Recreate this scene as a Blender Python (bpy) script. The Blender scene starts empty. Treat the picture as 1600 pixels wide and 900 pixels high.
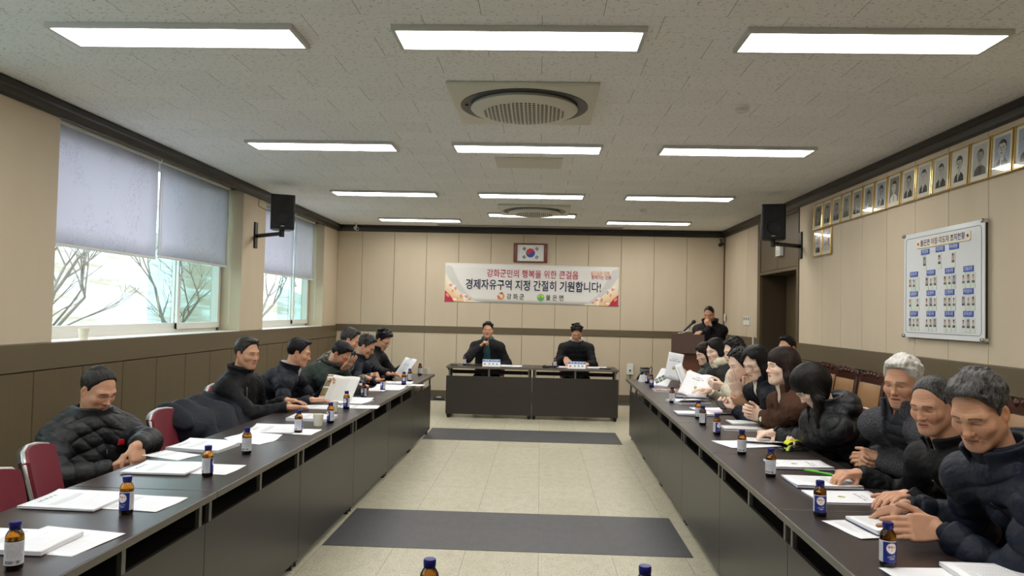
import bpy, bmesh, math, random
import numpy as np
from mathutils import Vector, Matrix

SC = bpy.context.scene
COL = SC.collection
random.seed(7)

# ------------------------------------------------------------------ camera
EYE = 1.485
CF, CYAW, CPIT, CROL = 1173.0, 0.0381, 0.0325, 0.0222
def cam_axes():
    cy, sy = math.cos(CYAW), math.sin(CYAW)
    f = np.array([-sy*math.cos(CPIT), cy*math.cos(CPIT), math.sin(CPIT)])
    r = np.array([cy, sy, 0.0]); u = np.cross(r, f)
    c, s = math.cos(CROL), math.sin(CROL)
    return c*r+s*u, -s*r+c*u, f
CR, CU, CFW = cam_axes()
cam_data = bpy.data.cameras.new('camera')
cam_data.sensor_width = 36.0
cam_data.lens = CF/1600.0*36.0
cam_data.clip_start = 0.05; cam_data.clip_end = 400
cam = bpy.data.objects.new('camera', cam_data); COL.objects.link(cam)
M3 = Matrix(((CR[0], CU[0], -CFW[0], 0), (CR[1], CU[1], -CFW[1], 0), (CR[2], CU[2], -CFW[2], EYE), (0, 0, 0, 1)))
cam.matrix_world = M3
SC.camera = cam

# ------------------------------------------------------------------ colour management, world
SC.view_settings.view_transform = 'Standard'
SC.view_settings.look = 'None'
SC.view_settings.gamma = 1.0
SC.view_settings.use_curve_mapping = False
SC.view_settings.exposure = 1.18
LAMP_STRENGTH = 9.5
SKY_STRENGTH = 2.1
world = bpy.data.worlds.new('winter_sky'); SC.world = world
world.use_nodes = True
wb = world.node_tree.nodes['Background']
wb.inputs[0].default_value = (0.86, 0.94, 1.0, 1); wb.inputs[1].default_value = SKY_STRENGTH
try:
    SC.cycles.max_bounces = 8; SC.cycles.diffuse_bounces = 4; SC.cycles.glossy_bounces = 3
    SC.cycles.transmission_bounces = 4; SC.cycles.transparent_max_bounces = 8
    SC.cycles.caustics_reflective = False; SC.cycles.caustics_refractive = False
except Exception:
    pass

def on_plane(p, axis, val):
    """world point where the sight line of photo pixel p meets the plane axis=val (a survey of the photo)"""
    d = CFW + (p[0]-800)/CF*CR - (p[1]-450)/CF*CU
    o = np.array([0, 0, EYE]); t = (val-o[axis])/d[axis]
    return o+t*d
def zp(x, y, z): return on_plane((x, y), 2, z)
def yp(x, y, v): return on_plane((x, y), 1, v)
def xp(x, y, v): return on_plane((x, y), 0, v)

# ------------------------------------------------------------------ shader mini language
def s2l(c): return c/12.92 if c <= 0.04045 else ((c+0.055)/1.055)**2.4
def rgb(r, g, b): return (s2l(r/255), s2l(g/255), s2l(b/255), 1.0)
class NT:
    def __init__(s, m):
        m.use_nodes = True; s.t = m.node_tree; s.n = s.t.nodes; s.l = s.t.links
        s.bsdf = s.n['Principled BSDF']; s.out = s.n['Material Output']
    def new(s, t, **k):
        n = s.n.new(t)
        for a, v in k.items(): setattr(n, a, v)
        return n
    def put(s, sock, v):
        if isinstance(v, V): s.l.new(v.k, sock)
        elif hasattr(v, 'is_output'): s.l.new(v, sock)
        else: sock.default_value = v
    def math(s, op, a, b=0.0, c=None):
        n = s.new('ShaderNodeMath', operation=op)
        s.put(n.inputs[0], a); s.put(n.inputs[1], b)
        if c is not None: s.put(n.inputs[2], c)
        return V(s, n.outputs[0])
    def coord(s, kind='Object'):
        n = s.new('ShaderNodeTexCoord'); return n.outputs[kind]
    def sep(s, v):
        n = s.new('ShaderNodeSeparateXYZ'); s.l.new(v, n.inputs[0]); return [V(s, o) for o in n.outputs]
    def comb(s, x, y, z):
        n = s.new('ShaderNodeCombineXYZ')
        for i, q in enumerate((x, y, z)): s.put(n.inputs[i], q)
        return n.outputs[0]
    def map(s, v, scale=(1, 1, 1), loc=(0, 0, 0)):
        n = s.new('ShaderNodeMapping'); s.l.new(v, n.inputs[0]); n.inputs['Scale'].default_value = scale; n.inputs['Location'].default_value = loc
        return n.outputs[0]
    def noise(s, v, scale, detail=2.0, rough=0.5):
        n = s.new('ShaderNodeTexNoise'); s.l.new(v, n.inputs['Vector'])
        n.inputs['Scale'].default_value = scale; n.inputs['Detail'].default_value = detail; n.inputs['Roughness'].default_value = rough
        return V(s, n.outputs[0])
    def mix(s, fac, a, b):
        n = s.new('ShaderNodeMix', data_type='RGBA')
        s.put(n.inputs[0], fac); s.put(n.inputs[6], a); s.put(n.inputs[7], b)
        return n.outputs[2]
    def bump(s, h, strength=0.3, dist=0.01):
        n = s.new('ShaderNodeBump'); n.inputs['Strength'].default_value = strength; n.inputs['Distance'].default_value = dist
        s.put(n.inputs['Height'], h); s.l.new(n.outputs[0], s.bsdf.inputs['Normal'])
    def attr(s, name):
        n = s.new('ShaderNodeAttribute'); n.attribute_name = name; return n
class V:
    def __init__(s, t, k): s.t = t; s.k = k
    def _o(s, op, b): return s.t.math(op, s, b)
    def __add__(s, b): return s._o('ADD', b)
    def __sub__(s, b): return s._o('SUBTRACT', b)
    def __mul__(s, b): return s._o('MULTIPLY', b)
    def __truediv__(s, b): return s._o('DIVIDE', b)
    def lt(s, b): return s._o('LESS_THAN', b)
    def gt(s, b): return s._o('GREATER_THAN', b)
    def abs(s): return s._o('ABSOLUTE', 0.0)
    def sin(s): return s._o('SINE', 0.0)
    def mod(s, b): return s._o('FLOORED_MODULO', b)
    def floor(s): return s._o('FLOOR', 0.0)
    def max(s, b): return s._o('MAXIMUM', b)
    def min(s, b): return s._o('MINIMUM', b)
    def step(s, a, b):
        n = s.t.new('ShaderNodeMapRange'); n.interpolation_type = 'SMOOTHSTEP'
        s.t.l.new(s.k, n.inputs[0]); n.inputs[1].default_value = a; n.inputs[2].default_value = b
        return V(s.t, n.outputs[0])
    def rmap(s, a, b, c, d):
        n = s.t.new('ShaderNodeMapRange'); s.t.l.new(s.k, n.inputs[0])
        for i, q in enumerate((a, b, c, d)): n.inputs[i+1].default_value = q
        return V(s.t, n.outputs[0])

def mat(name, col, rough=0.6, metal=0.0, spec=None, var=0.0, vscale=8.0, bump=0.0, bscale=60.0, bdist=0.004, stretch=(1, 1, 1), emit=None):
    m = bpy.data.materials.new(name); t = NT(m); b = t.bsdf
    b.inputs['Base Color'].default_value = col; b.inputs['Roughness'].default_value = rough; b.inputs['Metallic'].default_value = metal
    if spec is not None: b.inputs['Specular IOR Level'].default_value = spec
    if var or bump: v = t.map(t.coord(), stretch)
    if var:
        f = t.noise(v, vscale, 3.0)
        dk = tuple(c*(1-var) for c in col[:3])+(1,); lt = tuple(min(1, c*(1+var)) for c in col[:3])+(1,)
        t.put(b.inputs['Base Color'], t.mix(f, dk, lt))
    if bump: t.bump(t.noise(v, bscale, 3.0), bump, bdist)
    if emit:
        b.inputs['Emission Color'].default_value = emit[0]; b.inputs['Emission Strength'].default_value = emit[1]
    return m

# ------------------------------------------------------------------ mesh helpers
class MB:
    """collects shapes in one bmesh; build() links them as ONE mesh object"""
    def __init__(s): s.b = bmesh.new(); s.mi = 0
    def _done(s, fs):
        for f in fs: f.material_index = s.mi
    def quad(s, *pts):
        f = s.b.faces.new([s.b.verts.new(p) for p in pts]); f.material_index = s.mi; return f
    def box(s, x0, x1, y0, y1, z0, z1, M=None, bev=0.0, seg=2):
        vs = [s.b.verts.new((x, y, z)) for x in (x0, x1) for y in (y0, y1) for z in (z0, z1)]
        fs = [s.b.faces.new([vs[i] for i in q]) for q in ((0, 1, 3, 2), (4, 6, 7, 5), (0, 4, 5, 1), (2, 3, 7, 6), (0, 2, 6, 4), (1, 5, 7, 3))]
        s._done(fs)
        if bev > 0:
            es = list({e for f in fs for e in f.edges})
            r = bmesh.ops.bevel(s.b, geom=es, offset=bev, segments=seg, profile=0.5, affect='EDGES')
            s._done(r['faces']); vs = list({v for f in fs if f.is_valid for v in f.verts} | {v for f in r['faces'] for v in f.verts})
        if M is not None: bmesh.ops.transform(s.b, matrix=M, verts=[v for v in vs if v.is_valid])
        return s
    def prism(s, pts, z0, z1, M=None, cap=True):
        lo = [s.b.verts.new((p[0], p[1], z0)) for p in pts]; hi = [s.b.verts.new((p[0], p[1], z1)) for p in pts]
        n = len(pts); fs = [s.b.faces.new((lo[i], lo[(i+1) % n], hi[(i+1) % n], hi[i])) for i in range(n)]
        if cap: fs += [s.b.faces.new(hi), s.b.faces.new(lo[::-1])]
        s._done(fs)
        if M is not None: bmesh.ops.transform(s.b, matrix=M, verts=lo+hi)
        return s
    def poly(s, pts):
        f = s.b.faces.new([s.b.verts.new(p) for p in pts]); f.material_index = s.mi; return s
    def lathe(s, prof, n=24, M=None, cap=True):
        rings = []
        for r, z in prof: rings.append([s.b.verts.new((r*math.cos(2*math.pi*i/n), r*math.sin(2*math.pi*i/n), z)) for i in range(n)])
        fs = []
        for a, c in zip(rings, rings[1:]):
            for i in range(n): fs.append(s.b.faces.new((a[i], a[(i+1) % n], c[(i+1) % n], c[i])))
        if cap:
            if prof[0][0] > 1e-6: fs.append(s.b.faces.new(rings[0][::-1]))
            if prof[-1][0] > 1e-6: fs.append(s.b.faces.new(rings[-1]))
        s._done(fs)
        if M is not None: bmesh.ops.transform(s.b, matrix=M, verts=[v for r in rings for v in r])
        return s
    def tube(s, pts, r, n=8, closed=False):
        P = [Vector(p) for p in pts]; rings = []; N = len(P); up = None
        rr = r if isinstance(r, (list, tuple)) else [r]*N
        for i in range(N):
            t = ((P[(i+1) % N]-P[i-1]) if closed else (P[min(i+1, N-1)]-P[max(i-1, 0)])).normalized()
            if up is None: up = Vector((0, 0, 1)) if abs(t.z) < 0.9 else Vector((1, 0, 0))
            a = t.cross(up)
            if a.length < 1e-5: a = t.cross(Vector((0.3, 1, 0.2)))
            a.normalize(); b = a.cross(t).normalized(); up = b
            rings.append([s.b.verts.new(P[i]+rr[i]*(math.cos(2*math.pi*k/n)*a+math.sin(2*math.pi*k/n)*b)) for k in range(n)])
        fs = []
        for i in range(N if closed else N-1):
            A, B = rings[i], rings[(i+1) % N]
            for k in range(n): fs.append(s.b.faces.new((A[k], A[(k+1) % n], B[(k+1) % n], B[k])))
        if not closed: fs += [s.b.faces.new(rings[0][::-1]), s.b.faces.new(rings[-1])]
        s._done(fs); return s
    def grid(s, fn, nu, nv, thick=0.0):
        """surface fn(u,v) for u,v in 0..1, optionally with thickness"""
        g = [[Vector(fn(i/nu, j/nv)) for j in range(nv+1)] for i in range(nu+1)]
        A = [[s.b.verts.new(p) for p in row] for row in g]; fs = []
        for i in range(nu):
            for j in range(nv): fs.append(s.b.faces.new((A[i][j], A[i+1][j], A[i+1][j+1], A[i][j+1])))
        if thick:
            def nrm(i, j):
                a = g[min(i+1, nu)][j]-g[max(i-1, 0)][j]; b = g[i][min(j+1, nv)]-g[i][max(j-1, 0)]
                return a.cross(b).normalized()
            B = [[s.b.verts.new(g[i][j]-nrm(i, j)*thick) for j in range(nv+1)] for i in range(nu+1)]
            for i in range(nu):
                for j in range(nv): fs.append(s.b.faces.new((B[i][j], B[i][j+1], B[i+1][j+1], B[i+1][j])))
            for i in range(nu):
                fs.append(s.b.faces.new((A[i+1][0], A[i][0], B[i][0], B[i+1][0]))); fs.append(s.b.faces.new((A[i][nv], A[i+1][nv], B[i+1][nv], B[i][nv])))
            for j in range(nv):
                fs.append(s.b.faces.new((A[0][j], A[0][j+1], B[0][j+1], B[0][j]))); fs.append(s.b.faces.new((A[nu][j+1], A[nu][j], B[nu][j], B[nu][j+1])))
        s._done(fs); return s
    def build(s, name, mats, parent=None, smooth=False, loc=None, rotz=None, world=False):
        me = bpy.data.meshes.new(name); bmesh.ops.recalc_face_normals(s.b, faces=s.b.faces[:]) if not getattr(s, 'keepn', False) else None
        s.b.to_mesh(me); s.b.free()
        return link_mesh(name, me, mats, parent, smooth, loc, rotz)
def link_mesh(name, me, mats, parent=None, smooth=False, loc=None, rotz=None):
    for m in (mats if isinstance(mats, (list, tuple)) else [mats]): me.materials.append(m)
    if smooth:
        if smooth is True: me.shade_smooth()
        else:
            me.shade_smooth()
            try: me.set_sharp_from_angle(angle=math.radians(smooth))
            except Exception: pass
    o = bpy.data.objects.new(name, me); COL.objects.link(o)
    if loc is not None: o.location = loc
    if rotz is not None: o.rotation_euler = (0, 0, rotz)
    if parent is not None: o.parent = parent
    return o
def tag(o, label=None, cat=None, group=None, kind=None):
    if label: o['label'] = label
    if cat: o['category'] = cat
    if group: o['group'] = group
    if kind: o['kind'] = kind
    return o
def struct(o): o['kind'] = 'structure'; return o
def empty(name, label, cat, loc=(0, 0, 0), rotz=0.0, group=None):
    o = bpy.data.objects.new(name, None); COL.objects.link(o); o.location = loc; o.rotation_euler = (0, 0, rotz)
    o.empty_display_size = 0.1
    return tag(o, label, cat, group)
def dup(root, loc=None, rotz=None, label=None, group=None):
    r = root.copy(); COL.objects.link(r)
    if loc is not None: r.location = loc
    if rotz is not None: r.rotation_euler = (0, 0, rotz)
    if label: r['label'] = label
    if group: r['group'] = group
    def rec(src, dst):
        for ch in list(src.children):
            c = ch.copy(); COL.objects.link(c); c.parent = dst; rec(ch, c)
    rec(root, r)
    return r
def TR(x, y, z, rz=0.0, rx=0.0, ry=0.0):
    return Matrix.Translation((x, y, z)) @ Matrix.Rotation(rz, 4, 'Z') @ Matrix.Rotation(ry, 4, 'Y') @ Matrix.Rotation(rx, 4, 'X')
def text_mesh(name, s, size, M, material, parent=None, bold=0.0, align='CENTER', ext=0.0, sx=1.0, xw=None):
    """lettering as a real mesh; the text plane is the local XY plane of M; xw scales it to a given width"""
    c = bpy.data.curves.new(name, 'FONT'); c.body = s; c.size = size; c.align_x = align; c.align_y = 'CENTER'; c.offset = bold; c.extrude = ext
    c.resolution_u = 3
    o = bpy.data.objects.new(name, c); COL.objects.link(o)
    bpy.context.view_layer.update()
    dg = bpy.context.evaluated_depsgraph_get()
    me = bpy.data.meshes.new_from_object(o.evaluated_get(dg))
    bpy.data.objects.remove(o); bpy.data.curves.remove(c)
    me.materials.clear()
    if xw and len(me.vertices):
        xs = [v.co.x for v in me.vertices]; sx = xw/max(1e-6, max(xs)-min(xs))
    me.transform(M @ Matrix.Diagonal((sx, 1, 1, 1)))
    me.name = name
    return link_mesh(name, me, material, parent)
# ------------------------------------------------------------------ room materials
XL, XR, YB, YF, HC = -3.53, 3.12, 12.9, -1.6, 2.944
def m_wallpaper():
    m = bpy.data.materials.new('beige_fabric_panel'); t = NT(m); v = t.coord()
    f = t.noise(t.map(v, (1, 1, 0.35)), 3.0, 4.0) ; g = t.noise(t.map(v, (160, 160, 18)), 1.0, 1.0)
    c = t.mix(f, rgb(194, 178, 152), rgb(207, 193, 169))
    t.put(t.bsdf.inputs['Base Color'], c); t.bsdf.inputs['Roughness'].default_value = 0.75
    t.bump(g, 0.12, 0.002); return m
def m_ceiling():
    m = bpy.data.materials.new('fissured_ceiling_tile'); t = NT(m); v = t.coord()
    x, y, z = t.sep(v)
    row = (y/0.3033).floor(); off = row.mod(2.0)*0.3
    sx = ((x+off+0.02)/0.6).mod(1.0); sy = (y/0.3033).mod(1.0)
    seam = (sx.min(sx*-1.0+1.0)*0.6).lt(0.0016).max((sy.min(sy*-1.0+1.0)*0.3).lt(0.0010)*0.45)
    n1 = t.noise(t.map(v, (36, 84, 1)), 1.0, 2.0, 0.5); n2 = t.noise(t.map(v, (60, 110, 1)), 1.0, 1.0)
    worm = n1.step(0.59, 0.64)*n2.step(0.44, 0.56)
    wn = t.new('ShaderNodeTexWhiteNoise', noise_dimensions='2D')
    t.l.new(t.comb(((x+off+0.02)/0.6).floor(), row, 0.0), wn.inputs['Vector'])
    base = t.mix(V(t, wn.outputs[0]), rgb(237, 238, 239), rgb(242, 243, 244))
    c = t.mix(worm*0.62, base, rgb(112, 107, 100)); c2 = t.mix(seam*0.75, c, rgb(120, 115, 108))
    t.put(t.bsdf.inputs['Base Color'], c2); t.bsdf.inputs['Roughness'].default_value = 0.9
    t.bump(worm*-1.0, 0.4, 0.004); return m
def m_floor(name, c0, c1, ce, rough, speck=1.0):
    m = bpy.data.materials.new(name); t = NT(m); v = t.coord(); x, y, z = t.sep(v)
    gx = ((x-0.02)/0.452).mod(1.0); gy = ((y-0.19)/0.452).mod(1.0)
    seam = ((gx.min(gx*-1.0+1.0)*0.452).lt(0.0016)).max((gy.min(gy*-1.0+1.0)*0.452).lt(0.0009)*0.5)
    wn = t.new('ShaderNodeTexWhiteNoise', noise_dimensions='2D')
    t.l.new(t.comb(((x-0.02)/0.452).floor(), ((y-0.19)/0.452).floor(), 0.0), wn.inputs['Vector'])
    base = t.mix(V(t, wn.outputs[0]), c0, c1)
    n = t.noise(t.map(v, (90, 60, 1)), 1.0, 2.0, 0.7); n2 = t.noise(t.map(v, (16, 9, 1)), 1.0, 4.0, 0.65)
    sp = n.step(0.50, 0.64)*0.50*speck + n2.step(0.35, 0.75)*0.26
    c = t.mix(sp, base, ce); c2 = t.mix(seam*0.7, c, rgb(60, 56, 48))
    t.put(t.bsdf.inputs['Base Color'], c2); t.bsdf.inputs['Roughness'].default_value = rough
    return m
M_WALL = m_wallpaper(); M_CEIL = m_ceiling()
M_FLOOR = m_floor('speckled_vinyl_tile', rgb(190, 185, 161), rgb(197, 192, 169), rgb(128, 120, 98), 0.42)
M_DARKTILE = m_floor('charcoal_vinyl_tile', rgb(64, 64, 66), rgb(70, 70, 72), rgb(92, 92, 92), 0.5, 0.6)
M_OLIVE = mat('olive_brown_laminate', rgb(97, 84, 61), 0.45, var=0.08, vscale=3, stretch=(14, 14, 0.6), bump=0.05, bscale=30)
M_RAIL = mat('olive_brown_rail', rgb(99, 87, 65), 0.45, var=0.06, vscale=3, stretch=(10, 1, 10))
M_CROWN = mat('dark_wood_cornice', rgb(38, 34, 33), 0.4, var=0.1, vscale=4, stretch=(8, 1, 8))
M_SEAM = mat('dark_groove', rgb(46, 38, 28), 0.8)
M_BACKING = mat('panel_joint_backing', rgb(132, 116, 86), 0.85)
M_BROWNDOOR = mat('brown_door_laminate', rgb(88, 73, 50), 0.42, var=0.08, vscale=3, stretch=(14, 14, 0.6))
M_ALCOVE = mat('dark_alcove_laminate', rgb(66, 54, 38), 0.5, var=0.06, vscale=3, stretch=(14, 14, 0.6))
M_WHITEPL = mat('white_plastic', rgb(225, 225, 220), 0.4)
M_OFFW = mat('off_white_plastic', rgb(206, 204, 192), 0.42)
M_BLACKPL = mat('black_plastic', rgb(22, 22, 24), 0.38)
M_BLACKMT = mat('black_metal', rgb(24, 24, 25), 0.35, 0.3)
M_CHROME = mat('chrome', rgb(205, 205, 208), 0.18, 1.0)
M_SILVER = mat('brushed_silver', rgb(170, 170, 172), 0.35, 0.9)

# ------------------------------------------------------------------ floor, ceiling, walls
b = MB(); b.box(XL-0.4, XR+0.6, YF-0.1, YB+0.1, -0.1, 0.0); struct(b.build('floor', M_FLOOR))
for nm, y0, y1, x0, x1 in (('trim_1', 4.71, 5.60, -1.335, 0.975), ('trim_2', 8.68, 9.53, -1.335, 0.975), ('trim_3', 12.42, 12.9, XL, XR)):
    b = MB(); b.box(x0, x1, y0, y1, 0.0, 0.002); o = struct(b.build(nm, M_DARKTILE)); o['label'] = 'charcoal vinyl tile strip laid in the pale floor'
b = MB(); b.box(XL-0.4, XR+0.6, YF-0.1, YB+0.1, HC, HC+0.1); struct(b.build('ceiling', M_CEIL))

def panels(b, axis, face, depth, cuts, z0, z1, gap=0.006, bev=0.003):
    """row of wall panels between the cuts; axis 'x' = wall facing y"""
    for a, c in zip(cuts, cuts[1:]):
        if axis == 'y': b.box(min(face, face+depth), max(face, face+depth), a+gap/2, c-gap/2, z0, z1, bev=bev, seg=1)
        else: b.box(a+gap/2, c-gap/2, min(face, face+depth), max(face, face+depth), z0, z1, bev=bev, seg=1)
# back wall
cx = [XL]+[-3.10+0.5585*i for i in range(11)]+[XR]
b = MB(); b.box(XL-0.4, XR+0.6, YB, YB+0.12, 0, HC)
bw = struct(b.build('wall_back', M_BACKING))
b = MB(); panels(b, 'x', YB, -0.018, cx, 1.22, 2.86); panels(b, 'x', YB, -0.018, cx, 0.12, 1.11)
o = struct(b.build('wall_back_panelling', M_WALL)); o.parent = bw
b = MB(); b.box(XL, XR, YB-0.03, YB, 1.108, 1.222, bev=0.004); struct(b.build('trim_4', M_RAIL))
b = MB(); b.box(XL, XR, YB-0.03, YB, 0, 0.125, bev=0.004); struct(b.build('baseboard_back', M_RAIL))
# left wall: openings for two windows and an unseen one added for daylight
W1, W2, W3 = (5.32, 8.72), (9.45, 12.06), (0.9, 4.30)
ZS = 1.195
b = MB()
b.box(XL-0.34, XL-0.004, YF, YB, 0, ZS-0.01)
for y0, y1 in ((YF, W3[0]), (W3[1], W1[0]), (W1[1], W2[0]), (W2[1], YB)): b.box(XL-0.34, XL-0.02, y0+0.012, y1-0.012, ZS-0.01, HC)
b.box(XL-0.34, XL-0.02, YF, YB, 2.90, HC)
wl = struct(b.build('wall_left', M_BACKING))
b = MB()
cy = [YF, -0.2, 0.9, 2.0, 3.1, 4.2, W1[0]]
panels(b, 'y', XL, -0.02, [YF, W3[0]], ZS, 2.86, gap=0.002); panels(b, 'y', XL, -0.02, [W3[1], W1[0]], ZS, 2.86, gap=0.002)
for q in W3: b.box(XL-0.30, XL-0.02, q-0.012 if q > 2 else q-0.012, q+0.012, ZS, 2.9)
b.box(XL-0.30, XL-0.02, W1[0]-0.012, W1[0], ZS, 2.9)
b.box(XL-0.30, XL, W1[1], W2[0], ZS, 2.86, bev=0.004); b.box(XL-0.30, XL, W2[1], YB, ZS, 2.86, bev=0.004)
o = struct(b.build('wall_left_panelling', M_WALL)); o.parent = wl
b = MB(); b.box(XL-0.02, XL+0.022, YF, YB, 1.005, ZS, bev=0.004); struct(b.build('trim_5', M_RAIL))
b = MB(); b.box(XL-0.02, XL-0.003, YF, YB, 0, 1.0); b2 = struct(b.build('trim_6', M_SEAM))
b = MB(); panels(b, 'y', XL-0.004, 0.02, [YF]+[-0.48+0.56*i for i in range(24)]+[YB], 0.09, 0.998, gap=0.008)
o = struct(b.build('wainscot', M_OLIVE)); o.parent = b2
b = MB(); b.box(XL-0.02, XL+0.02, YF, YB, 0, 0.09, bev=0.004); struct(b.build('baseboard_left', M_RAIL))
# right wall with a door alcove
AY0, AY1, AZ = 9.19, 10.84, 2.085
b = MB(); b.box(XR+0.02, XR+0.14, YF, AY0, 0, HC); b.box(XR+0.02, XR+0.14, AY1, YB, 0, HC); b.box(XR+0.02, XR+0.14, AY0, AY1, AZ+0.02, HC)
wr = struct(b.build('wall_right', M_BACKING))
b = MB(); panels(b, 'y', XR, 0.02, [YF]+[-0.82+0.5145*i for i in range(19)]+[AY0], ZS, 2.86)
panels(b, 'y', XR, 0.02, [AY1+0.06, 11.47, YB-0.035], ZS, 2.86)
o = struct(b.build('wall_right_panelling', M_WALL)); o.parent = wr
b = MB(); b.box(XR-0.015, XR+0.03, YF, AY0, 1.005, ZS, bev=0.004); b.box(XR-0.015, XR+0.03, AY1, YB, 1.005, ZS, bev=0.004); struct(b.build('trim_7', M_RAIL))
b = MB(); b.box(XR+0.005, XR+0.022, YF, AY0, 0, 1.0); b.box(XR+0.005, XR+0.022, AY1, YB, 0, 1.0); b2 = struct(b.build('trim_8', M_SEAM))
b = MB(); panels(b, 'y', XR+0.006, -0.02, [YF]+[-0.82+0.5145*i for i in range(19)]+[AY0], 0.09, 0.998, gap=0.008); panels(b, 'y', XR+0.006, -0.02, [AY1, 11.47, 12.1, YB], 0.09, 0.998, gap=0.008)
o = struct(b.build('wainscot', M_OLIVE)); o.parent = b2
b = MB(); b.box(XR-0.02, XR+0.02, YF, AY0, 0, 0.09, bev=0.004); b.box(XR-0.02, XR+0.02, AY1, YB, 0, 0.09, bev=0.004); struct(b.build('baseboard_right', M_RAIL))
b = MB(); b.box(XR-0.02, XR+0.03, YB-0.06, YB-0.018, 1.2, 2.84, bev=0.004); struct(b.build('trim_9', mat('reddish_brown_post', rgb(112, 84, 58), 0.5)))
# alcove lining, panels over the door
b = MB()
b.box(XR-0.012, XR+0.03, AY0, AY0+0.07, 0, 2.84, bev=0.003); b.box(XR-0.012, XR+0.03, AY1-0.07, AY1+0.06, 0, 2.84, bev=0.003)
b.box(XR-0.012, XR+0.03, AY0+0.07, AY1-0.07, AZ, AZ+0.04, bev=0.003)
struct(b.build('trim_10', M_BROWNDOOR))
b = MB(); panels(b, 'y', XR-0.002, 0.02, [AY0+0.07, 10.02, AY1-0.07], AZ+0.045, 2.84, gap=0.012)
struct(b.build('trim_11', M_BROWNDOOR))
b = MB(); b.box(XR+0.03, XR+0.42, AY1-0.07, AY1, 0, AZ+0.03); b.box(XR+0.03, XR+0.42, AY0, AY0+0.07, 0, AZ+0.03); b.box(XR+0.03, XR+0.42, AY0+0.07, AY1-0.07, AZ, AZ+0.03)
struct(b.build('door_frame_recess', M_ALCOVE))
b = MB(); b.box(XR+0.36, XR+0.42, AY0+0.07, AY1-0.07, 0, AZ); d1 = struct(b.build('door_1', M_BROWNDOOR))
b = MB(); b.box(XR+0.352, XR+0.362, AY0+0.10, 9.98, 0.01, AZ-0.03, bev=0.003); b.box(XR+0.352, XR+0.362, 9.99, AY1-0.10, 0.01, AZ-0.03, bev=0.003); o = struct(b.build('door_leaf', M_BROWNDOOR)); o.parent = d1
b = MB(); b.tube([(XR+0.352, 9.9, 1.0), (XR+0.30, 9.9, 1.0), (XR+0.30, 9.78, 1.0)], 0.011); o = struct(b.build('door_handle', M_SILVER, smooth=True)); o.parent = d1
# wall behind the camera
b = MB(); b.box(XL-0.4, XR+0.6, YF-0.12, YF, 0, HC); struct(b.build('wall_front', M_WALL))
# cornice
def cornice(nm, x0, x1, y0, y1, s):
    b = MB(); ax = 'y' if s in ('L', 'R') else 'x'
    prof = [(0, 0), (0.055, 0), (0.06, 0.012), (0.06, 0.05), (0.042, 0.058), (0.036, 0.075), (0.03, 0.098), (0.018, 0.112), (0, 0.114)]  # out from wall, down
    pts = []
    def P(o, d, e):
        if s == 'L': return (x0+o, y0 if e == 0 else y1, HC-d)
        if s == 'R': return (x1-o, y0 if e == 0 else y1, HC-d)
        if s == 'B': return (x0 if e == 0 else x1, y1-o, HC-d)
        return (x0 if e == 0 else x1, y0+o, HC-d)
    A = [b.b.verts.new(P(o, d, 0)) for o, d in prof]; B = [b.b.verts.new(P(o, d, 1)) for o, d in prof]
    n = len(prof)
    for i in range(n): b.b.faces.new((A[i], A[(i+1) % n], B[(i+1) % n], B[i]))
    b.b.faces.new(A[::-1]); b.b.faces.new(B)
    return struct(b.build(nm, M_CROWN))
cornice('trim_12', XL, 0, YF, YB, 'L'); cornice('trim_13', 0, XR, YF, YB, 'R'); cornice('trim_14', XL, XR, 0, YB-0.002, 'B')

# ------------------------------------------------------------------ windows and blinds
M_SASH = mat('white_window_sash', rgb(222, 220, 212), 0.4)
def m_glass(name, tint, alpha_mix):
    m = bpy.data.materials.new(name); t = NT(m); n, l = t.n, t.l
    tr = t.new('ShaderNodeBsdfTransparent'); tr.inputs[0].default_value = tint
    gl = t.new('ShaderNodeBsdfGlossy'); gl.inputs['Roughness'].default_value = 0.03; gl.inputs[0].default_value = (1, 1, 1, 1)
    mx = t.new('ShaderNodeMixShader'); mx.inputs[0].default_value = alpha_mix
    l.new(tr.outputs[0], mx.inputs[1]); l.new(gl.outputs[0], mx.inputs[2]); l.new(mx.outputs[0], t.out.inputs[0]); return m
M_GLASS = m_glass('clear_window_glass', (0.955, 0.985, 0.985, 1), 0.04)
M_TEAL = m_glass('teal_tinted_glass', (0.80, 0.90, 0.90, 1), 0.05)
M_SCREEN = m_glass('grey_insect_screen', (0.82, 0.83, 0.79, 1), 0.0)
def m_blind():
    m = bpy.data.materials.new('pale_lavender_blind'); t = NT(m); v = t.coord()
    n1 = t.noise(t.map(v, (1, 13, 13)), 1.0, 2.0); ring = ((n1*34.0).sin()).step(0.55, 0.95)
    mask = t.noise(t.map(v, (1, 3.2, 3.2), (0, 3, 1)), 1.0, 1.0).step(0.46, 0.6)
    w = t.noise(v, 700.0, 1.0)
    c = t.mix(ring*mask*0.55+w*0.1, rgb(232, 231, 240), rgb(208, 207, 222))
    d = t.new('ShaderNodeBsdfDiffuse'); tr = t.new('ShaderNodeBsdfTranslucent'); mx = t.new('ShaderNodeMixShader'); mx.inputs[0].default_value = 0.42
    t.l.new(c, d.inputs[0]); t.l.new(c, tr.inputs[0]); t.l.new(d.outputs[0], mx.inputs[1]); t.l.new(tr.outputs[0], mx.inputs[2]); t.l.new(mx.outputs[0], t.out.inputs[0])
    return m
M_BLIND = m_blind()
M_CORD = mat('cream_cord', rgb(214, 208, 190), 0.6)
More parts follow.
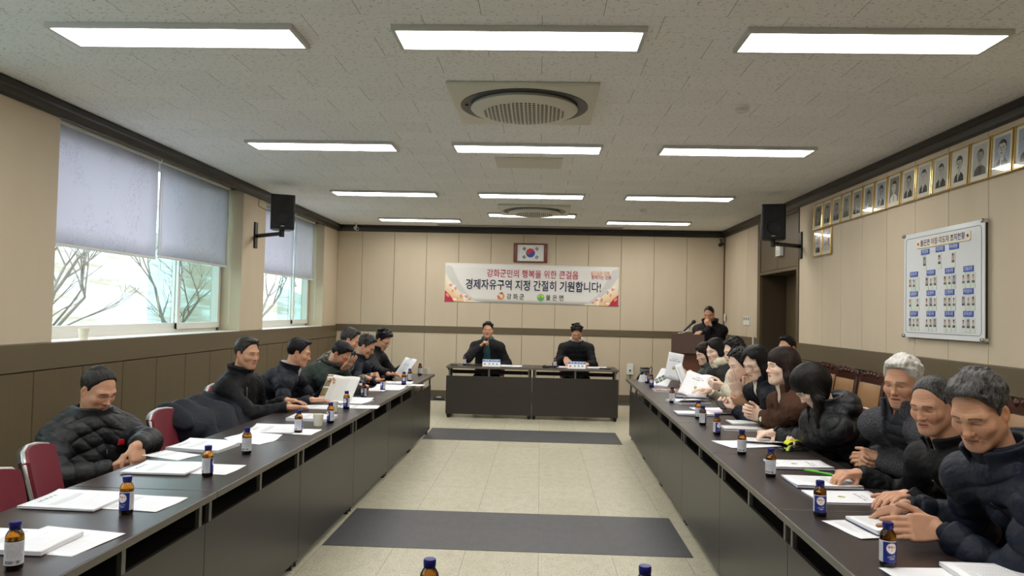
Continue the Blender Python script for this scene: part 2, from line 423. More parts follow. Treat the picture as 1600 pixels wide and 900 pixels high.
def window(nm, y0, y1, mull, splits):
    xo = XL-0.28
    b = MB()   # sill, fixed frame
    b.box(XL-0.34, XL+0.005, y0, y1, ZS-0.02, ZS+0.004)
    for a, c in ((y0, y0+0.05), (y1-0.05, y1)): b.box(xo-0.06, xo+0.02, a, c, ZS, 2.9, bev=0.004)
    b.box(xo-0.06, xo+0.02, y0, y1, ZS, ZS+0.05, bev=0.004); b.box(xo-0.06, xo+0.02, y0, y1, 2.84, 2.9, bev=0.004)
    w = struct(b.build(nm, M_SASH))
    def sash(name, a, c, x):
        b = MB()
        b.box(x-0.015, x+0.015, a, a+0.055, ZS+0.04, 2.86, bev=0.003); b.box(x-0.015, x+0.015, c-0.055, c, ZS+0.04, 2.86, bev=0.003)
        b.box(x-0.0145, x+0.0145, a, c, ZS+0.04, ZS+0.105, bev=0.003); b.box(x-0.0145, x+0.0145, a, c, 2.80, 2.86, bev=0.003)
        s = struct(b.build(name, M_SASH)); s.parent = w
        b = MB(); b.box(x-0.003, x+0.003, a+0.05, c-0.05, ZS+0.10, 2.81); g = struct(b.build('window_pane', M_GLASS)); g.parent = s
    sash('window_sash', y0+0.03, mull+0.05, xo); sash('window_sash', mull, y1-0.03, xo+0.035)
    # outer sliding layer: tinted sash and insect screen
    b = MB(); b.box(xo-0.05, xo-0.045, mull-0.42, y1-0.05, ZS+0.05, 2.85); o = struct(b.build('outer_pane', M_TEAL)); o.parent = w
    b = MB(); b.box(xo-0.058, xo-0.055, mull+0.06, y1-0.05, ZS+0.05, 2.85); o = struct(b.build('insect_screen', M_SCREEN)); o.parent = w
    b = MB(); b.box(xo+0.05, xo+0.07, mull+0.012, mull+0.04, 1.80, 1.88, bev=0.004); b.tube([(xo+0.068, mull+0.026, 1.84), (xo+0.085, mull+0.02, 1.83), (xo+0.088, mull-0.01, 1.80)], 0.006)
    o = struct(b.build('window_latch', M_SILVER)); o.parent = w
    return w
window('window_1', W1[0], W1[1], 7.66, None); window('window_2', W2[0], W2[1], 11.3, None)
window('unseen_window_3', W3[0], W3[1], 3.1, None)  # out of view, added to let in daylight, spaced like the other two
def blind(y0, y1, zb, label, dx=0.0):
    x = XL-0.155+dx
    e = empty('roller_blind', label, 'blind', (x, (y0+y1)/2, zb), group='pale roller blinds on the left windows')
    h = (y1-y0)/2
    b = MB(); b.grid(lambda u, v: (0.004*math.sin(v*9+u*3), -h+2*h*u, 0.02+v*(2.865-zb)), 10, 6, thick=0.0012); b.build('blind_fabric', M_BLIND, e, smooth=True)
    b = MB(); b.box(-0.008, 0.008, -h, h, 0, 0.024, bev=0.006); b.build('bottom_bar', M_WHITEPL, e)
    b = MB(); b.lathe([(0.022, -h), (0.022, h)], 14, Matrix.Rotation(math.pi/2, 4, 'X') @ Matrix.Translation((0, 2.868-zb, 0))); b.build('roller', M_WHITEPL, e, smooth=40)
    b = MB(); b.tube([(0.03, h-0.01, 2.85-zb), (0.032, h+0.0, 0.0), (0.035, h+0.01, 1.28-zb), (0.035, h+0.03, 1.27-zb), (0.033, h+0.03, 0.0), (0.03, h+0.03, 2.85-zb)], 0.0022, 5); b.build('pull_cord', M_CORD, e)
    return e
blind(W1[0]+0.02, 7.03, 1.915, 'wide roller blind nearest the camera on the left wall')
blind(7.06, W1[1]-0.06, 1.935, 'roller blind on the far half of the nearer window, beside the pier')
blind(W2[0]+0.02, 11.02, 1.93, 'roller blind behind the left loudspeaker on the far window', 0.0)
blind(11.05, W2[1]-0.06, 1.93, 'last roller blind, beside the left back corner')

# ------------------------------------------------------------------ outside: snowy slope, bare trees
def m_slope():
    m = bpy.data.materials.new('snowy_field'); t = NT(m); v = t.coord()
    n = t.noise(t.map(v, (0.35, 0.2, 1.6)), 1.0, 5.0, 0.65)
    c = t.mix(n.step(0.42, 0.60), rgb(166, 178, 180), rgb(126, 118, 100)); t.put(t.bsdf.inputs['Base Color'], c); t.bsdf.inputs['Roughness'].default_value = 0.9; return m
b = MB(); b.grid(lambda u, v: (-4.6-26*u, -4+52*v, -0.6+0.2*math.sin(v*17+u*5)+9.0*u**1.3), 16, 20); o = b.build('snowy_hillside', m_slope(), smooth=True); struct(o)
M_BARK = mat('grey_bark', rgb(118, 112, 102), 0.9, var=0.2, vscale=20)
def bare_tree(x, y, z, h, seed, label):
    R = random.Random(seed); b = MB()
    def grow(p, d, L, r, lev):
        n = 3; pts = [p]; q = Vector(p); dd = Vector(d)
        for i in range(n):
            dd = (dd+Vector((R.uniform(-.16, .16), R.uniform(-.16, .16), R.uniform(-.05, .12)))).normalized(); q = q+dd*L/n; pts.append(tuple(q))
        b.tube(pts, [r*(1-0.35*i/n) for i in range(n+1)], 5 if lev < 2 else 3)
        if lev >= 5: return
        for k in range(3 if lev < 3 else 2):
            a = R.uniform(0, 6.28); t = (dd+Vector((math.cos(a), math.sin(a), R.uniform(-0.1, 0.5)))*R.uniform(0.5, 0.9)).normalized()
            s = Vector(pts[R.choice((2, 3, 3))]); grow(tuple(s), t, L*R.uniform(0.6, 0.8), r*0.55, lev+1)
    grow((0, 0, 0), (0.05, 0, 1), h*0.34, h*0.014, 0)
    o = b.build('bare_tree', M_BARK, loc=(x, y, z)); tag(o, label, 'tree', 'bare trees outside the left windows'); return o
for i, (x, y, h, lb) in enumerate([(-6.6, 8.6, 4.2, 'bare winter tree seen at the left edge of the nearer window'), (-7.4, 10.9, 4.2, 'bare forked winter tree seen in the middle of the nearer window'),
        (-6.4, 12.2, 4.0, 'slender bare tree seen beside the mullion of the nearer window'), (-13.0, 17.5, 5.6, 'taller bare tree further up the snowy slope behind the nearer window'),
        (-6.6, 16.4, 4.4, 'bare winter tree seen through the far window'), (-8.2, 20.5, 5.0, 'bare tree further off behind the far window')]):
    u = (-4.6-x)/26; bare_tree(x, y, -0.7+9.0*max(0, u)**1.3, h, 20+i, lb)

# ------------------------------------------------------------------ ceiling fittings
M_LED = mat('lit_led_diffuser', rgb(255, 255, 255), 0.5, emit=((1.0, 0.975, 0.935, 1), LAMP_STRENGTH))
M_LFRAME = mat('white_lamp_frame', rgb(196, 196, 194), 0.4)
def led():
    e = empty('ceiling_light', 'x', 'light', group='rectangular LED ceiling lights')
    b = MB(); w, d = 0.655, 0.155
    for x0, x1, y0, y1 in ((-w, w, -d, -d+0.022), (-w, w, d-0.022, d), (-w, -w+0.022, -d+0.022, d-0.022), (w-0.022, w, -d+0.022, d-0.022)): b.box(x0, x1, y0, y1, -0.028, 0, bev=0.003)
    b.build('lamp_frame', M_LFRAME, e)
    b = MB(); b.box(-w+0.02, w-0.02, -d+0.02, d-0.02, -0.022, -0.004); b.build('diffuser', M_LED, e); return e
L0 = led()
lp = []
for y, nm in ((3.92, 'nearest'), (6.57, 'second'), (9.24, 'third')):
    for x, sd in ((-1.96, 'left'), (-0.14, 'middle'), (1.67, 'right')): lp.append((x, y, '%s LED panel in the %s row of ceiling lights' % (sd, nm)))
lp += [(-1.95, 11.9, 'left LED panel of the last ceiling lights, near the back wall'), (-0.15, 11.1, 'LED panel just behind the far ceiling cassette'), (1.66, 11.78, 'right LED panel of the last ceiling lights, near the back wall')]
lp += [(-1.96, 1.25, None), (-0.14, 1.25, None), (1.67, 1.25, None)]
for i, (x, y, lb) in enumerate(lp):
    o = L0 if i == 0 else dup(L0)
    o.location = (x, y, HC); o['label'] = lb or '%s LED panel in the ceiling row above the viewer, out of the photo' % ('left', 'middle', 'right')[i-12]
M_GRILLE = bpy.data.materials.new('perforated_grille'); t = NT(M_GRILLE); v = t.coord(); x, y, z = t.sep(v)
r2 = (x*x+y*y); hx = (x/0.028).mod(1.0)-0.5; hy = (y/0.036).mod(1.0)-0.5
hole = ((hx*hx+hy*hy).lt(0.16))*(r2.lt(0.285*0.285))*(((x/0.084).mod(1.0)).gt(0.10))
t.put(t.bsdf.inputs['Base Color'], t.mix(hole, rgb(208, 206, 194), rgb(62, 60, 54))); t.bsdf.inputs['Roughness'].default_value = 0.5
M_NAVYRING = mat('dark_blue_ring', rgb(10, 13, 22), 0.3)
def cassette(x, y, label):
    e = empty('ceiling_cassette', label, 'air conditioner', (x, y, HC), group='round ceiling air conditioner cassettes')
    b = MB(); b.box(-0.49, 0.49, -0.49, 0.49, -0.03, 0, bev=0.012, seg=3); b.build('panel', M_OFFW, e, smooth=40)
    b = MB(); b.lathe([(0.442, -0.029), (0.442, -0.034), (0.43, -0.0345), (0.36, -0.031), (0.36, -0.029)], 64); b.build('outlet_ring', M_NAVYRING, e, smooth=40)
    b = MB(); b.lathe([(0.362, -0.03), (0.372, -0.05), (0.36, -0.062), (0.30, -0.078), (0.15, -0.088), (0.0, -0.090)], 64); b.build('grille', M_GRILLE, e, smooth=60)
    b = MB(); b.lathe([(0.012, -0.034), (0.012, -0.04), (0, -0.041)], 10, TR(-0.395, -0.05, 0)); b.build('sensor', M_BLACKPL, e)
    return e
cassette(-0.14, 5.18, 'large square air conditioner cassette with round grille, nearer one')
cassette(-0.11, 10.55, 'air conditioner cassette with round grille further back')
def simple(nm, label, cat, loc, fn, m, smooth=False, rotz=0, group=None):
    b = MB(); fn(b); o = b.build(nm, m, smooth=smooth, loc=loc, rotz=rotz); return tag(o, label, cat, group)
e = empty('access_panel', 'off white ceiling access panel behind the nearer cassette', 'panel', (-0.14, 7.25, HC))
b = MB(); b.box(-0.32, 0.32, -0.24, 0.24, -0.012, 0, bev=0.004); b.build('panel_frame', M_OFFW, e)
b = MB(); b.box(-0.285, 0.285, -0.205, 0.205, -0.016, -0.011, bev=0.002); b.build('hatch', M_OFFW, e)
for x, y, lb in ((1.36, 5.2, 'round white smoke detector right of the nearer cassette'), (1.39, 10.35, 'small round smoke detector near the back of the ceiling')):
    e = empty('smoke_detector', lb, 'smoke detector', (x, y, HC), group='smoke detectors on the ceiling')
    b = MB(); b.lathe([(0.055, 0), (0.055, -0.012), (0.05, -0.018), (0, -0.018)], 24); b.build('base', M_WHITEPL, e, smooth=40)
    b = MB(); b.lathe([(0.036, -0.018), (0.04, -0.036), (0.03, -0.046), (0, -0.048)], 24); b.build('sensor_head', M_WHITEPL, e, smooth=40)
e = empty('slot_vent', 'long dark slot recess in the ceiling by the back wall', 'vent', (-0.2, 12.6, HC))
b = MB(); b.box(-1.55, 1.55, -0.06, 0.06, -0.006, 0.0, bev=0.002); b.build('vent_slot', M_BLACKMT, e)
b = MB(); b.box(-1.57, 1.57, -0.075, -0.06, -0.01, 0.0); b.box(-1.57, 1.57, 0.06, 0.075, -0.01, 0.0); b.build('vent_trim', M_OFFW, e)
def camera_dev(nm, label, x, y, z, m, az, cat='security camera'):
    e = empty(nm, label, cat, (x, y, z), az)
    b = MB(); b.lathe([(0.03, 0.06), (0.03, 0.045), (0.012, 0.04), (0.012, 0.0), (0, 0)], 14); b.build('mount', m, e, smooth=40)
    b = MB(); b.lathe([(0.0, -0.075), (0.026, -0.07), (0.032, -0.05), (0.032, 0.05), (0.024, 0.06), (0, 0.06)], 16, TR(0, 0, -0.03, 0, 0, math.radians(75))); b.build('housing', m, e, smooth=40)
    b = MB(); b.lathe([(0.02, 0), (0.02, 0.008), (0, 0.009)], 12, TR(-0.066, 0, -0.045, 0, 0, math.radians(-105))); b.build('lens', M_BLACKPL, e)
camera_dev('security_camera', 'white security camera in the left back corner under the ceiling', -3.15, 12.6, HC-0.06, M_WHITEPL, math.radians(120))
camera_dev('wall_sensor', 'black motion sensor at the right back corner', 3.03, 12.78, 2.74, M_BLACKPL, math.radians(60), 'sensor')
M_GRBLACK = mat('black_speaker_grille', rgb(18, 19, 22), 0.6, bump=0.4, bscale=260, bdist=0.002)
# loudspeakers on wall arms
def speaker(wx, wy, px_, py_, zc, az, label):
    s = 1 if wx < 0 else -1
    e = empty('loudspeaker', label, 'speaker', (px_, py_, zc), az, 'black wall loudspeakers')
    b = MB(); b.prism([(-0.135, -0.13), (0.135, -0.13), (0.135, -0.02), (0.09, 0.13), (-0.09, 0.13), (-0.135, -0.02)], -0.205, 0.205); bmesh.ops.bevel(b.b, geom=b.b.edges[:], offset=0.01, segments=2, affect='EDGES', profile=0.5); b.build('cabinet', M_BLACKPL, e, smooth=40)
    b = MB(); b.box(-0.12, 0.12, -0.142, -0.128, -0.185, 0.19, bev=0.006); b.build('grille', M_GRBLACK, e)
    b = MB(); b.lathe([(0.09, 0), (0.09, 0.006), (0.082, 0.008), (0.076, 0.003), (0.02, 0.0), (0, 0.004)], 32, TR(0, -0.1405, -0.07, 0, math.pi/2)); b.build('woofer', M_GRBLACK, e, smooth=40)
    b = MB(); b.lathe([(0.035, 0), (0.035, 0.005), (0.02, 0.002), (0, 0.005)], 24, TR(0, -0.142, 0.1, 0, math.pi/2)); b.build('tweeter', M_GRBLACK, e, smooth=40)
    b = MB(); b.box(-0.02, 0.02, -0.146, -0.141, -0.172, -0.165); b.build('badge', M_SILVER, e)
    w = empty('speaker_bracket', 'black wall arm holding the %s loudspeaker' % ('left' if s > 0 else 'right'), 'bracket', (wx, wy, zc-0.235), 0, 'loudspeaker wall arms')
    b = MB(); b.box(0 if s > 0 else -0.02, 0.02 if s > 0 else 0, -0.045, 0.045, -0.16, 0.16, bev=0.004); b.build('wall_plate', M_BLACKMT, w)
    dx, dy = px_-wx, py_-wy
    b = MB(); b.tube([(s*0.02, 0, -0.01), (dx*0.5, dy*0.5, -0.01), (dx, dy, -0.01)], 0.024, 10); b.build('arm', M_BLACKMT, w, smooth=40)
    b = MB(); b.lathe([(0.03, -0.05), (0.03, 0.03)], 14, TR(dx, dy, 0)); b.build('pivot', M_BLACKMT, w, smooth=40)
    return e
speaker(XL, 9.1, -3.07, 8.74, 2.60, math.radians(22), 'black loudspeaker on a wall arm between the left windows')
speaker(XR, 9.12, 2.70, 8.86, 2.60, math.radians(-14), 'black loudspeaker on a wall arm by the door alcove')
b = MB(); b.tube([(XL+0.02, 9.15, 2.83), (XL+0.05, 9.05, 2.72), (-3.35, 8.95, 2.66), (-3.13, 8.88, 2.62)], 0.004, 5); tag(b.build('speaker_cable', M_BLACKPL), 'thin black cable drooping from the cornice to the left loudspeaker', 'cable')
b = MB(); b.tube([(XR-0.02, 9.2, 2.83), (3.05, 9.1, 2.76), (2.9, 9.0, 2.70), (2.74, 8.99, 2.66)], 0.004, 5); tag(b.build('speaker_cable', M_BLACKPL), 'thin black cable drooping to the right loudspeaker', 'cable')
# ------------------------------------------------------------------ tables
def m_table(name, c, rough):
    m = bpy.data.materials.new(name); t = NT(m); v = t.coord()
    n = t.noise(t.map(v, (1.2, 26, 26)), 1.0, 4.0, 0.6)
    t.put(t.bsdf.inputs['Base Color'], t.mix(n, tuple(q*0.82 for q in c[:3])+(1,), tuple(q*1.18 for q in c[:3])+(1,)))
    t.bsdf.inputs['Roughness'].default_value = rough; t.bump(n, 0.04, 0.002); return m
M_TOP = m_table('espresso_wood_top', rgb(47, 39, 38), 0.30)
M_PANEL = m_table('espresso_wood_panel', rgb(52, 48, 43), 0.36)
M_LEG = mat('dark_steel_leg', rgb(38, 36, 35), 0.4, 0.4)
M_POST = mat('grey_steel_post', rgb(120, 118, 112), 0.4, 0.6)
XLI = lambda Y: -1.308+0.010*(Y-4.0)      # inner edge of the left row
XRI = lambda Y: 0.978+0.0138*(Y-4.0)      # inner edge of the right row
TD, TZ = 0.62, 0.72
M_BAND = mat('grey_edge_band', rgb(98, 93, 84), 0.4)
def conf_table(added_shelf):
    e = empty('conference_table', 'x', 'table', group='dark conference tables')
    b = MB(); b.box(-0.598, 0.598, 0.002, TD, TZ-0.028, TZ, bev=0.0025); b.build('tabletop', M_TOP, e)
    b = MB(); b.box(-0.598, 0.598, -0.001, 0.0022, TZ-0.0275, TZ-0.001, bev=0.0008, seg=1); b.build('edge_band', M_BAND, e)
    if added_shelf:
        b = MB(); b.box(-0.597, 0.597, 0.064, 0.269, 0.545, 0.56); b.box(-0.597, 0.597, 0.256, 0.269, 0.56, TZ-0.03); b.build('added_shelf', M_LEG, e)  # boards added inside the row tables to keep the gap dark
    b = MB(); b.box(-0.5985, 0.5985, 0.045, 0.062, 0.055, 0.585, bev=0.002); b.build('modesty_panel', M_PANEL, e)
    for x in (-0.555, 0.0, 0.555):
        b = MB(); b.box(x-0.012, x+0.012, 0.046, 0.063, 0.585, TZ-0.028); b.build('panel_post', M_POST, e)
    for s in (-1, 1):
        b = MB(); b.box(s*0.565-0.022, s*0.565+0.022, 0.27, 0.35, 0.03, TZ-0.028, bev=0.004)
        b.box(s*0.565-0.022, s*0.565+0.022, 0.10, 0.57, TZ-0.06, TZ-0.028, bev=0.004); b.box(s*0.565-0.022, s*0.565+0.022, 0.065, 0.59, 0.018, 0.055, bev=0.006); l = b.build('leg', M_LEG, e)
        for y in (0.085, 0.57):
            b = MB(); b.lathe([(0.018, 0), (0.018, 0.012), (0.008, 0.014), (0.008, 0.03)], 10, TR(s*0.565, y, 0)); b.build('foot', M_BLACKPL, l)
    b = MB(); b.box(-0.54, 0.54, 0.28, 0.32, 0.60, 0.65); b.build('beam', M_LEG, e)
    return e
TBL = {}
def put_table(x, y, rz, label, group, added_shelf=True):
    if added_shelf in TBL: o = dup(TBL[added_shelf])
    else: o = TBL[added_shelf] = conf_table(added_shelf)
    o.location = (x, y, 0); o.rotation_euler = (0, 0, rz); o['label'] = label; o['group'] = group; return o
ordn = ['farthest', 'second from the far end', 'third from the far end', 'fourth from the far end', 'fifth from the far end', 'nearest']
for k in range(6):
    y = 8.98-0.6-1.2*k; y = 9.08-0.6-1.2*k
    put_table(XLI(y), y, math.pi/2-0.010, 'dark wood conference table of the left row, %s' % ordn[k], 'left row of conference tables')
    put_table(XRI(y), y, -math.pi/2-0.0138, 'dark wood conference table of the right row, %s' % ordn[k], 'right row of conference tables')
HY = 10.44
put_table(-0.095-0.598, HY, 0.004, 'left dark table at the head, in front of the man with the microphone', 'two tables at the head', False)
put_table(-0.095+0.602, HY, 0.004, 'right dark table at the head, in front of the man in the black pullover', 'two tables at the head', False)
for k, lb in enumerate(('left', 'right')):
    put_table(-0.55+1.2*k-0.13, 2.03, math.pi, 'near %s dark table across the bottom of the photo, below the two bottles' % lb, 'near tables closing the square', False)

# ------------------------------------------------------------------ chairs
M_BURG = mat('burgundy_upholstery', rgb(112, 26, 42), 0.75, var=0.12, vscale=60, bump=0.25, bscale=300, bdist=0.002)
M_SHELL = mat('black_chair_shell', rgb(24, 23, 25), 0.4)
M_EDGE = mat('silver_chair_edge', rgb(190, 188, 186), 0.3, 0.5)
def red_chair():
    """seat faces local +X"""
    e = empty('burgundy_chair', 'x', 'chair', group='burgundy meeting chairs')
    def back(off):
        def f(u, v):
            w = 0.235-0.02*(1-v)**2-0.03*max(0, v-0.8)**1*1.2
            y = -w+2*w*u; z = 0.50+0.330*v-0.03*(2*u-1)**2*v
            return (-0.235-0.07*v+0.045*(2*u-1)**2+off, y, z)
        return f
    b = MB(); b.grid(back(0.006), 14, 10, 0.0); b.grid(back(0.030), 14, 10, 0.028); b.build('backrest', M_BURG, e, smooth=50)
    b = MB(); b.grid(back(-0.002), 14, 10, 0.012); s = b.build('back_shell', M_SHELL, e, smooth=50)
    f = back(0.008); b = MB(); b.tube([f(0.0, 0.02), f(0.0, 0.25), f(0, 0.5), f(0, 0.75), f(0.0, 0.95), f(0.04, 1.0), f(0.25, 1), f(0.5, 1), f(0.75, 1), f(0.96, 1), f(1.0, 0.95), f(1, 0.75), f(1, 0.5), f(1, 0.25), f(1.0, 0.02)], 0.010, 8); b.build('back_edge', M_EDGE, e, smooth=True)
    b = MB(); b.box(-0.23, 0.23, -0.225, 0.225, 0.415, 0.455, bev=0.02, seg=3); b.build('seat', M_BURG, e, smooth=50)
    b = MB(); b.box(-0.22, 0.21, -0.21, 0.21, 0.398, 0.417, bev=0.006); b.build('seat_pan', M_SHELL, e)
    for s in (-1, 1):
        b = MB(); b.tube([(0.20, s*0.225, 0.012), (0.17, s*0.215, 0.40), (0.14, s*0.215, 0.405)], 0.011); b.build('leg', M_CHROME, e, smooth=True)
        b = MB(); b.tube([(-0.24, s*0.225, 0.012), (-0.20, s*0.215, 0.40), (-0.235, s*0.20, 0.52), (-0.26, s*0.18, 0.62)], 0.011); b.build('leg', M_CHROME, e, smooth=True)
    return e
M_CARVED = mat('carved_dark_wood', rgb(62, 30, 22), 0.35, var=0.2, vscale=30)
M_TAN = mat('tan_leather', rgb(150, 112, 72), 0.45, var=0.06, vscale=6, bump=0.15, bscale=180, bdist=0.002)
def wood_chair():
    """seat faces local +X; carved frame, padded leather back"""
    e = empty('wooden_chair', 'x', 'chair', group='carved wooden chairs on the right')
    L = lambda z: -0.22-0.16*max(0, z-0.45)
    for s in (-1, 1):
        b = MB(); b.tube([(L(0.40), s*0.235, 0.40), (L(0.7), s*0.235, 0.7), (L(0.95), s*0.235, 0.95), (L(1.03), s*0.235, 1.02)], [0.022, 0.022, 0.02, 0.014], 8)
        b.build('back_post', M_CARVED, e, smooth=50)
    b = MB(); pts = [(-0.25, 0.93), (0.25, 0.93)] + [(0.25-0.5*i/20, 0.985+0.045*math.sin(math.pi*i/20)+0.012*abs(math.sin(math.pi*i/20*5))) for i in range(21)]
    M = Matrix(((0, 0, 1, 0), (1, 0, 0, 0), (0, 1, 0, 0), (0, 0, 0, 1)))
    b.prism(pts, L(0.97)-0.018, L(0.97)+0.018, M)
    for i in range(5): b.lathe([(0.0, 0.016), (0.018, 0.010), (0.024, 0)], 10, Matrix.Translation((L(0.97)+0.016, -0.14+0.07*i, 0.985+0.02*math.sin(math.pi*(i+1)/6))) @ Matrix.Rotation(math.pi/2, 4, 'Y'))
    b.build('crest_rail', M_CARVED, e, smooth=40)
    b = MB(); b.grid(lambda u, v: (L(0.56+0.36*v)+0.018+0.028*math.sin(math.pi*u)**0.5*math.sin(math.pi*v)**0.5, -0.215+0.43*u, 0.56+0.365*v), 12, 10, 0.045); b.build('back_cushion', M_TAN, e, smooth=60)
    b = MB(); b.box(L(0.5)-0.015, L(0.5)+0.015, -0.23, 0.23, 0.50, 0.545, bev=0.006); b.build('lower_rail', M_CARVED, e)
    b = MB(); b.box(-0.23, 0.25, -0.235, 0.235, 0.415, 0.47, bev=0.022, seg=3); b.build('seat', M_TAN, e, smooth=50)
    b = MB(); b.box(-0.235, 0.245, -0.24, 0.24, 0.36, 0.416, bev=0.008); b.build('seat_frame', M_CARVED, e)
    for sx in (-0.215, 0.22):
        for s in (-1, 1):
            b = MB(); b.tube([(sx+(0.0 if sx > 0 else -0.03), s*0.21, 0.0), (sx, s*0.21, 0.2), (sx, s*0.215, 0.37)], [0.016, 0.02, 0.026], 8); b.build('leg', M_CARVED, e, smooth=50)
    return e
RC0, WC0 = red_chair(), wood_chair(); cnt = {'r': 0, 'w': 0}
def chair(kind, x, y, az, label):
    src = RC0 if kind == 'r' else WC0
    o = src if cnt[kind] == 0 else dup(src); cnt[kind] += 1
    o.location = (x, y, 0); o.rotation_euler = (0, 0, math.radians(az)); o['label'] = label; return o
chair('r', -1.86, 2.80, 4, 'empty burgundy chair nearest the camera on the left, cut by the frame')
chair('r', -2.03, 3.44, 22, 'empty burgundy chair beside the dozing man in the black puffer jacket')
chair('r', -2.08, 4.66, 6, 'empty burgundy chair between the dozing man and the draped navy coat')
chair('w', 2.66, 6.25, 180, 'carved wooden chair by the wall showing its whole tan back left of the white-haired man')
chair('w', 2.66, 6.80, 180, 'carved wooden chair by the wall, its tan back half behind the black hood')
chair('w', 2.66, 7.35, 180, 'carved wooden chair by the wall, only its dark crest above the black puffer jacket')
chair('w', 2.66, 4.62, 180, 'carved wooden chair by the wall behind the front man in navy, at the right edge')

# ------------------------------------------------------------------ drink bottles
M_AMBER = bpy.data.materials.new('amber_glass'); t = NT(M_AMBER); t.bsdf.inputs['Base Color'].default_value = (0.46, 0.17, 0.015, 1)
t.bsdf.inputs['Roughness'].default_value = 0.06; t.bsdf.inputs['Transmission Weight'].default_value = 1.0; t.bsdf.inputs['IOR'].default_value = 1.45
M_LIQ = mat('dark_brown_drink', rgb(26, 12, 4), 0.2)
M_CAP = mat('blue_metal_cap', rgb(36, 38, 120), 0.3, 0.45)
M_LABEL = bpy.data.materials.new('bottle_label'); t = NT(M_LABEL); v = t.coord(); x, y, z = t.sep(v)
ang = t.math('ARCTAN2', y, x)                      # 0 = front of the label
u = ang*0.0246; w = z-0.062
rr = t.math('SQRT', u*u+w*w); th = t.math('ARCTAN2', w, u); star = rr.lt((th*18.0).sin()*0.0011+0.0158)
front = (ang.abs()).lt(1.05)*z.lt(0.081); back = (ang.abs()).gt(1.3)
txt = ((z/0.0036).mod(1.0)).lt(0.42)*t.noise(t.map(v, (1, 1, 0.2)), 420.0, 1.0).gt(0.5)*back*z.gt(0.040)*z.lt(0.078)
bar = t.noise(t.map(v, (1, 1, 0)), 1500.0, 0.0).gt(0.5)*((ang.abs()).gt(2.2))*z.gt(0.022)*z.lt(0.031)
c = t.mix(front, rgb(206, 207, 214), rgb(34, 44, 128)); c = t.mix(txt*0.55, c, rgb(90, 90, 100)); c = t.mix(bar, c, rgb(40, 40, 44)); c = t.mix(star*front, c, rgb(240, 238, 236))
t.put(t.bsdf.inputs['Base Color'], c); t.bsdf.inputs['Roughness'].default_value = 0.35
M_RED = mat('red_print', rgb(200, 36, 44), 0.5); M_WPRINT = mat('white_print', rgb(238, 238, 242), 0.5)
def wrap(o, r):
    for v in o.data.vertices:
        a = v.co.x/r; v.co = Vector((r*math.cos(a), r*math.sin(a), v.co.y))
def bottle():
    e = empty('drink_bottle', 'x', 'bottle', group='amber drink bottles with blue caps')
    b = MB(); b.lathe([(0.019, 0), (0.0235, 0.003), (0.0242, 0.010), (0.0242, 0.089), (0.0232, 0.099), (0.0185, 0.109), (0.0142, 0.115), (0.0132, 0.119), (0.0132, 0.126)], 28); b.build('glass', M_AMBER, e, smooth=50)
    b = MB(); b.lathe([(0.018, 0.003), (0.0222, 0.008), (0.0225, 0.086), (0, 0.0865)], 20); b.build('drink', M_LIQ, e, smooth=50)
    b = MB(); b.lathe([(0.0246, 0.018), (0.0246, 0.084)], 36, cap=False); l = b.build('label', M_LABEL, e, smooth=True)
    b = MB(); b.lathe([(0.0150, 0.117), (0.0156, 0.119), (0.0154, 0.122), (0.0160, 0.123), (0.0160, 0.134), (0.0148, 0.137), (0, 0.1375)], 28); b.build('cap', M_CAP, e, smooth=40)
    o = text_mesh('label_lettering', '박카스', 0.0095, TR(0, 0.0645, 0), M_RED, l, bold=0.0003, xw=0.024); wrap(o, 0.02475)
    o = text_mesh('label_lettering', 'F', 0.007, TR(0, 0.055, 0), M_RED, l, bold=0.0003); wrap(o, 0.02475)
    o = text_mesh('label_lettering', 'Drink Your\nFatigue', 0.0062, TR(0.001, 0.0345, 0, 0.22), M_WPRINT, l, xw=0.026); wrap(o, 0.02475)
    return e
B0 = bottle(); nb = [0]
def put_bottle(x, y, face, label, z=TZ, group='drink bottles on the left tables'):
    """face: degrees the label front is turned away from the camera"""
    o = B0 if nb[0] == 0 else dup(B0); nb[0] += 1
    o.location = (x, y, z); o.rotation_euler = (0, 0, math.atan2(-y, -x)+math.radians(face)); o['label'] = label; o['group'] = group
for px_, py_, fc, lb in ((21, 893, 165, 'amber drink bottle nearest the camera on the left table'), (197, 806, -38, 'amber bottle with blue and white label before the papers by the near empty chair'),
        (324, 747, 85, 'amber drink bottle beside the papers in front of the dozing man'), (385, 712, 150, 'amber drink bottle before the curled folded sheet on the left table'),
        (466, 679, 110, 'amber drink bottle on the printed sheets left of the nearer paper cup'), (516, 664, -65, 'amber drink bottle just right of the nearer paper cup'),
        (541, 642, -35, 'amber drink bottle in front of the open booklet'), (568, 625, -45, 'amber drink bottle right of the open booklet, before the man in green'),
        (598, 613, -50, 'amber drink bottle before the folded papers of the man in green'), (631, 605, -8, 'amber drink bottle with white badge facing out, near the far left papers'),
        (640, 599, 130, 'amber drink bottle half hidden behind another near the far left end'), (656, 589, 160, 'last amber drink bottle of the left tables, beside the far paper cup')):
    p = zp(px_, py_-3, TZ); put_bottle(p[0], p[1], fc, lb)
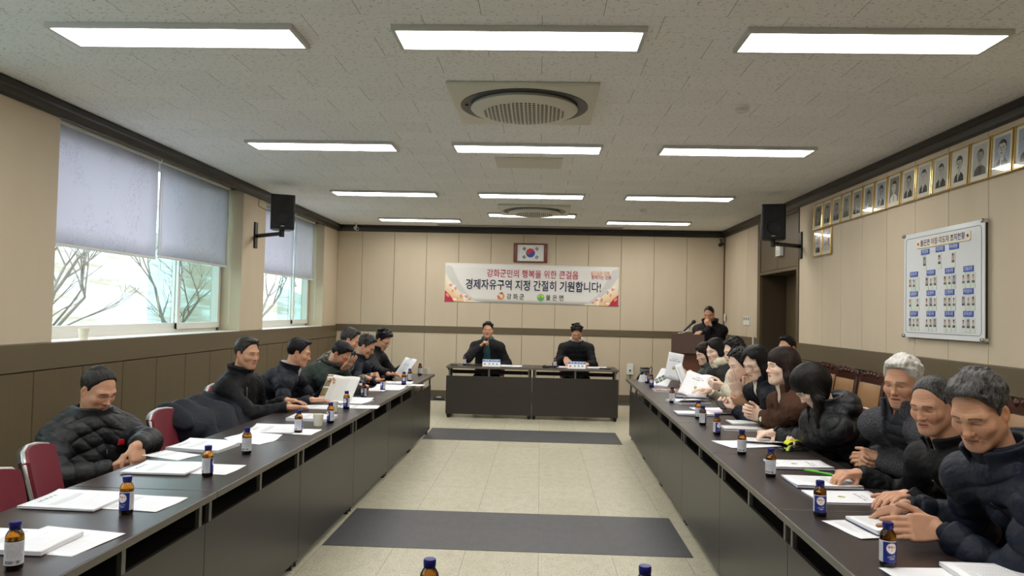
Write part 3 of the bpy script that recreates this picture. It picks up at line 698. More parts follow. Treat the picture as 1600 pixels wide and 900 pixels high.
for px_, py_, fc, lb in ((1387, 888, 28, 'amber bottle with blue label nearest the camera on the right table'), (1281, 809, 8, 'amber bottle with blue label before the sheet with a green emblem'),
        (1204, 748, 160, 'amber drink bottle left of the navy-backed booklet with emblem'), (1159, 713, 165, 'amber drink bottle in front of the fanned blank sheets'),
        (1120, 682, 38, 'amber drink bottle before the woman in the brown suede jacket'), (1098, 667, 100, 'amber drink bottle, nearer of the pair before the woman with glasses'),
        (1091, 657, 140, 'amber drink bottle, farther of the pair before the woman with glasses'), (1050, 632, 120, 'amber drink bottle alone before the red patterned magazine'),
        (1018, 608, -8, 'amber drink bottle left of the booklet with photo diamonds'), (1011, 601, 60, 'amber drink bottle behind the one beside the photo booklet'), (1001, 593, 140, 'last amber drink bottle at the far end of the right table')):
    p = zp(px_, py_-3, TZ); put_bottle(p[0], min(p[1], 8.98), fc, lb, group='drink bottles on the right tables')
put_bottle(-0.266, 1.915, 120, 'amber bottle cap rising at the bottom edge, left of centre', group='bottles on the near table'); put_bottle(0.277, 1.92, 120, 'amber bottle cap rising at the bottom edge, right of centre', group='bottles on the near table')
put_bottle(-1.065, 10.72, 170, 'amber drink bottle left of the blue name card of the man with the microphone', group='bottles on the head tables'); put_bottle(0.225, 10.66, 170, 'amber drink bottle left of the name card of the man in the black pullover', group='bottles on the head tables')

# ------------------------------------------------------------------ paper cups
M_CUP = mat('cream_paper_cup', rgb(226, 222, 204), 0.6)
def cup(x, y, z, label, s=1.0):
    e = empty('paper_cup', label, 'cup', (x, y, z), group='white paper cups')
    b = MB(); b.lathe([(0.0, 0.004), (0.024*s, 0.004), (0.0265*s, 0), (0.0345*s, 0.074*s), (0.033*s, 0.074*s), (0.0255*s, 0.006), (0, 0.006)], 28); b.build('cup_wall', M_CUP, e, smooth=40)
    b = MB(); b.tube([(0.0342*s*math.cos(a*math.pi/12), 0.0342*s*math.sin(a*math.pi/12), 0.074*s) for a in range(24)], 0.0016, 6, True); b.build('rim', M_CUP, e, smooth=True)
p = zp(497, 665, TZ); cup(p[0], p[1], TZ, 'white paper cup between two bottles on the left table, nearer one')
p = zp(521, 643, TZ); cup(p[0], p[1], TZ, 'white paper cup beside the open booklet, partly behind a bottle')
p = zp(666, 584, TZ); cup(p[0]+0.02, min(p[1], 9.0), TZ, 'white paper cup at the far end of the left table')
cup(-3.60, 5.81, ZS+0.004, 'white paper cup on the window sill', 1.15)

# ------------------------------------------------------------------ printed papers
M_PAPER = mat('plain_white_paper', rgb(240, 240, 243), 0.65)
M_EDGEP = mat('paper_edges', rgb(214, 214, 218), 0.7, var=0.08, vscale=4, stretch=(1, 1, 900))
M_NAVYC = mat('navy_booklet_cover', rgb(30, 38, 84), 0.4)
def m_print(name, kind):
    m = bpy.data.materials.new(name); t = NT(m); v = t.coord(); x, y, z = t.sep(v)
    inm = x.abs().lt(0.088)*y.abs().lt(0.128)
    if kind == 'text':
        ln = (y/0.0092).mod(1.0).lt(0.42); n = t.noise(t.map(v, (190, 0.1, 1)), 1.0, 1.0).gt(0.42)
        ro = t.noise(t.map(t.comb(y*1.0, (y/0.0092).floor()*0.0, 0.0), (1, 1, 1)), 55.0, 0.0).rmap(0.3, 0.7, -0.02, 0.09)
        ink = ln*n*inm*x.lt(ro)*0.36; tab = (y.gt(0.02)*y.lt(0.055)*x.abs().lt(0.085))*0.25; hd = y.gt(0.108)*y.lt(0.122)*x.abs().lt(0.05)*t.noise(t.map(v, (120, 60, 1)), 1.0, 1.0).gt(0.48)*0.75
        c = t.mix(ink.max(tab).max(hd), rgb(240, 240, 243), rgb(70, 70, 80))
    elif kind == 'cover':
        dx = x/0.016; dy = (y+0.02)/0.016; d = dx*dx+dy*dy; lg = d.lt(1.0); lg2 = d.lt(0.55)
        hd = (y-0.06).abs().lt(0.006)*x.abs().lt(0.062)*t.noise(t.map(v, (230, 60, 1)), 1.0, 1.0).gt(0.47)*0.7
        hd2 = (y-0.08).abs().lt(0.004)*x.abs().lt(0.04)*t.noise(t.map(v, (260, 60, 1)), 1.0, 1.0).gt(0.47)*0.6
        ft = (y+0.11).abs().lt(0.004)*x.abs().lt(0.03)*t.noise(t.map(v, (260, 60, 1)), 1.0, 1.0).gt(0.47)*0.5
        c = t.mix(hd.max(hd2).max(ft), rgb(236, 236, 240), rgb(80, 80, 90)); c = t.mix(lg, c, rgb(132, 160, 96)); c = t.mix(lg2*(y+0.02).gt(0.0), c, rgb(196, 190, 110)); c = t.mix(lg2*(y+0.02).lt(-0.004), c, rgb(108, 128, 90))
    elif kind == 'photo':
        a = (x*0.707+y*0.707+0.02)/0.043; bb = (x*-0.707+y*0.707-0.01)/0.043
        ins = (a.mod(1.0)-0.5).abs().lt(0.44)*(bb.mod(1.0)-0.5).abs().lt(0.44)*(a+0.0).abs().lt(2.0)*bb.gt(-1.0)*bb.lt(1.0)
        wn = t.new('ShaderNodeTexWhiteNoise', noise_dimensions='2D'); t.l.new(t.comb(a.floor(), bb.floor(), 0.0), wn.inputs['Vector']); q = V(t, wn.outputs[0])
        pc = t.mix(q.gt(0.35), rgb(60, 104, 176), rgb(104, 140, 70)); pc = t.mix(q.gt(0.6), pc, rgb(90, 84, 80)); pc = t.mix(t.noise(v, 90.0, 2.0), pc, rgb(60, 62, 66))
        c = t.mix(ins, rgb(230, 232, 238), pc)
        tx = (y+0.115).abs().lt(0.014)*x.abs().lt(0.05)*t.noise(t.map(v, (160, 110, 1)), 1.0, 1.0).gt(0.5)*0.5; c = t.mix(tx, c, rgb(60, 70, 120))
    elif kind == 'spread':
        ln = (y/0.0092).mod(1.0).lt(0.4); n = t.noise(t.map(v, (160, 0.1, 1)), 1.0, 1.0).gt(0.5); pic = x.lt(-0.11)*y.abs().lt(0.12)*((y/0.09).mod(1.0)).gt(0.18)*x.gt(-0.19)
        c = t.mix(ln*n*inm*0.3, rgb(236, 232, 226), rgb(120, 100, 80)); pc = t.mix(t.noise(v, 40.0, 3.0), rgb(60, 66, 48), rgb(196, 168, 110)); c = t.mix(pic, c, pc)
    else:
        n = t.noise(v, 26.0, 1.0); c = t.mix(n.step(0.45, 0.5), rgb(206, 150, 132), rgb(150, 36, 44)); c = t.mix(n.step(0.58, 0.62), c, rgb(36, 32, 34)); c = t.mix(t.noise(v, 17.0, 1.0).step(0.56, 0.6), c, rgb(232, 214, 200))
    t.put(t.bsdf.inputs['Base Color'], c); t.bsdf.inputs['Roughness'].default_value = 0.5; return m
M_TEXT, M_COVER, M_PHOTO, M_SPREAD, M_MAG = [m_print(n, k) for n, k in (('printed_text_page', 'text'), ('cover_page_with_emblem', 'cover'), ('photo_cover', 'photo'), ('picture_spread', 'spread'), ('red_patterned_cover', 'mag'))]
stackz = {}
def sheet_fn(w, h, cu, cv, ph=0.0):
    return lambda u, v: (-w+2*w*u, -h+2*h*v, 0.0006+cu*max(0, (u-0.55))**2*4+cv*max(0, v-0.5)**2*4+0.0008*math.sin(u*7+v*5+ph)+0.0008)
def booklet(px_, py_, rot, th, face, label, back=None, z=TZ, w=0.105, h=0.1485, name='document_stack', cat='papers', dxy=None, cu=0.004, group='printed handouts on the tables'):
    p = zp(px_, py_, z+th) if dxy is None else dxy
    e = empty(name, label, cat, (p[0], p[1], z), math.radians(rot), group)
    if back is not None:
        b = MB(); b.box(-w-0.001, w+0.001, -h-0.001, h+0.001, 0.0002, max(0.0022, th*0.35)); b.build('back_cover', back, e); z0 = max(0.0022, th*0.35)
    else: z0 = 0.0002
    b = MB(); b.box(-w, w, -h, h, z0, th); b.build('pages', M_EDGEP, e)
    b = MB(); f = sheet_fn(w, h, cu, 0.002, px_); b.grid(lambda u, v: tuple(Vector(f(u, v))+Vector((0, 0, th))), 10, 8, 0.0004); b.build('top_page', face, e, smooth=True)
    return e
def sheet(px_, py_, rot, label, face=None, z=TZ, lift=0.0, cu=0.003, cv=0.003, w=0.105, h=0.1485, dxy=None, group='loose sheets on the tables'):
    p = zp(px_, py_, z+lift) if dxy is None else dxy
    b = MB(); f = sheet_fn(w, h, cu, cv, px_); b.grid(f, 12, 10, 0.0004)
    o = b.build('paper_sheet', face or M_PAPER, smooth=True, loc=(p[0], p[1], z+lift), rotz=math.radians(rot)); return tag(o, label, 'paper', group)
# left row (page top points to the sitter's far side: rot 90 = page top towards -X)
sheet(92, 846, 82, 'loose white sheet under the nearest left stack, beside the first bottle', M_TEXT, w=0.12)
booklet(36, 846, 90, 0.012, M_TEXT, 'stack of printed pages nearest the camera on the left table', cu=0.001, dxy=(-1.63, 2.33), z=TZ+0.003)
sheet(214, 786, 84, 'loose printed sheet sticking out right of the bottle near the first stack', M_TEXT)
booklet(118, 782, 88, 0.006, M_TEXT, 'thin printed handout behind the second bottle, by the near empty chair', cu=0.012, z=TZ+0.003, w=0.115)
sheet(322, 733, 86, 'loose printed sheet under the third bottle on the left table', M_TEXT)
booklet(258, 731, 90, 0.006, M_TEXT, 'thin printed handout in front of the dozing man', cu=0.008, z=TZ+0.003, w=0.115)
sheet(268, 712, 70, 'small printed leaflet lying just before the dozing man\'s hands', M_TEXT, w=0.075, h=0.12)
booklet(318, 696, 84, 0.014, M_TEXT, 'thick booklet with curling pages between the empty chair and the bottle', cu=0.016, w=0.115)
sheet(396, 688, 74, 'folded white sheet standing curled behind the fourth bottle', M_PAPER, cu=0.03, cv=0.02, h=0.12)
sheet(470, 675, 88, 'small white sheet showing right of the bottle near the paper cup', M_PAPER, w=0.10, h=0.10)
booklet(428, 671, 92, 0.005, M_TEXT, 'printed handout with a lifted corner, left of the bottle near the cup', cu=0.018, w=0.12, z=TZ+0.003)
booklet(488, 651, 90, 0.016, M_TEXT, 'thick white stack behind the nearer paper cup', w=0.11)
booklet(497, 636, 88, 0.004, M_TEXT, 'thin handout under the hand of the man in the zip jacket')
sheet(562, 636, 95, 'loose white sheet right of the bottle before the open booklet', M_TEXT, w=0.09)
booklet(548, 627, 80, 0.006, M_PAPER, 'rumpled white papers under the open booklet', cu=0.024, w=0.13)
booklet(578, 609, 92, 0.006, M_TEXT, 'thin handout beside the elbow of the man in green', back=M_NAVYC)
booklet(606, 607, 84, 0.005, M_PAPER, 'folded pages before the hands of the man in green', cu=0.03, w=0.12)
booklet(622, 598, 92, 0.012, M_TEXT, 'white stack before the smiling man on the left')
sheet(648, 602, 88, 'small loose sheet beside the far left bottles', M_PAPER, w=0.07, h=0.09)
# open booklets held up
def open_book(x, y, z, az, tilt, face, label, w=0.21, h=0.285, bend=0.05, back=None, roll=0.0, th=0.004, name='open_booklet'):
    """a booklet held upright; the printed face looks along azimuth az, tilted back by tilt"""
    M = Matrix.Translation((x, y, z)) @ Matrix.Rotation(math.radians(az+90), 4, 'Z') @ Matrix.Rotation(math.radians(90-tilt), 4, 'X') @ Matrix.Rotation(math.radians(roll), 4, 'Z')
    e = empty(name, label, 'booklet', group='booklets held open'); e.matrix_world = M
    b = MB(); b.grid(lambda u, v: (-w+2*w*u, -h/2+h*v, bend*((2*abs(u-0.5))**0.7)*0.8*math.sin(math.pi*min(1, 2*abs(u-0.5)*0.8+0.1))+0.012*v*v), 24, 8, 0.0008); b.build('open_pages', face, e, smooth=True)
    b = MB(); b.grid(lambda u, v: (-w+2*w*u, -h/2+h*v, -0.003+bend*((2*abs(u-0.5))**0.7)*0.8*math.sin(math.pi*min(1, 2*abs(u-0.5)*0.8+0.1))+0.012*v*v), 24, 8, th); b.build('page_block', back or M_PAPER, e, smooth=True)
    return e
open_book(-1.66, 6.22, TZ+0.085, -122, 32, M_SPREAD, 'open picture booklet held by the man in the navy puffer jacket', w=0.19, h=0.25, bend=0.03)
open_book(-1.55, 8.72, TZ+0.09, -150, 38, M_TEXT, 'open booklet held by the man with glasses at the far left', w=0.19, h=0.25, bend=0.03)
# right row (page top towards +X: rot -90)
sheet(1452, 897, -84, 'loose white sheet under the bottom right stack', M_PAPER, dxy=(1.22, 2.30))
booklet(1545, 893, -92, 0.012, M_TEXT, 'stack of printed pages at the bottom right corner', dxy=(1.42, 2.30), z=TZ+0.003, w=0.12, h=0.16)
sheet(1375, 826, -78, 'loose white sheet under the stack of the front man in navy', M_TEXT, w=0.12, h=0.16)
booklet(1405, 818, -82, 0.015, M_TEXT, 'thick handout under the hands of the front man in navy', back=M_NAVYC, z=TZ+0.003)
booklet(1322, 777, -88, 0.004, M_COVER, 'white handout with a green emblem behind the second right bottle', w=0.115)
booklet(1283, 752, -90, 0.011, M_TEXT, 'navy-backed booklet under the hand with the green pen', back=M_NAVYC, w=0.115)
booklet(1247, 725, -90, 0.011, M_COVER, 'navy-backed booklet with green emblem beside the yellow strap', back=M_NAVYC)
sheet(1165, 694, -76, 'lower of the fanned white sheets before the woman in black puffer', M_PAPER, w=0.13, h=0.16)
sheet(1196, 690, -104, 'upper fanned white sheet under the hands of the woman in black puffer', M_TEXT, lift=0.004, cu=0.02, w=0.12, h=0.15)
booklet(1172, 660, -90, 0.012, M_TEXT, 'booklet with blue edge before the woman in brown suede', back=M_NAVYC, w=0.10)
booklet(1168, 670, -94, 0.010, M_SPREAD, 'pale folder lying under the booklet of the woman in brown', dxy=(1.40, 5.22), w=0.09, h=0.13)
booklet(1086, 645, -90, 0.012, M_PAPER, 'navy-backed white booklet behind the pair of bottles', back=M_NAVYC)
booklet(1108, 636, -80, 0.008, M_PAPER, 'white papers before the woman with glasses', back=M_NAVYC, w=0.12, dxy=(1.42, 6.22))
booklet(1075, 630, -70, 0.014, M_PAPER, 'heap of white papers under the open booklet in the right row', cu=0.03, w=0.14, dxy=(1.33, 6.75))
booklet(1078, 622, -105, 0.010, M_PAPER, 'loose pile of white papers beside the red magazine', cu=0.03, w=0.13, dxy=(1.42, 7.05))
booklet(1034, 607, -90, 0.014, M_MAG, 'red and black patterned magazine on the right table', name='magazine', cat='magazine', w=0.11, h=0.15, dxy=(1.32, 7.72))
open_book(1.38, 8.35, TZ+0.075, -135, 48, M_PHOTO, 'booklet with a diamond grid of photos propped on the right table', w=0.105, h=0.27, bend=0.012)
open_book(1.50, 7.22, TZ+0.105, -128, 38, M_COVER, 'large open booklet with an emblem held by the woman in camel', w=0.15, h=0.25, bend=0.05, roll=-8)
open_book(1.40, 7.42, TZ+0.17, -60, 22, M_PAPER, 'folded back cover sheets of the large open booklet', w=0.05, h=0.26, bend=0.02, roll=12, back=M_NAVYC, th=0.008)
open_book(1.46, 8.20, TZ+0.22, -118, 12, M_COVER, 'booklet held upright by the woman in grey green', w=0.085, h=0.29, bend=0.012, roll=-8)
# ------------------------------------------------------------------ small things on the tables
M_YEL = mat('fluorescent_yellow_strap', rgb(206, 222, 20), 0.5, bump=0.4, bscale=90)
M_LIME = mat('lime_lanyard', rgb(186, 208, 112), 0.6)
M_GREENP = mat('green_pen_plastic', rgb(84, 176, 46), 0.3)
p = zp(1222, 697, TZ)
e = empty('mobile_phone', 'black phone lying under the yellow strap, right table', 'phone', (1.49, 4.46, TZ), math.radians(-84))
b = MB(); b.box(-0.038, 0.038, -0.078, 0.078, 0.0, 0.009, bev=0.004); b.build('phone_body', M_BLACKPL, e)
b = MB(); b.box(-0.034, 0.034, -0.072, 0.072, 0.0088, 0.0095); b.build('screen', mat('dark_phone_screen', rgb(14, 14, 18), 0.08), e)
e = empty('wrist_strap', 'fluorescent yellow strap with pale lanyard by the woman in black puffer', 'strap', (1.53, 4.56, TZ+0.009), math.radians(-80))
b = MB(); b.grid(lambda u, v: (-0.028+0.056*v, -0.055+0.11*u, 0.005+0.026*max(0.0, math.sin(u*math.pi))**0.45+0.0025*math.sin(u*9+v*3)), 24, 6, 0.003); b.build('strap_band', M_YEL, e, smooth=True)
b = MB(); b.grid(lambda u, v: (0.045+0.10*u-0.02*math.sin(u*3.1), -0.02-0.11*u+0.02*v, 0.003-0.006*u+0.014*math.sin(u*3.14)), 24, 2, 0.002); b.build('lanyard', M_LIME, e, smooth=True)
e = empty('pen', 'green pen under the fingers of the man in the black jacket', 'pen', (1.37, 3.73, TZ+0.021), math.radians(138))
b = MB(); b.lathe([(0.001, -0.075), (0.005, -0.062), (0.006, -0.055), (0.006, 0.05), (0.0055, 0.072), (0, 0.073)], 12, Matrix.Rotation(math.pi/2, 4, 'Y') @ Matrix.Translation((0, 0, 0))); b.build('barrel', M_GREENP, e, smooth=40)
b = MB(); b.box(-0.0, 0.07, -0.002, 0.002, 0.006, 0.0085); b.build('clip', M_LIME, e)
e = empty('wallet', 'dark brown wallet beside the folder of the woman in brown', 'wallet', (1.60, 5.22, TZ), math.radians(-86)); b = MB(); b.box(-0.045, 0.045, -0.06, 0.06, 0, 0.014, bev=0.005); b.build('wallet_body', mat('brown_leather', rgb(74, 52, 34), 0.5), e)
b = MB(); b.box(-0.046, -0.02, -0.061, 0.061, 0.013, 0.0155, bev=0.001); b.build('flap', mat('brown_leather_flap', rgb(92, 66, 42), 0.5), e)
# name cards
M_CARDB = mat('blue_name_card', rgb(66, 122, 186), 0.5); M_INKP = mat('dark_ink', rgb(46, 46, 54), 0.6); M_ORANGE = mat('orange_print', rgb(226, 150, 70), 0.5)
def name_card(x, y, label):
    e = empty('name_card', label, 'name card', (x, y, TZ), group='name cards on the head tables')
    b = MB(); b.prism([(-0.04, 0), (0.04, 0), (0.0, 0.095)], -0.125, 0.125, Matrix(((0, 0, 1, 0), (1, 0, 0, 0), (0, 1, 0, 0), (0, 0, 0, 1)))); b.build('card', M_PAPER, e)
    M = Matrix.Translation((0, -0.0405, 0)) @ Matrix.Rotation(math.radians(90-22.8), 4, 'X')
    b = MB(); b.box(-0.124, 0.124, 0.066, 0.098, 0, 0.0008, M); b.build('header_band', M_CARDB, e)
    text_mesh('card_lettering', 'ㅇㅇ ㅇㅇㅇ', 0.024, M @ Matrix.Translation((0, 0.082, 0.001)), M_WPRINT, e, bold=0.0008, xw=0.19)
    text_mesh('card_lettering', 'ㅇ  ㅇ  ㅇ', 0.045, M @ Matrix.Translation((0.025, 0.034, 0.001)), M_INKP, e, bold=0.002, xw=0.13)
    b = MB(); b.lathe([(0.016, 0), (0.016, 0.001), (0, 0.001)], 16, M @ Matrix.Translation((-0.092, 0.034, 0.0))); b.build('card_emblem', M_ORANGE, e)
name_card(-0.67, 10.60, 'folded name card with blue band before the man with the microphone')
name_card(0.53, 10.60, 'folded name card with blue band before the man in the black pullover')
sheet(0, 0, -2, 'white sheet beside the left name card on the head table', M_TEXT, dxy=(-0.40, 10.74), w=0.16)
sheet(0, 0, 4, 'white sheet left of the right name card on the head table', M_TEXT, dxy=(0.30, 10.80), w=0.15, h=0.12)
booklet(0, 0, 2, 0.008, M_TEXT, 'white papers right of the right name card on the head table', dxy=(0.82, 10.74), w=0.14, h=0.11)
def mic_shape(e, L=0.20):
    b = MB(); b.lathe([(0.0, -0.01), (0.010, -0.008), (0.011, 0.0), (0.015, L*0.75), (0.017, L*0.8), (0.017, L*0.82)], 14); b.build('mic_handle', M_BLACKPL, e, smooth=40)
    b = MB(); b.lathe([(0.017, L*0.82), (0.026, L*0.9), (0.027, L*0.98), (0.020, L*1.08), (0, L*1.11)], 16); b.build('mic_head', mat('dark_mic_mesh', rgb(40, 40, 42), 0.45, 0.5, bump=0.5, bscale=500, bdist=0.002), e, smooth=60)
e = empty('microphone', 'handheld microphone lying on the right head table', 'microphone'); mic_shape(e); e.matrix_world = Matrix.Translation((0.27, 10.56, TZ+0.026)) @ Matrix.Rotation(math.radians(-94), 4, 'Y')
e = empty('mobile_phone', 'dark phone lying at the right end of the head table', 'phone', (0.93, 10.60, TZ), math.radians(70)); b = MB(); b.box(-0.04, 0.04, -0.08, 0.08, 0, 0.014, bev=0.004); b.build('phone_case', M_BLACKPL, e); b = MB(); b.box(-0.034, 0.034, -0.072, 0.072, 0.0138, 0.0146); b.build('screen', M_BLACKPL, e)
e = empty('mobile_phone', 'dark phone beside the left name card on the head table', 'phone', (-0.86, 10.66, TZ), math.radians(80)); b = MB(); b.box(-0.036, 0.036, -0.075, 0.075, 0, 0.012, bev=0.004); b.build('phone_case', M_BLACKPL, e); b = MB(); b.box(-0.03, 0.03, -0.068, 0.068, 0.0118, 0.0126); b.build('screen', M_BLACKPL, e)
e = empty('card_case', 'small brown case at the left end of the head table', 'case', (-1.20, 10.62, TZ)); b = MB(); b.box(-0.05, 0.05, -0.03, 0.03, 0, 0.016, bev=0.004); b.build('case_body', mat('brown_case', rgb(92, 70, 44), 0.45), e); b = MB(); b.box(-0.051, 0.051, -0.031, 0.031, 0.012, 0.019, bev=0.003); b.build('case_lid', mat('brown_case_lid', rgb(110, 86, 56), 0.45), e)
# device and tent card at the far right table end
e = empty('desk_device', 'silver handheld device with black grip and looped cable, far end of the right table', 'device', (1.24, 8.92, TZ), math.radians(15))
b = MB(); b.box(-0.05, 0.06, -0.03, 0.03, 0.10, 0.135, bev=0.008); b.build('device_head', M_SILVER, e); b = MB(); b.box(-0.045, 0.05, -0.028, 0.028, 0.137, 0.152, bev=0.004); b.build('device_top', M_BLACKPL, e)
b = MB(); b.tube([(-0.02, 0, 0.105), (-0.05, 0, 0.06), (-0.085, 0, 0.012)], [0.016, 0.018, 0.016], 10); b.build('grip', M_BLACKPL, e, smooth=True)
b = MB(); b.tube([(0.05, 0, 0.12), (0.09, 0.01, 0.16), (0.11, 0.02, 0.14), (0.10, 0.02, 0.09), (0.075, 0.02, 0.04), (0.07, 0.02, 0.006)], 0.005, 6); b.build('cable', M_BLACKPL, e, smooth=True)
b = MB(); b.box(0.02, 0.06, -0.02, 0.02, 0.0, 0.105, bev=0.004); b.build('stand', M_SILVER, e)
b = MB(); b.prism([(-0.035, 0), (0.035, 0), (0.0, 0.08)], -0.045, 0.045, Matrix(((0, 0, 1, 0), (1, 0, 0, 0), (0, 1, 0, 0), (0, 0, 0, 1)))); tag(b.build('tent_card', M_PAPER, loc=(1.20, 8.74, TZ), rotz=math.radians(35)), 'small white tent card before the silver device', 'card')

# ------------------------------------------------------------------ lectern
M_LECT = mat('reddish_brown_veneer', rgb(100, 60, 44), 0.4, var=0.14, vscale=4, stretch=(14, 14, 1)); M_LECT2 = mat('dark_lectern_top', rgb(88, 66, 58), 0.4, var=0.1, vscale=4, stretch=(2, 14, 14))
e = empty('lectern', 'reddish brown wooden lectern in the right back corner', 'lectern', (2.04, 10.42, 0), math.radians(-10))
b = MB(); b.box(-0.16, 0.17, 0.02, 0.38, 0.06, 1.0, bev=0.004); b.build('lectern_body', M_LECT, e); b = MB(); b.box(-0.20, 0.20, -0.02, 0.42, 0, 0.06, bev=0.006); b.build('plinth', M_LECT2, e)
b = MB(); b.prism([(-0.06, 0.98), (0.44, 0.98), (0.44, 1.12), (-0.06, 1.24)], -0.225, 0.215, Matrix(((0, 0, 1, 0), (1, 0, 0, 0), (0, 1, 0, 0), (0, 0, 0, 1)))); b.build('reading_top', M_LECT2, e)
b = MB(); b.tube([(-0.19, 0.10, 0.0), (-0.19, 0.10, 1.0)], 0.008); b.build('microphone_cable', M_CORD, e)
e = empty('microphone', 'black microphone on a clip stand on the lectern', 'microphone'); mic_shape(e, 0.19)
e.matrix_world = Matrix.Translation((1.98, 10.40, 1.285)) @ Matrix.Rotation(math.radians(46), 4, 'Y') @ Matrix.Rotation(math.radians(0), 4, 'X')
b = MB(); b.tube([(0.02, 0, 0.1), (0.03, 0, 0.02), (0.0, 0, -0.045), (-0.03, 0, -0.08)], 0.005, 6); b.build('mic_stand', M_CHROME, e, smooth=True)
# wall fittings
e = empty('switch_plate', 'row of three white wall switches beside the door alcove', 'switch', (XR-0.001, 11.45, 1.445)); 
for k in range(3):
    b = MB(); b.box(-0.014, 0, -0.17+0.115*k, -0.065+0.115*k, -0.075, 0.06, bev=0.004); u_ = b.build('switch_unit', M_WHITEPL, e); b = MB(); b.box(-0.016, -0.013, -0.15+0.115*k, -0.085+0.115*k, -0.0, 0.045); b.build('display', mat('grey_display', rgb(120, 124, 118), 0.3), u_)
e = empty('light_switch', 'white switch on the right back corner post', 'switch', (XR-0.02, 12.72, 1.48), 0); b = MB(); b.box(-0.012, 0, -0.04, 0.04, -0.06, 0.06, bev=0.003); b.build('plate', M_WHITEPL, e); b = MB(); b.box(-0.016, -0.011, -0.02, 0.02, -0.03, 0.03, bev=0.002); b.build('rocker', M_WHITEPL, e)
simple('wall_bracket', 'small white vertical strip on the rail below the switches', 'bracket', (XR-0.016, 11.05, 1.13), lambda b: b.box(-0.012, 0, -0.025, 0.025, -0.09, 0.09, bev=0.003), M_WHITEPL)
e = empty('wall_outlet', 'white power outlet box low on the back wall', 'outlet', (1.545, YB-0.018, 0.565)); b = MB(); b.box(-0.055, 0.055, -0.045, 0, -0.09, 0.09, bev=0.006); b.build('outlet_box', M_WHITEPL, e); b = MB(); b.tube([(0.0, -0.03, -0.09), (0.01, -0.03, -0.2), (0.02, -0.025, -0.45)], 0.006); b.build('cable', M_BLACKPL, e); b = MB(); b.lathe([(0.016, 0), (0.016, 0.006), (0, 0.006)], 12, TR(0.0, -0.045, -0.02, 0, math.pi/2)); b.build('socket', M_BLACKPL, e)
e = empty('floor_outlet', 'small silver floor socket by the back wall left of the head table', 'outlet', (-1.66, 12.55, 0.002)); b = MB(); b.box(-0.09, 0.09, -0.05, 0.05, 0, 0.02, bev=0.006); b.build('socket_base', M_BLACKMT, e); b = MB(); b.box(-0.045, 0.045, -0.03, 0.03, 0.02, 0.05, bev=0.008); b.build('socket_lid', M_SILVER, e)

# ------------------------------------------------------------------ banner, flag
MBK = Matrix(((1, 0, 0, 0), (0, 0, -1, 0), (0, 1, 0, 0), (0, 0, 0, 1)))          # local xy plane on the back wall
MRW = Matrix(((0, 0, -1, 0), (-1, 0, 0, 0), (0, 1, 0, 0), (0, 0, 0, 1)))         # local xy plane on the right wall
FY = YB-0.019
e = empty('banner', 'white cloth banner with red and navy Korean lettering on the back wall', 'banner', (-0.158, FY-0.004, 1.972), math.radians(0)); e.rotation_euler = (0, math.radians(0.4), 0)
M_BAN = mat('white_banner_cloth', rgb(226, 224, 218), 0.6, bump=0.1, bscale=6, bdist=0.02)
bw_, bh_ = 1.495, 0.336
b = MB(); b.grid(lambda u, v: (-bw_+2*bw_*u, -0.002-0.003*math.sin(u*23)*math.sin(v*2.8), -bh_+2*bh_*v), 60, 8, 0.001); b.build('banner_cloth', M_BAN, e, smooth=True)
def bpoly(name, pts, m, dz, flip=False):
    b = MB(); b.poly([(-x if flip else x, -0.006-dz, y) for x, y in (pts[::-1] if flip else pts)]); return b.build(name, m, e)
M_GOLD = bpy.data.materials.new('gold_print'); t = NT(M_GOLD); x, y, z = t.sep(t.coord())
t.put(t.bsdf.inputs['Base Color'], t.mix((x.abs()*0.7-z*1.2).step(1.0, 1.42), rgb(238, 226, 200), rgb(226, 164, 60))); t.bsdf.inputs['Roughness'].default_value = 0.6
M_GREYP = mat('pale_grey_print', rgb(206, 205, 200), 0.6); M_CRIM = mat('crimson_print', rgb(190, 36, 70), 0.6); M_PINK = mat('salmon_print', rgb(228, 150, 122), 0.6); M_PETAL = mat('white_petal_print', rgb(240, 232, 226), 0.6)
M_ROSE = mat('rose_lettering', rgb(184, 40, 84), 0.6); M_NAVYT = mat('navy_lettering', rgb(26, 30, 72), 0.6); M_BLKT = mat('black_lettering', rgb(40, 38, 40), 0.6)
arc = lambda x0, y0, x1, y1, p, n=14: [(x0+(x1-x0)*i/n, y0+(y1-y0)*(1-(1-i/n)**p)) for i in range(n+1)]
for fl in (False, True):
    c = arc(-1.37, 0.27, -0.72, -0.332, 2.6); d = arc(-1.485, 0.16, -0.86, -0.332, 2.0)
    bpoly('grey_sweep', [(-1.46, 0.30)]+c+[(-0.80, -0.332)]+d[::-1], M_GREYP, 0, fl)
    bpoly('gold_sweep', [(-1.485, -0.332)]+d[::-1][:], M_GOLD, 0.0004, fl)
    bpoly('crimson_corner', [(-1.487, -0.333), (-1.32, -0.333), (-1.40, -0.22), (-1.487, -0.14)], M_CRIM, 0.0008, fl)
    R = random.Random(3); b = MB()
    for q in range(16):
        cx_, cy_, a, r = R.uniform(-1.46, -1.02), 0, R.uniform(0, 3), R.uniform(0.022, 0.042); cy_ = R.uniform(-0.31, -0.31+0.34*max(0.05, (-1.0-cx_)/0.46)); b.mi = R.choice((0, 0, 1))
        cx_, cy_ = max(-1.44, cx_), max(-0.29, cy_)
        pts = []
        for k in range(14):
            ex, ey = r*math.cos(k*math.pi/7), r*0.55*math.sin(k*math.pi/7); pts.append((cx_+ex*math.cos(a)-ey*math.sin(a), cy_+ex*math.sin(a)+ey*math.cos(a)))
        b.poly([(-x if fl else x, -0.0072-0.00012*q, y) for x, y in (pts[::-1] if fl else pts)])
    b.build('petals', [M_PETAL, M_PINK], e)
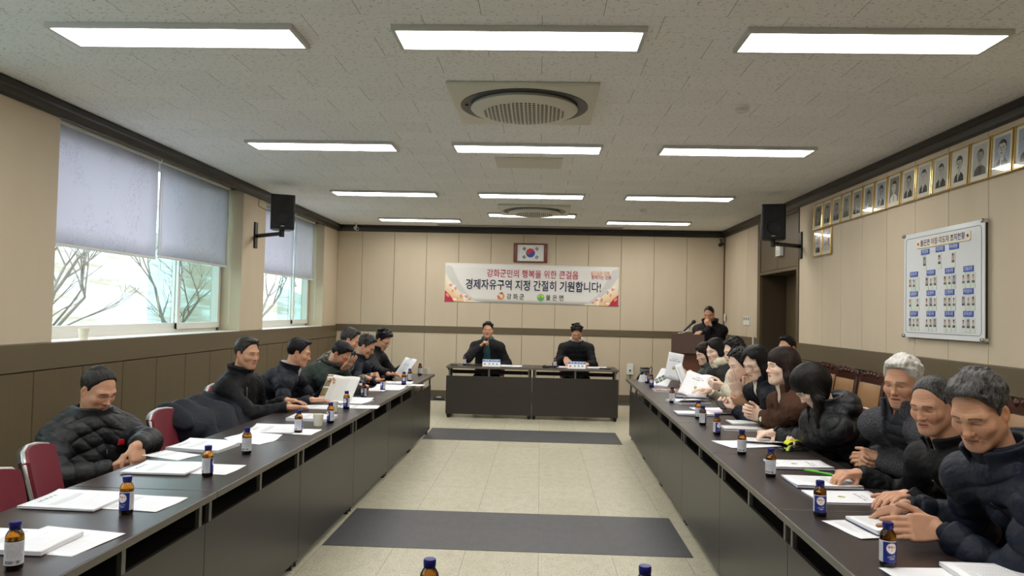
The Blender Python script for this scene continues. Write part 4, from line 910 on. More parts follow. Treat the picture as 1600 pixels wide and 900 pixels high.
def btext(s, x, y, size, m, w, bold=0.0): return text_mesh('banner_lettering', s, size, Matrix.Translation((x, -0.0078, y)) @ MBK, m, e, bold=bold, xw=w)
btext('강화군민의 행복을 위한 큰걸음', 0.015, 0.165, 0.150, M_ROSE, 1.57, 0.0015)
btext('경제자유구역 지정 간절히 기원합니다!', 0.03, -0.035, 0.192, M_NAVYT, 2.32, 0.0034)
btext('강 화 군', -0.27, -0.225, 0.105, M_BLKT, 0.30, 0.001); btext('불 은 면', 0.405, -0.225, 0.105, M_BLKT, 0.30, 0.001)
btext('살고싶은 강화', 1.17, 0.215, 0.075, M_ORANGE, 0.33, 0.0012); btext('함께가는 강화', 1.19, 0.145, 0.075, M_ROSE, 0.34, 0.0012)
def disc(name, cx_, cy_, r, m, dz, r0=0.0, a0=0, a1=2*math.pi, parent=None):
    b = MB(); n = 28; o_ = [(cx_+r*math.cos(a0+(a1-a0)*i/n), cy_+r*math.sin(a0+(a1-a0)*i/n)) for i in range(n+1)]
    i_ = [(cx_+r0*math.cos(a0+(a1-a0)*i/n), cy_+r0*math.sin(a0+(a1-a0)*i/n)) for i in range(n+1)]
    for i in range(n):
        q = [o_[i], o_[i+1], i_[i+1], i_[i]] if r0 > 0 else [o_[i], o_[i+1], (cx_, cy_)]
        b.poly([(x, -0.0062-dz, y) for x, y in q])
    return b.build(name, m, parent or e)
disc('orange_emblem', -0.52, -0.215, 0.062, M_ORANGE, 0.0008, 0.036, -2.6, 2.2); disc('orange_emblem', -0.535, -0.225, 0.045, mat('deep_orange_print', rgb(224, 112, 50), 0.6), 0.001, 0.0, 2.4, 5.2); disc('orange_emblem', -0.505, -0.165, 0.018, M_CRIM, 0.0012)
M_GRN = mat('leaf_green_print', rgb(110, 176, 60), 0.6); M_LIMEP = mat('lime_print', rgb(206, 216, 80), 0.6)
disc('green_emblem', 0.165, -0.222, 0.062, M_GRN, 0.0008); disc('green_emblem', 0.165, -0.222, 0.048, M_LIMEP, 0.001, 0, 0.0, math.pi); disc('green_emblem', 0.165, -0.222, 0.048, mat('blue_green_print', rgb(90, 160, 130), 0.6), 0.001, 0, math.pi, 2*math.pi); disc('green_emblem', 0.165, -0.205, 0.018, M_GRN, 0.0012)
f = empty('framed_flag', 'framed South Korean flag hanging above the banner', 'flag', (-0.186, FY, 2.512))
M_FR = mat('red_brown_frame', rgb(110, 54, 36), 0.3, var=0.1, vscale=8)
b = MB(); w, h = 0.290, 0.166
b.box(-w, -w+0.062, -0.035, 0, -h, h, bev=0.01, seg=3); b.box(w-0.062, w, -0.035, 0, -h, h, bev=0.01, seg=3); b.box(-w+0.055, w-0.055, -0.03, 0, h-0.026, h, bev=0.006); b.box(-w+0.055, w-0.055, -0.03, 0, -h, -h+0.026, bev=0.006); b.build('frame', M_FR, f, smooth=40)
b = MB(); b.box(-w+0.055, w-0.055, -0.012, -0.002, -h+0.02, h-0.02); b.build('flag_cloth', mat('white_flag', rgb(226, 228, 226), 0.5), f)
M_FRED = mat('flag_red', rgb(200, 44, 62), 0.5); M_FBLU = mat('flag_blue', rgb(36, 70, 150), 0.5); R0 = 0.078
th0 = math.radians(-33.7)*0.6
def tae(pts): c_, s_ = math.cos(th0), math.sin(th0); return [(x*c_-y*s_, -0.0135, x*s_+y*c_) for x, y in pts]
N = 24
wave = [(-R0/2+R0/2*math.cos(math.pi-math.pi*i/N), -R0/2*math.sin(math.pi*i/N)*-1) for i in range(N+1)]
top = [(R0*math.cos(math.pi*i/N), R0*math.sin(math.pi*i/N)) for i in range(N+1)]
s1 = [(-R0/2+R0/2*math.cos(math.pi+math.pi*i/N), R0/2*math.sin(math.pi+math.pi*i/N)) for i in range(N+1)]   # dips below on the left
s2 = [(R0/2+R0/2*math.cos(math.pi-math.pi*i/N), R0/2*math.sin(math.pi-math.pi*i/N)) for i in range(N+1)]      # rises on the right
def fan(name, poly, m):
    b = MB(); fc = b.b.faces.new([b.b.verts.new(p) for p in tae(poly)]); bmesh.ops.triangulate(b.b, faces=[fc]); b.build(name, m, f)
fan('taegeuk_red', top+s1[1:]+s2[1:-1], M_FRED)
fan('taegeuk_blue', [(x, y) for x, y in [(R0*math.cos(-math.pi+math.pi*i/N), R0*math.sin(-math.pi+math.pi*i/N)) for i in range(N+1)]]+s2[::-1][1:]+s1[::-1][1:-1], M_FBLU)
for cx_, cy_, a, pat in ((-0.108, 0.072, 56.3, '111'), (0.108, 0.072, -56.3, '010'), (-0.108, -0.072, -56.3, '101'), (0.108, -0.072, 56.3, '000')):
    b = MB(); A = math.radians(a)
    for k in range(3):
        o_ = (k-1)*0.017
        for seg in ([(-0.026, 0.026)] if pat[k] == '1' else [(-0.026, -0.003), (0.003, 0.026)]):
            M = Matrix.Translation((cx_, -0.0132, cy_)) @ Matrix.Rotation(-A, 4, 'Y')
            b.box(seg[0], seg[1], -0.0006, 0.0006, o_-0.006, o_+0.006, M)
    b.build('trigram', M_BLKT, f)

# ------------------------------------------------------------------ portraits on the right wall
M_GOLDF = mat('polished_gold_frame', rgb(226, 192, 122), 0.2, 0.85)
M_MOUNT = mat('ivory_photo_mount', rgb(226, 222, 206), 0.3)
M_PGLASS = m_glass('picture_glass', (0.985, 0.985, 0.975, 1), 0.045)
def grey(v, nm): return mat(nm, rgb(v, v, v*0.98), 0.14)
PG = [grey(v, 'photo_grey') for v in (150, 120, 175, 96, 60, 40, 28, 196, 160, 225)]
CB = mat('photo_skin', rgb(206, 160, 132), 0.2); CB2 = mat('photo_blue', rgb(150, 164, 190), 0.2); CB3 = mat('photo_pale', rgb(220, 220, 222), 0.2)
def face_photo(parent, M, w, h, R, colour=None, name='photo', fem=False, dz=0.0004):
    """a printed head-and-shoulders picture as layered flat print, centred on M, half size w x h"""
    b = MB(); k = 0
    bg, suit, skin, hair, shirt = colour
    mats = [bg, suit, skin, hair, shirt]
    def lay(pts, mi):
        nonlocal k
        k += 1; b.mi = mi; b.poly([tuple(M @ Vector((x, y, dz*k))) for x, y in pts])
    el = lambda cx_, cy_, rx, ry, a0=0, a1=2*math.pi, n=18: [(cx_+rx*math.cos(a0+(a1-a0)*i/n), cy_+ry*math.sin(a0+(a1-a0)*i/n)) for i in range(n+1)][: n if a1-a0 > 6 else n+1]
    lay([(-w, -h), (w, -h), (w, h), (-w, h)], 0)
    ox = R.uniform(-0.08, 0.08)*w; hs = R.uniform(0.9, 1.1); sw = R.uniform(0.72, 0.9)*w; fy = R.uniform(0.16, 0.24)*h
    lay([(ox-sw, -h), (ox-sw*0.92, -h*0.62), (ox-sw*0.4, -h*0.38), (ox+sw*0.4, -h*0.38), (ox+sw*0.92, -h*0.62), (min(w, ox+sw), -h)], 1)
    lay([(ox-0.17*w, -h*0.98), (ox-0.22*w, -0.36*h), (ox+0.22*w, -0.36*h), (ox+0.17*w, -h*0.98)][0:1]+[(ox-0.25*w, -0.38*h), (ox+0.25*w, -0.38*h)], 4)
    lay([(ox-0.045*w, -0.93*h), (ox-0.05*w, -0.46*h), (ox+0.05*w, -0.46*h), (ox+0.045*w, -0.93*h)], 3)
    rx, ry = 0.46*w*hs, 0.47*h*hs
    lay(el(ox, fy+0.10*h, rx*(1.35 if fem else 1.12), ry*(1.2 if fem else 0.98)), 3)
    lay([(ox-0.15*w, -0.40*h), (ox+0.15*w, -0.40*h), (ox+0.16*w, fy-0.2*h), (ox-0.16*w, fy-0.2*h)], 2)
    lay(el(ox, fy, rx, ry), 2)
    for s in (-1, 1): lay(el(ox+s*rx*1.02, fy, rx*0.12, ry*0.2, n=8), 2)
    a = R.uniform(0.35, 0.6)
    lay(el(ox, fy+0.06*h, rx*1.08, ry*0.99, a, math.pi-a), 3)
    for s in (-1, 1):
        lay([(ox+s*rx*0.2, fy+ry*0.16), (ox+s*rx*0.62, fy+ry*0.18), (ox+s*rx*0.58, fy+ry*0.24), (ox+s*rx*0.22, fy+ry*0.23)][::s], 3)
        lay(el(ox+s*rx*0.42, fy+ry*0.03, rx*0.15, ry*0.05, n=8), 3)
    lay([(ox-rx*0.06, fy-ry*0.32), (ox+rx*0.16, fy-ry*0.34), (ox+rx*0.05, fy+ry*0.05)], 1 if colour[2] in PG else 0)
    lay(el(ox, fy-ry*0.55, rx*0.28, ry*0.05, n=8), 3)
    return b.build(name, mats, parent)
def portrait(y, z, label, colour, seed, w=0.122, h=0.147, fem=False):
    f = empty('framed_portrait', label, 'portrait', (XR-0.001, y, z), group='framed portraits along the right wall')
    f.rotation_euler = (0, math.radians(3.0), 0)
    b = MB()
    for x0, x1, y0, y1 in ((-w, w, h-0.007, h), (-w, w, -h, -h+0.007), (-w, -w+0.008, -h+0.007, h-0.007), (w-0.008, w, -h+0.007, h-0.007)): b.box(x0, x1, y0, y1, 0, 0.022, MRW, bev=0.003)
    b.build('frame', M_GOLDF, f)
    b = MB(); b.box(-w+0.01, w-0.01, -h+0.01, h-0.01, 0.002, 0.012, MRW); b.build('mount', M_MOUNT, f)
    face_photo(f, MRW @ Matrix.Translation((0, 0.004, 0.0122)), w*0.70, h*0.75, random.Random(seed), colour, fem=fem)
    b = MB(); b.box(-w+0.011, w-0.011, -h+0.011, h-0.011, 0.0195, 0.0205, MRW); b.build('glass', M_PGLASS, f)
P = PG; bw_sets = [(P[1], P[4], P[8], P[5], P[7]), (P[0], P[4], P[8], P[5], P[9]), (P[2], P[3], P[0], P[4], P[7]), (P[2], P[1], P[0], P[3], P[8]), (P[0], P[5], P[8], P[6], P[7]), (P[8], P[5], P[0], P[6], P[9]), (CB2, P[4], P[0], P[5], P[9]), (P[1], P[9], P[7], P[5], P[9]),
    (P[2], P[5], P[8], P[6], P[9]), (P[7], P[4], P[7], P[4], P[9]), (P[7], P[5], P[7], P[6], P[9]), (P[9], P[6], P[7], P[6], P[9]), (P[7], P[4], P[8], P[5], P[4]), (CB2, P[4], P[7], P[5], P[9]), (CB2, P[4], CB, P[5], P[9])]
names = ['first from the door', 'second from the door', 'third from the door, grey-haired', 'fourth from the door, faded', 'fifth from the door', 'sixth from the door', 'seventh from the door, bluish', 'eighth from the door, in a white jacket', 'ninth from the door', 'tenth from the door', 'eleventh from the door', 'twelfth from the door, on a white ground', 'thirteenth from the door, in a dark tunic', 'fourteenth from the door, on pale blue', 'cut off by the right edge of the photo']
for i in range(15): portrait(8.67-0.127-0.2590*i, 2.64, 'gold-framed portrait in the top row, '+names[i], bw_sets[i], 40+i)
portrait(8.67-0.127, 2.337, 'colour portrait with red tie hung below the row, on the door side', (CB3, P[5], CB, P[6], P[9]), 71)
portrait(8.67-0.127-0.259, 2.337, 'colour portrait of a person in white hung below the row, on the camera side', (CB2, P[9], CB, P[4], CB3), 72, fem=True)

# ------------------------------------------------------------------ organisation board
by0, by1, bz0, bz1 = 5.335, 6.49, 1.352, 2.212
cy_, cz_ = (by0+by1)/2, (bz0+bz1)/2; w, h = (by1-by0)/2, (bz1-bz0)/2
e = empty('organisation_board', 'white organisation chart board with small portrait photos on the right wall', 'board', (XR-0.001, cy_, cz_))
b = MB(); b.box(-w+0.02, w-0.02, -h+0.02, h-0.02, 0.0, 0.028, MRW, bev=0.004); b.build('board_back', mat('dark_board_edge', rgb(60, 56, 50), 0.3, 0.5), e)
b = MB(); b.box(-w, w, -h, h, 0.028, 0.036, MRW, bev=0.002); b.build('board_face', mat('glossy_white_board', rgb(224, 228, 230), 0.12), e)
b = MB()
def rrect(w, h, r): return [(sx*(w-r)+r*math.cos(a), sy*(h-r)+r*math.sin(a)) for sx, sy, a0 in ((1, 1, 0), (-1, 1, 90), (-1, -1, 180), (1, -1, 270)) for a in [math.radians(a0+15*k) for k in range(7)]]
rr_ = rrect(w-0.035, h-0.04, 0.03); b.tube([tuple(MRW @ Vector((x, y, 0.0365))) for x, y in rr_], 0.0018, 4, True); b.build('border_line', M_NAVYT, e)
for sx in (-1, 1):
    for sy in (-1, 1):
        b = MB(); b.lathe([(0.016, 0), (0.016, 0.05), (0.012, 0.056), (0, 0.056)], 14, MRW @ Matrix.Translation((sx*(w-0.012), sy*(h-0.012), 0))); b.build('standoff', M_CHROME, e, smooth=40)
M_PLQ = mat('cream_title_plaque', rgb(226, 218, 190), 0.35); M_BLB = mat('blue_label_plate', rgb(36, 84, 172), 0.35)
b = MB(); b.prism(rrect(0.385, 0.036, 0.012), 0.036, 0.044, MRW @ Matrix.Translation((0.03, h-0.098, 0))); pq = b.build('title_plaque', M_PLQ, e)
text_mesh('title_lettering', '불은면 이장·지도자 조직현황', 0.056, MRW @ Matrix.Translation((0.03, h-0.098, 0.0446)), mat('board_navy_lettering', rgb(44, 58, 132), 0.5), pq, bold=0.0014, xw=0.64)
for s in (-1, 1):
    b = MB(); b.lathe([(0.011, 0.044), (0.011, 0.0465), (0, 0.0465)], 14, MRW @ Matrix.Translation((0.03+s*0.355, h-0.098, 0))); b.build('plaque_emblem', M_CRIM if s < 0 else M_NAVYT, pq)
M_CARD = mat('pale_green_card', rgb(206, 216, 204), 0.35)
cs = [(CB3, P[6], CB, P[6], P[9]), (CB3, P[5], CB, P[5], P[9]), (CB2, P[5], CB, P[6], P[9]), (P[7], P[4], CB, P[6], CB3), (CB3, P[4], CB, P[4], P[9])]
def card(x, y, seed, empty_=False, s=1.0):
    b = MB(); b.box(x-0.029*s, x+0.029*s, y-0.068*s, y+0.068*s, 0.036, 0.0395, MRW); c_ = b.build('photo_card', M_CARD, e)
    if not empty_: face_photo(c_, MRW @ Matrix.Translation((x, y+0.018*s, 0.0396)), 0.025*s, 0.042*s, random.Random(seed), cs[seed % 5], fem=seed % 4 == 1, dz=0.00012)
def plate(x, y, s):
    b = MB(); b.box(x-0.062, x+0.062, y-0.021, y+0.021, 0.036, 0.041, MRW); p_ = b.build('label_plate', M_BLB, e)
    text_mesh('plate_lettering', s, 0.032, MRW @ Matrix.Translation((x, y, 0.0415)), M_WPRINT, p_, xw=0.10)
for k, (x, s) in enumerate(((-0.225, '이장단협의회'), (0.0, '지도자회장'), (0.195, '부녀회장'))):
    plate(x, 0.262+0.004*k, s); card(x-0.01, 0.172, 3*k+2, s=0.88)
rows_ = [['삼성1리', '두운2리', '고능1리', '고능2리'], ['삼동암리', '넙성리', '신현리', '덕성리'], ['삼성2리', '두운1리', '오두1리', '오두2리']]
sd = 0
for r in range(3):
    for c in range(4):
        x = (-0.405, -0.135, 0.135, 0.385)[c]; y = (0.045, -0.155, -0.345)[r]-0.042+(0.042 if r == 0 else 0)
        y = (0.008, -0.155, -0.318)[r]
        plate(x, y+0.083, rows_[r][c])
        for k in range(3):
            sd += 1; card(x-0.062+0.062*k, y, sd*3+r, (r, c, k) in ((0, 0, 2), (1, 0, 1)), 0.80)
# ------------------------------------------------------------------ sculpting: signed distance fields meshed by sparse surface nets
F32 = np.float32
def A3(*p): return np.array(p, F32)
def nrm(v): v = np.asarray(v, float); return v/max(1e-9, np.linalg.norm(v))
def smin(a, b, k): h = np.maximum(k-np.abs(a-b), 0)/k; return np.minimum(a, b)-h*h*(k*0.25)
def smax(a, b, k): return -smin(-a, -b, k)
def nl(v): return np.sqrt(np.einsum('ij,ij->i', v, v))
def cap(P, a, b, r1, r2=None, want_t=False):
    a = np.asarray(a, F32); ba = np.asarray(b, F32)-a; r2 = r1 if r2 is None else r2
    pa = P-a; t = np.clip((pa@ba)/max(1e-9, float(ba@ba)), 0, 1)
    d = nl(pa-t[:, None]*ba)-(r1+(r2-r1)*t)
    return (d, t) if want_t else d
def ell(P, c, r, R=None):
    q = P-np.asarray(c, F32)
    if R is not None: q = q@np.asarray(R, F32).T
    r = np.asarray(r, F32); q = q/r; k0 = nl(q); k1 = nl(q/r)
    return k0*(k0-1)/np.maximum(k1, 1e-6)
def wob(P, seed, f):
    R = np.random.RandomState(seed); s = 0
    for i in range(5):
        k = R.normal(size=3); k = k/np.linalg.norm(k)*f*R.uniform(0.6, 1.4); s = s+np.sin(P@k.astype(F32)+F32(R.uniform(0, 6.28)))
    return s/5
def surface(fn, lo, hi, h, B=8):
    """mesh of fn(P)=0 in the box lo..hi with cells of size h; returns verts, quads"""
    lo = np.asarray(lo, float); hi = np.asarray(hi, float); nb = np.ceil((hi-lo)/(h*B)).astype(int)
    g = np.stack(np.meshgrid(*[np.arange(n) for n in nb], indexing='ij'), -1).reshape(-1, 3)
    c = (lo+(g+0.5)*h*B).astype(F32); keep = np.abs(fn(c)) < h*B*0.866*1.45+0.012
    g = g[keep]
    loc = np.stack(np.meshgrid(*[np.arange(B+1)]*3, indexing='ij'), -1).reshape(-1, 3)
    V_, cid, ed = [], [], []
    N = nb*B+2; key = lambda I: (I[..., 0]*N[1]+I[..., 1])*N[2]+I[..., 2]
    for s in range(0, len(g), 400):
        gg = g[s:s+400]; I = gg[:, None, :]*B+loc[None]
        P = (lo+I.reshape(-1, 3)*h).astype(F32); D = fn(P).reshape(len(gg), B+1, B+1, B+1)
        sg = D < 0
        cs = [D[:, i:i+B, j:j+B, k:k+B] for i in (0, 1) for j in (0, 1) for k in (0, 1)]
        cn = sum((q < 0).astype(np.int8) for q in cs); act = (cn > 0) & (cn < 8)
        b_, i_, j_, k_ = np.nonzero(act)
        if len(b_):
            corner = np.stack([q[act] for q in cs], -1)
            off = np.array([(i, j, k) for i in (0, 1) for j in (0, 1) for k in (0, 1)], float)
            acc = np.zeros((len(b_), 3)); w = np.zeros(len(b_))
            for a, c2 in ((0, 1), (2, 3), (4, 5), (6, 7), (0, 2), (1, 3), (4, 6), (5, 7), (0, 4), (1, 5), (2, 6), (3, 7)):
                da, dc = corner[:, a], corner[:, c2]; m = (da < 0) != (dc < 0)
                tt = np.where(m, da/np.where(m, da-dc, 1), 0); acc += np.where(m[:, None], off[a]+(off[c2]-off[a])*tt[:, None], 0); w += m
            ci = gg[b_]*B+np.stack([i_, j_, k_], -1)
            V_.append(lo+(ci+acc/w[:, None])*h); cid.append(key(ci))
        for ax in range(3):
            sl0 = [slice(None), slice(0, B), slice(0, B), slice(0, B)]; sl1 = list(sl0); sl1[ax+1] = slice(1, B+1)
            m = sg[tuple(sl0)] != sg[tuple(sl1)]; b2, i2, j2, k2 = np.nonzero(m)
            if len(b2): ed.append((ax, gg[b2]*B+np.stack([i2, j2, k2], -1), sg[tuple(sl0)][m]))
    V_ = np.concatenate(V_); cid = np.concatenate(cid); o = np.argsort(cid); V_ = V_[o]; cid = cid[o]
    Q = []
    for ax, I, ins in ed:
        u, v = (ax+1) % 3, (ax+2) % 3; q = []
        for du, dv in ((0, 0), (1, 0), (1, 1), (0, 1)):
            J = I.copy(); J[:, u] -= du; J[:, v] -= dv; q.append(key(J))
        q = np.stack(q, -1); p = np.searchsorted(cid, q); p = np.minimum(p, len(cid)-1); ok = (cid[p] == q).all(1)
        p = p[ok]; f = ins[ok]; p[~f] = p[~f][:, ::-1]; Q.append(p)
    return V_, np.concatenate(Q)
def island(V_, Q):
    """keep the largest connected piece"""
    n = len(V_); lab = np.arange(n)
    for _ in range(400):
        m = lab[Q].min(1); new = lab.copy()
        for k in range(4): np.minimum.at(new, Q[:, k], m)
        new = new[new]; new = new[new]
        if (new == lab).all(): break
        lab = new
    u, c = np.unique(lab[Q[:, 0]], return_counts=True); kq = lab[Q[:, 0]] == u[c.argmax()]
    Q = Q[kq]; used = np.unique(Q); mp = np.full(n, -1); mp[used] = np.arange(len(used)); return V_[used], mp[Q]
def np_mesh(name, V_, Q, mats, parent=None, attrs=None, one=True):
    if one: V_, Q = island(V_, Q)
    me = bpy.data.meshes.new(name); nq = len(Q)
    me.vertices.add(len(V_)); me.vertices.foreach_set('co', V_.astype(F32).ravel())
    me.loops.add(nq*4); me.loops.foreach_set('vertex_index', Q.astype(np.int32).ravel())
    me.polygons.add(nq); me.polygons.foreach_set('loop_start', np.arange(0, nq*4, 4, dtype=np.int32))
    me.update(calc_edges=True); me.shade_smooth()
    if attrs:
        for nm, fn in attrs.items():
            d = fn(V_.astype(F32)); a = me.attributes.new(nm, 'FLOAT_VECTOR' if d.ndim == 2 else 'FLOAT', 'POINT'); a.data.foreach_set('vector' if d.ndim == 2 else 'value', d.astype(F32).ravel())
    return link_mesh(name, me, mats, parent)

# ------------------------------------------------------------------ heads (local frame: x = the person's right, y = forward, z = up; 0.245 m tall)
def head_sdf(Q, o):
    jaw = o.get('jaw', 1.0); fat = o.get('fat', 0.0); sm = o.get('smile', 0.0); op = o.get('open', 0.0)
    Q = Q.copy(); X = np.abs(Q[:, 0]); S = np.stack([X, Q[:, 1], Q[:, 2]], -1)
    d = ell(S, (0, -0.012, 0.036), (0.074, 0.094, 0.088))
    d = smin(d, ell(S, (0, 0.026, -0.034), (0.060+fat, 0.064, 0.080)), 0.045)
    d = smin(d, cap(S, (0.050*jaw+fat, 0.0, -0.058), (0.018, 0.062, -0.100), 0.020, 0.016), 0.045)
    d = smin(d, ell(S, (0, 0.068, -0.102), (0.022*jaw, 0.018, 0.016)), 0.03)
    d = smin(d, ell(S, (0.041, 0.060, -0.026), (0.024+fat*0.5, 0.020, 0.020)), 0.028)
    d = smin(d, cap(S, (0.010, 0.086, 0.018), (0.042, 0.070, 0.020), 0.011, 0.010), 0.024)
    d = smax(d, -ell(S, (0.032, 0.0985, -0.002), (0.018, 0.0125, 0.010)), 0.020)
    d = smin(d, ell(S, (0.0315, 0.0715, -0.001), (0.0145, 0.0125, 0.0125)), 0.006)
    d = smin(d, cap(S, (0.014, 0.085, -0.0165), (0.044, 0.073, -0.017), 0.005, 0.005), 0.010)      # lower lid
    ns = o.get('nose', 1.0)
    d = smin(d, cap(S, (0, 0.084, 0.012), (0, 0.084+0.020*ns, -0.029), 0.0075, 0.0095*ns), 0.014)
    d = smin(d, ell(S, (0, 0.086+0.019*ns, -0.033), (0.0115*ns, 0.011, 0.010)), 0.008)
    d = smin(d, ell(S, (0.0125*ns, 0.089, -0.037), (0.0085, 0.011, 0.0085)), 0.007)
    d = smax(d, -ell(S, (0.0075, 0.099, -0.0455), (0.004, 0.006, 0.004)), 0.004)
    # mouth
    zc = sm*0.0085*(X/0.024)**2 - 0.0660
    Zm = Q[:, 2]-zc; yb = 0.0835-0.25*X**2/0.03
    M = np.stack([X, Q[:, 1]-yb, Zm], -1)
    wid = 0.021+0.005*sm
    d = smin(d, ell(M, (0, 0, 0), (wid+0.014, 0.008, 0.020)), 0.016)
    d = smin(d, ell(M, (0, 0.0065, 0.0050+op*0.3), (wid, 0.0060, 0.0052)), 0.006); d = smin(d, ell(M, (0, 0.0055, -0.0060-op), (wid*0.86, 0.0065, 0.0058)), 0.006)
    d = smax(d, -ell(M, (0, 0.011, -0.0006-op*0.4), (wid*1.02, 0.0085, 0.0016+op*0.7)), 0.003)
    if sm > 0 or o.get('folds'):   # nasolabial fold
        d = smax(d, -cap(S, (0.021, 0.0905, -0.040), (0.034, 0.0765, -0.064), 0.002, 0.002), 0.010)
    # ears
    ea = S-A3(0.074, -0.010, -0.006); c, s = math.cos(0.45), math.sin(0.45); ea = np.stack([ea[:, 0]*c-ea[:, 1]*s*-1, -ea[:, 0]*s*1+ea[:, 1]*c, ea[:, 2]-0.12*ea[:, 1]], -1)
    e = ell(ea, (0, 0, 0), (0.009, 0.019, 0.031)); e = smax(e, -ell(ea, (0.010, 0.003, 0.004), (0.008, 0.010, 0.018)), 0.006); e = smin(e, ell(ea, (0.0, 0.004, -0.027), (0.007, 0.009, 0.010)), 0.01)
    d = smin(d, e, 0.008)
    return d
HZ = np.array([(-0.20, -0.100), (-0.105, -0.085), (-0.05, -0.066), (-0.035, -0.042), (-0.022, 0.018), (0.004, 0.020), (0.010, -0.012), (0.020, -0.012), (0.026, 0.022), (0.046, 0.048), (0.060, 0.082), (0.082, 0.097), (0.2, 0.110)], F32)
def hair_sdf(Q, o, gl):
    """gl: straight down in head coordinates"""
    st = o.get('hair', 'short'); X = np.abs(Q[:, 0]); S = np.stack([X, Q[:, 1], Q[:, 2]], -1)
    base = ell(S, (0, -0.012, 0.036), (0.074, 0.094, 0.088)); z = Q[:, 2]; y = Q[:, 1]
    strand = np.sin(Q[:, 0]*330+wob(Q, 5, 40)*3.0)*0.0012+wob(Q, 3, 160)*0.0016
    if st in ('short', 'buzz', 'thin', 'curly', 'side'):
        th = {'buzz': (0.004, 0.005), 'thin': (0.006, 0.009), 'short': (0.008, 0.015), 'side': (0.009, 0.018), 'curly': (0.020, 0.026)}[st]
        t = th[0]+(th[1]-th[0])*np.clip(z/0.10, 0, 1)+o.get('vol', 0.0)*np.clip((z-0.03)/0.06, 0, 1)*(1+2.0*wob(Q, 18, 120))
        hz = np.interp(y, HZ[:, 0], HZ[:, 1])
        if st == 'thin': hz = hz+np.clip((y-0.0)/0.07, 0, 1)*0.030*(0.55+0.45*np.clip(X/0.04, 0, 1)); t = t*(1-0.3*np.clip(y/0.08, 0, 1))
        if st == 'curly': hz = hz-0.035*np.clip((0.055-y)/0.03, 0, 1); t = t+np.abs(wob(Q, 8, 190))*0.012+np.abs(wob(Q, 9, 90))*0.014-0.008; strand = strand*0.4
        if o.get('recede'): hz = hz+np.clip((y-0.02)/0.05, 0, 1)*o['recede']
        if st == 'side': t = t+0.006*np.clip(Q[:, 0]/0.05+0.3, 0, 1)*np.clip((y-0.02)/0.04, 0, 1)
        t = t+wob(Q, 6, 60)*0.003*(0 if st == 'buzz' else 1)
        d = smax(base-t+strand*(0.3 if st == 'buzz' else 1.0), (hz-z+wob(Q, 4, 170)*0.003)*0.75, 0.008)
        if st in ('short', 'side'):
            tuft = ell(S, (0, 0.050, 0.111+o.get('tuft', 0.0)), (0.052, 0.034, 0.016)); tuft = tuft+strand*1.4+wob(Q, 14, 110)*0.004; d = smin(d, tuft, 0.014)
        return d
    L = o.get('len', 0.13); wd = o.get('wide', 1.0); g = np.asarray(gl, F32)
    t = 0.010+0.012*np.clip(z/0.1, 0, 1)+wob(Q, 6, 55)*0.004
    d = base-t
    back = A3(0, -0.042, 0.0); d = smin(d, cap(Q, back, back+g*L*1.0, 0.078*wd, 0.052*wd), 0.05)
    for s in (-1, 1):
        a = A3(s*0.062, -0.006, 0.03); m = A3(s*0.078*wd, -0.006, -0.02)+g*L*0.25; e = A3(s*0.070*wd, -0.004, -0.02)+g*L*0.85
        q = smin(cap(Q, a, m, 0.028, 0.029), cap(Q, m, e, 0.029, 0.016), 0.02); d = smin(d, q, 0.03)
    bz = o.get('bang', 0.052)
    part = o.get('part', 0.02); face = np.maximum(np.maximum(X-0.064, z-bz-wob(Q, 15, 170)*0.007+o.get('slope', 0.75)*np.abs(Q[:, 0]-part)), -(y-0.006-0.25*np.clip(z, 0, 0.1)))
    fr = np.maximum(face, -0.5-z)
    d = smax(d, -fr, 0.014)
    d = smax(d, -ell(S, (0, 0.07, -0.04), (0.062, 0.078, 0.088)), 0.012)
    if o.get('bangs'):
        bg = np.maximum(ell(S, (0, -0.004, 0.030), (0.079, 0.098, 0.094)), np.maximum(o.get('fringe', 0.026)+X*0.10-z+wob(Q, 16, 260)*0.009, -(y-0.02))); d = smin(d, bg, 0.008)
    return d+np.sin(np.arctan2(Q[:, 0], Q[:, 1]+0.02)*46+wob(Q, 7, 30)*2.5)*0.0016+strand*0.4
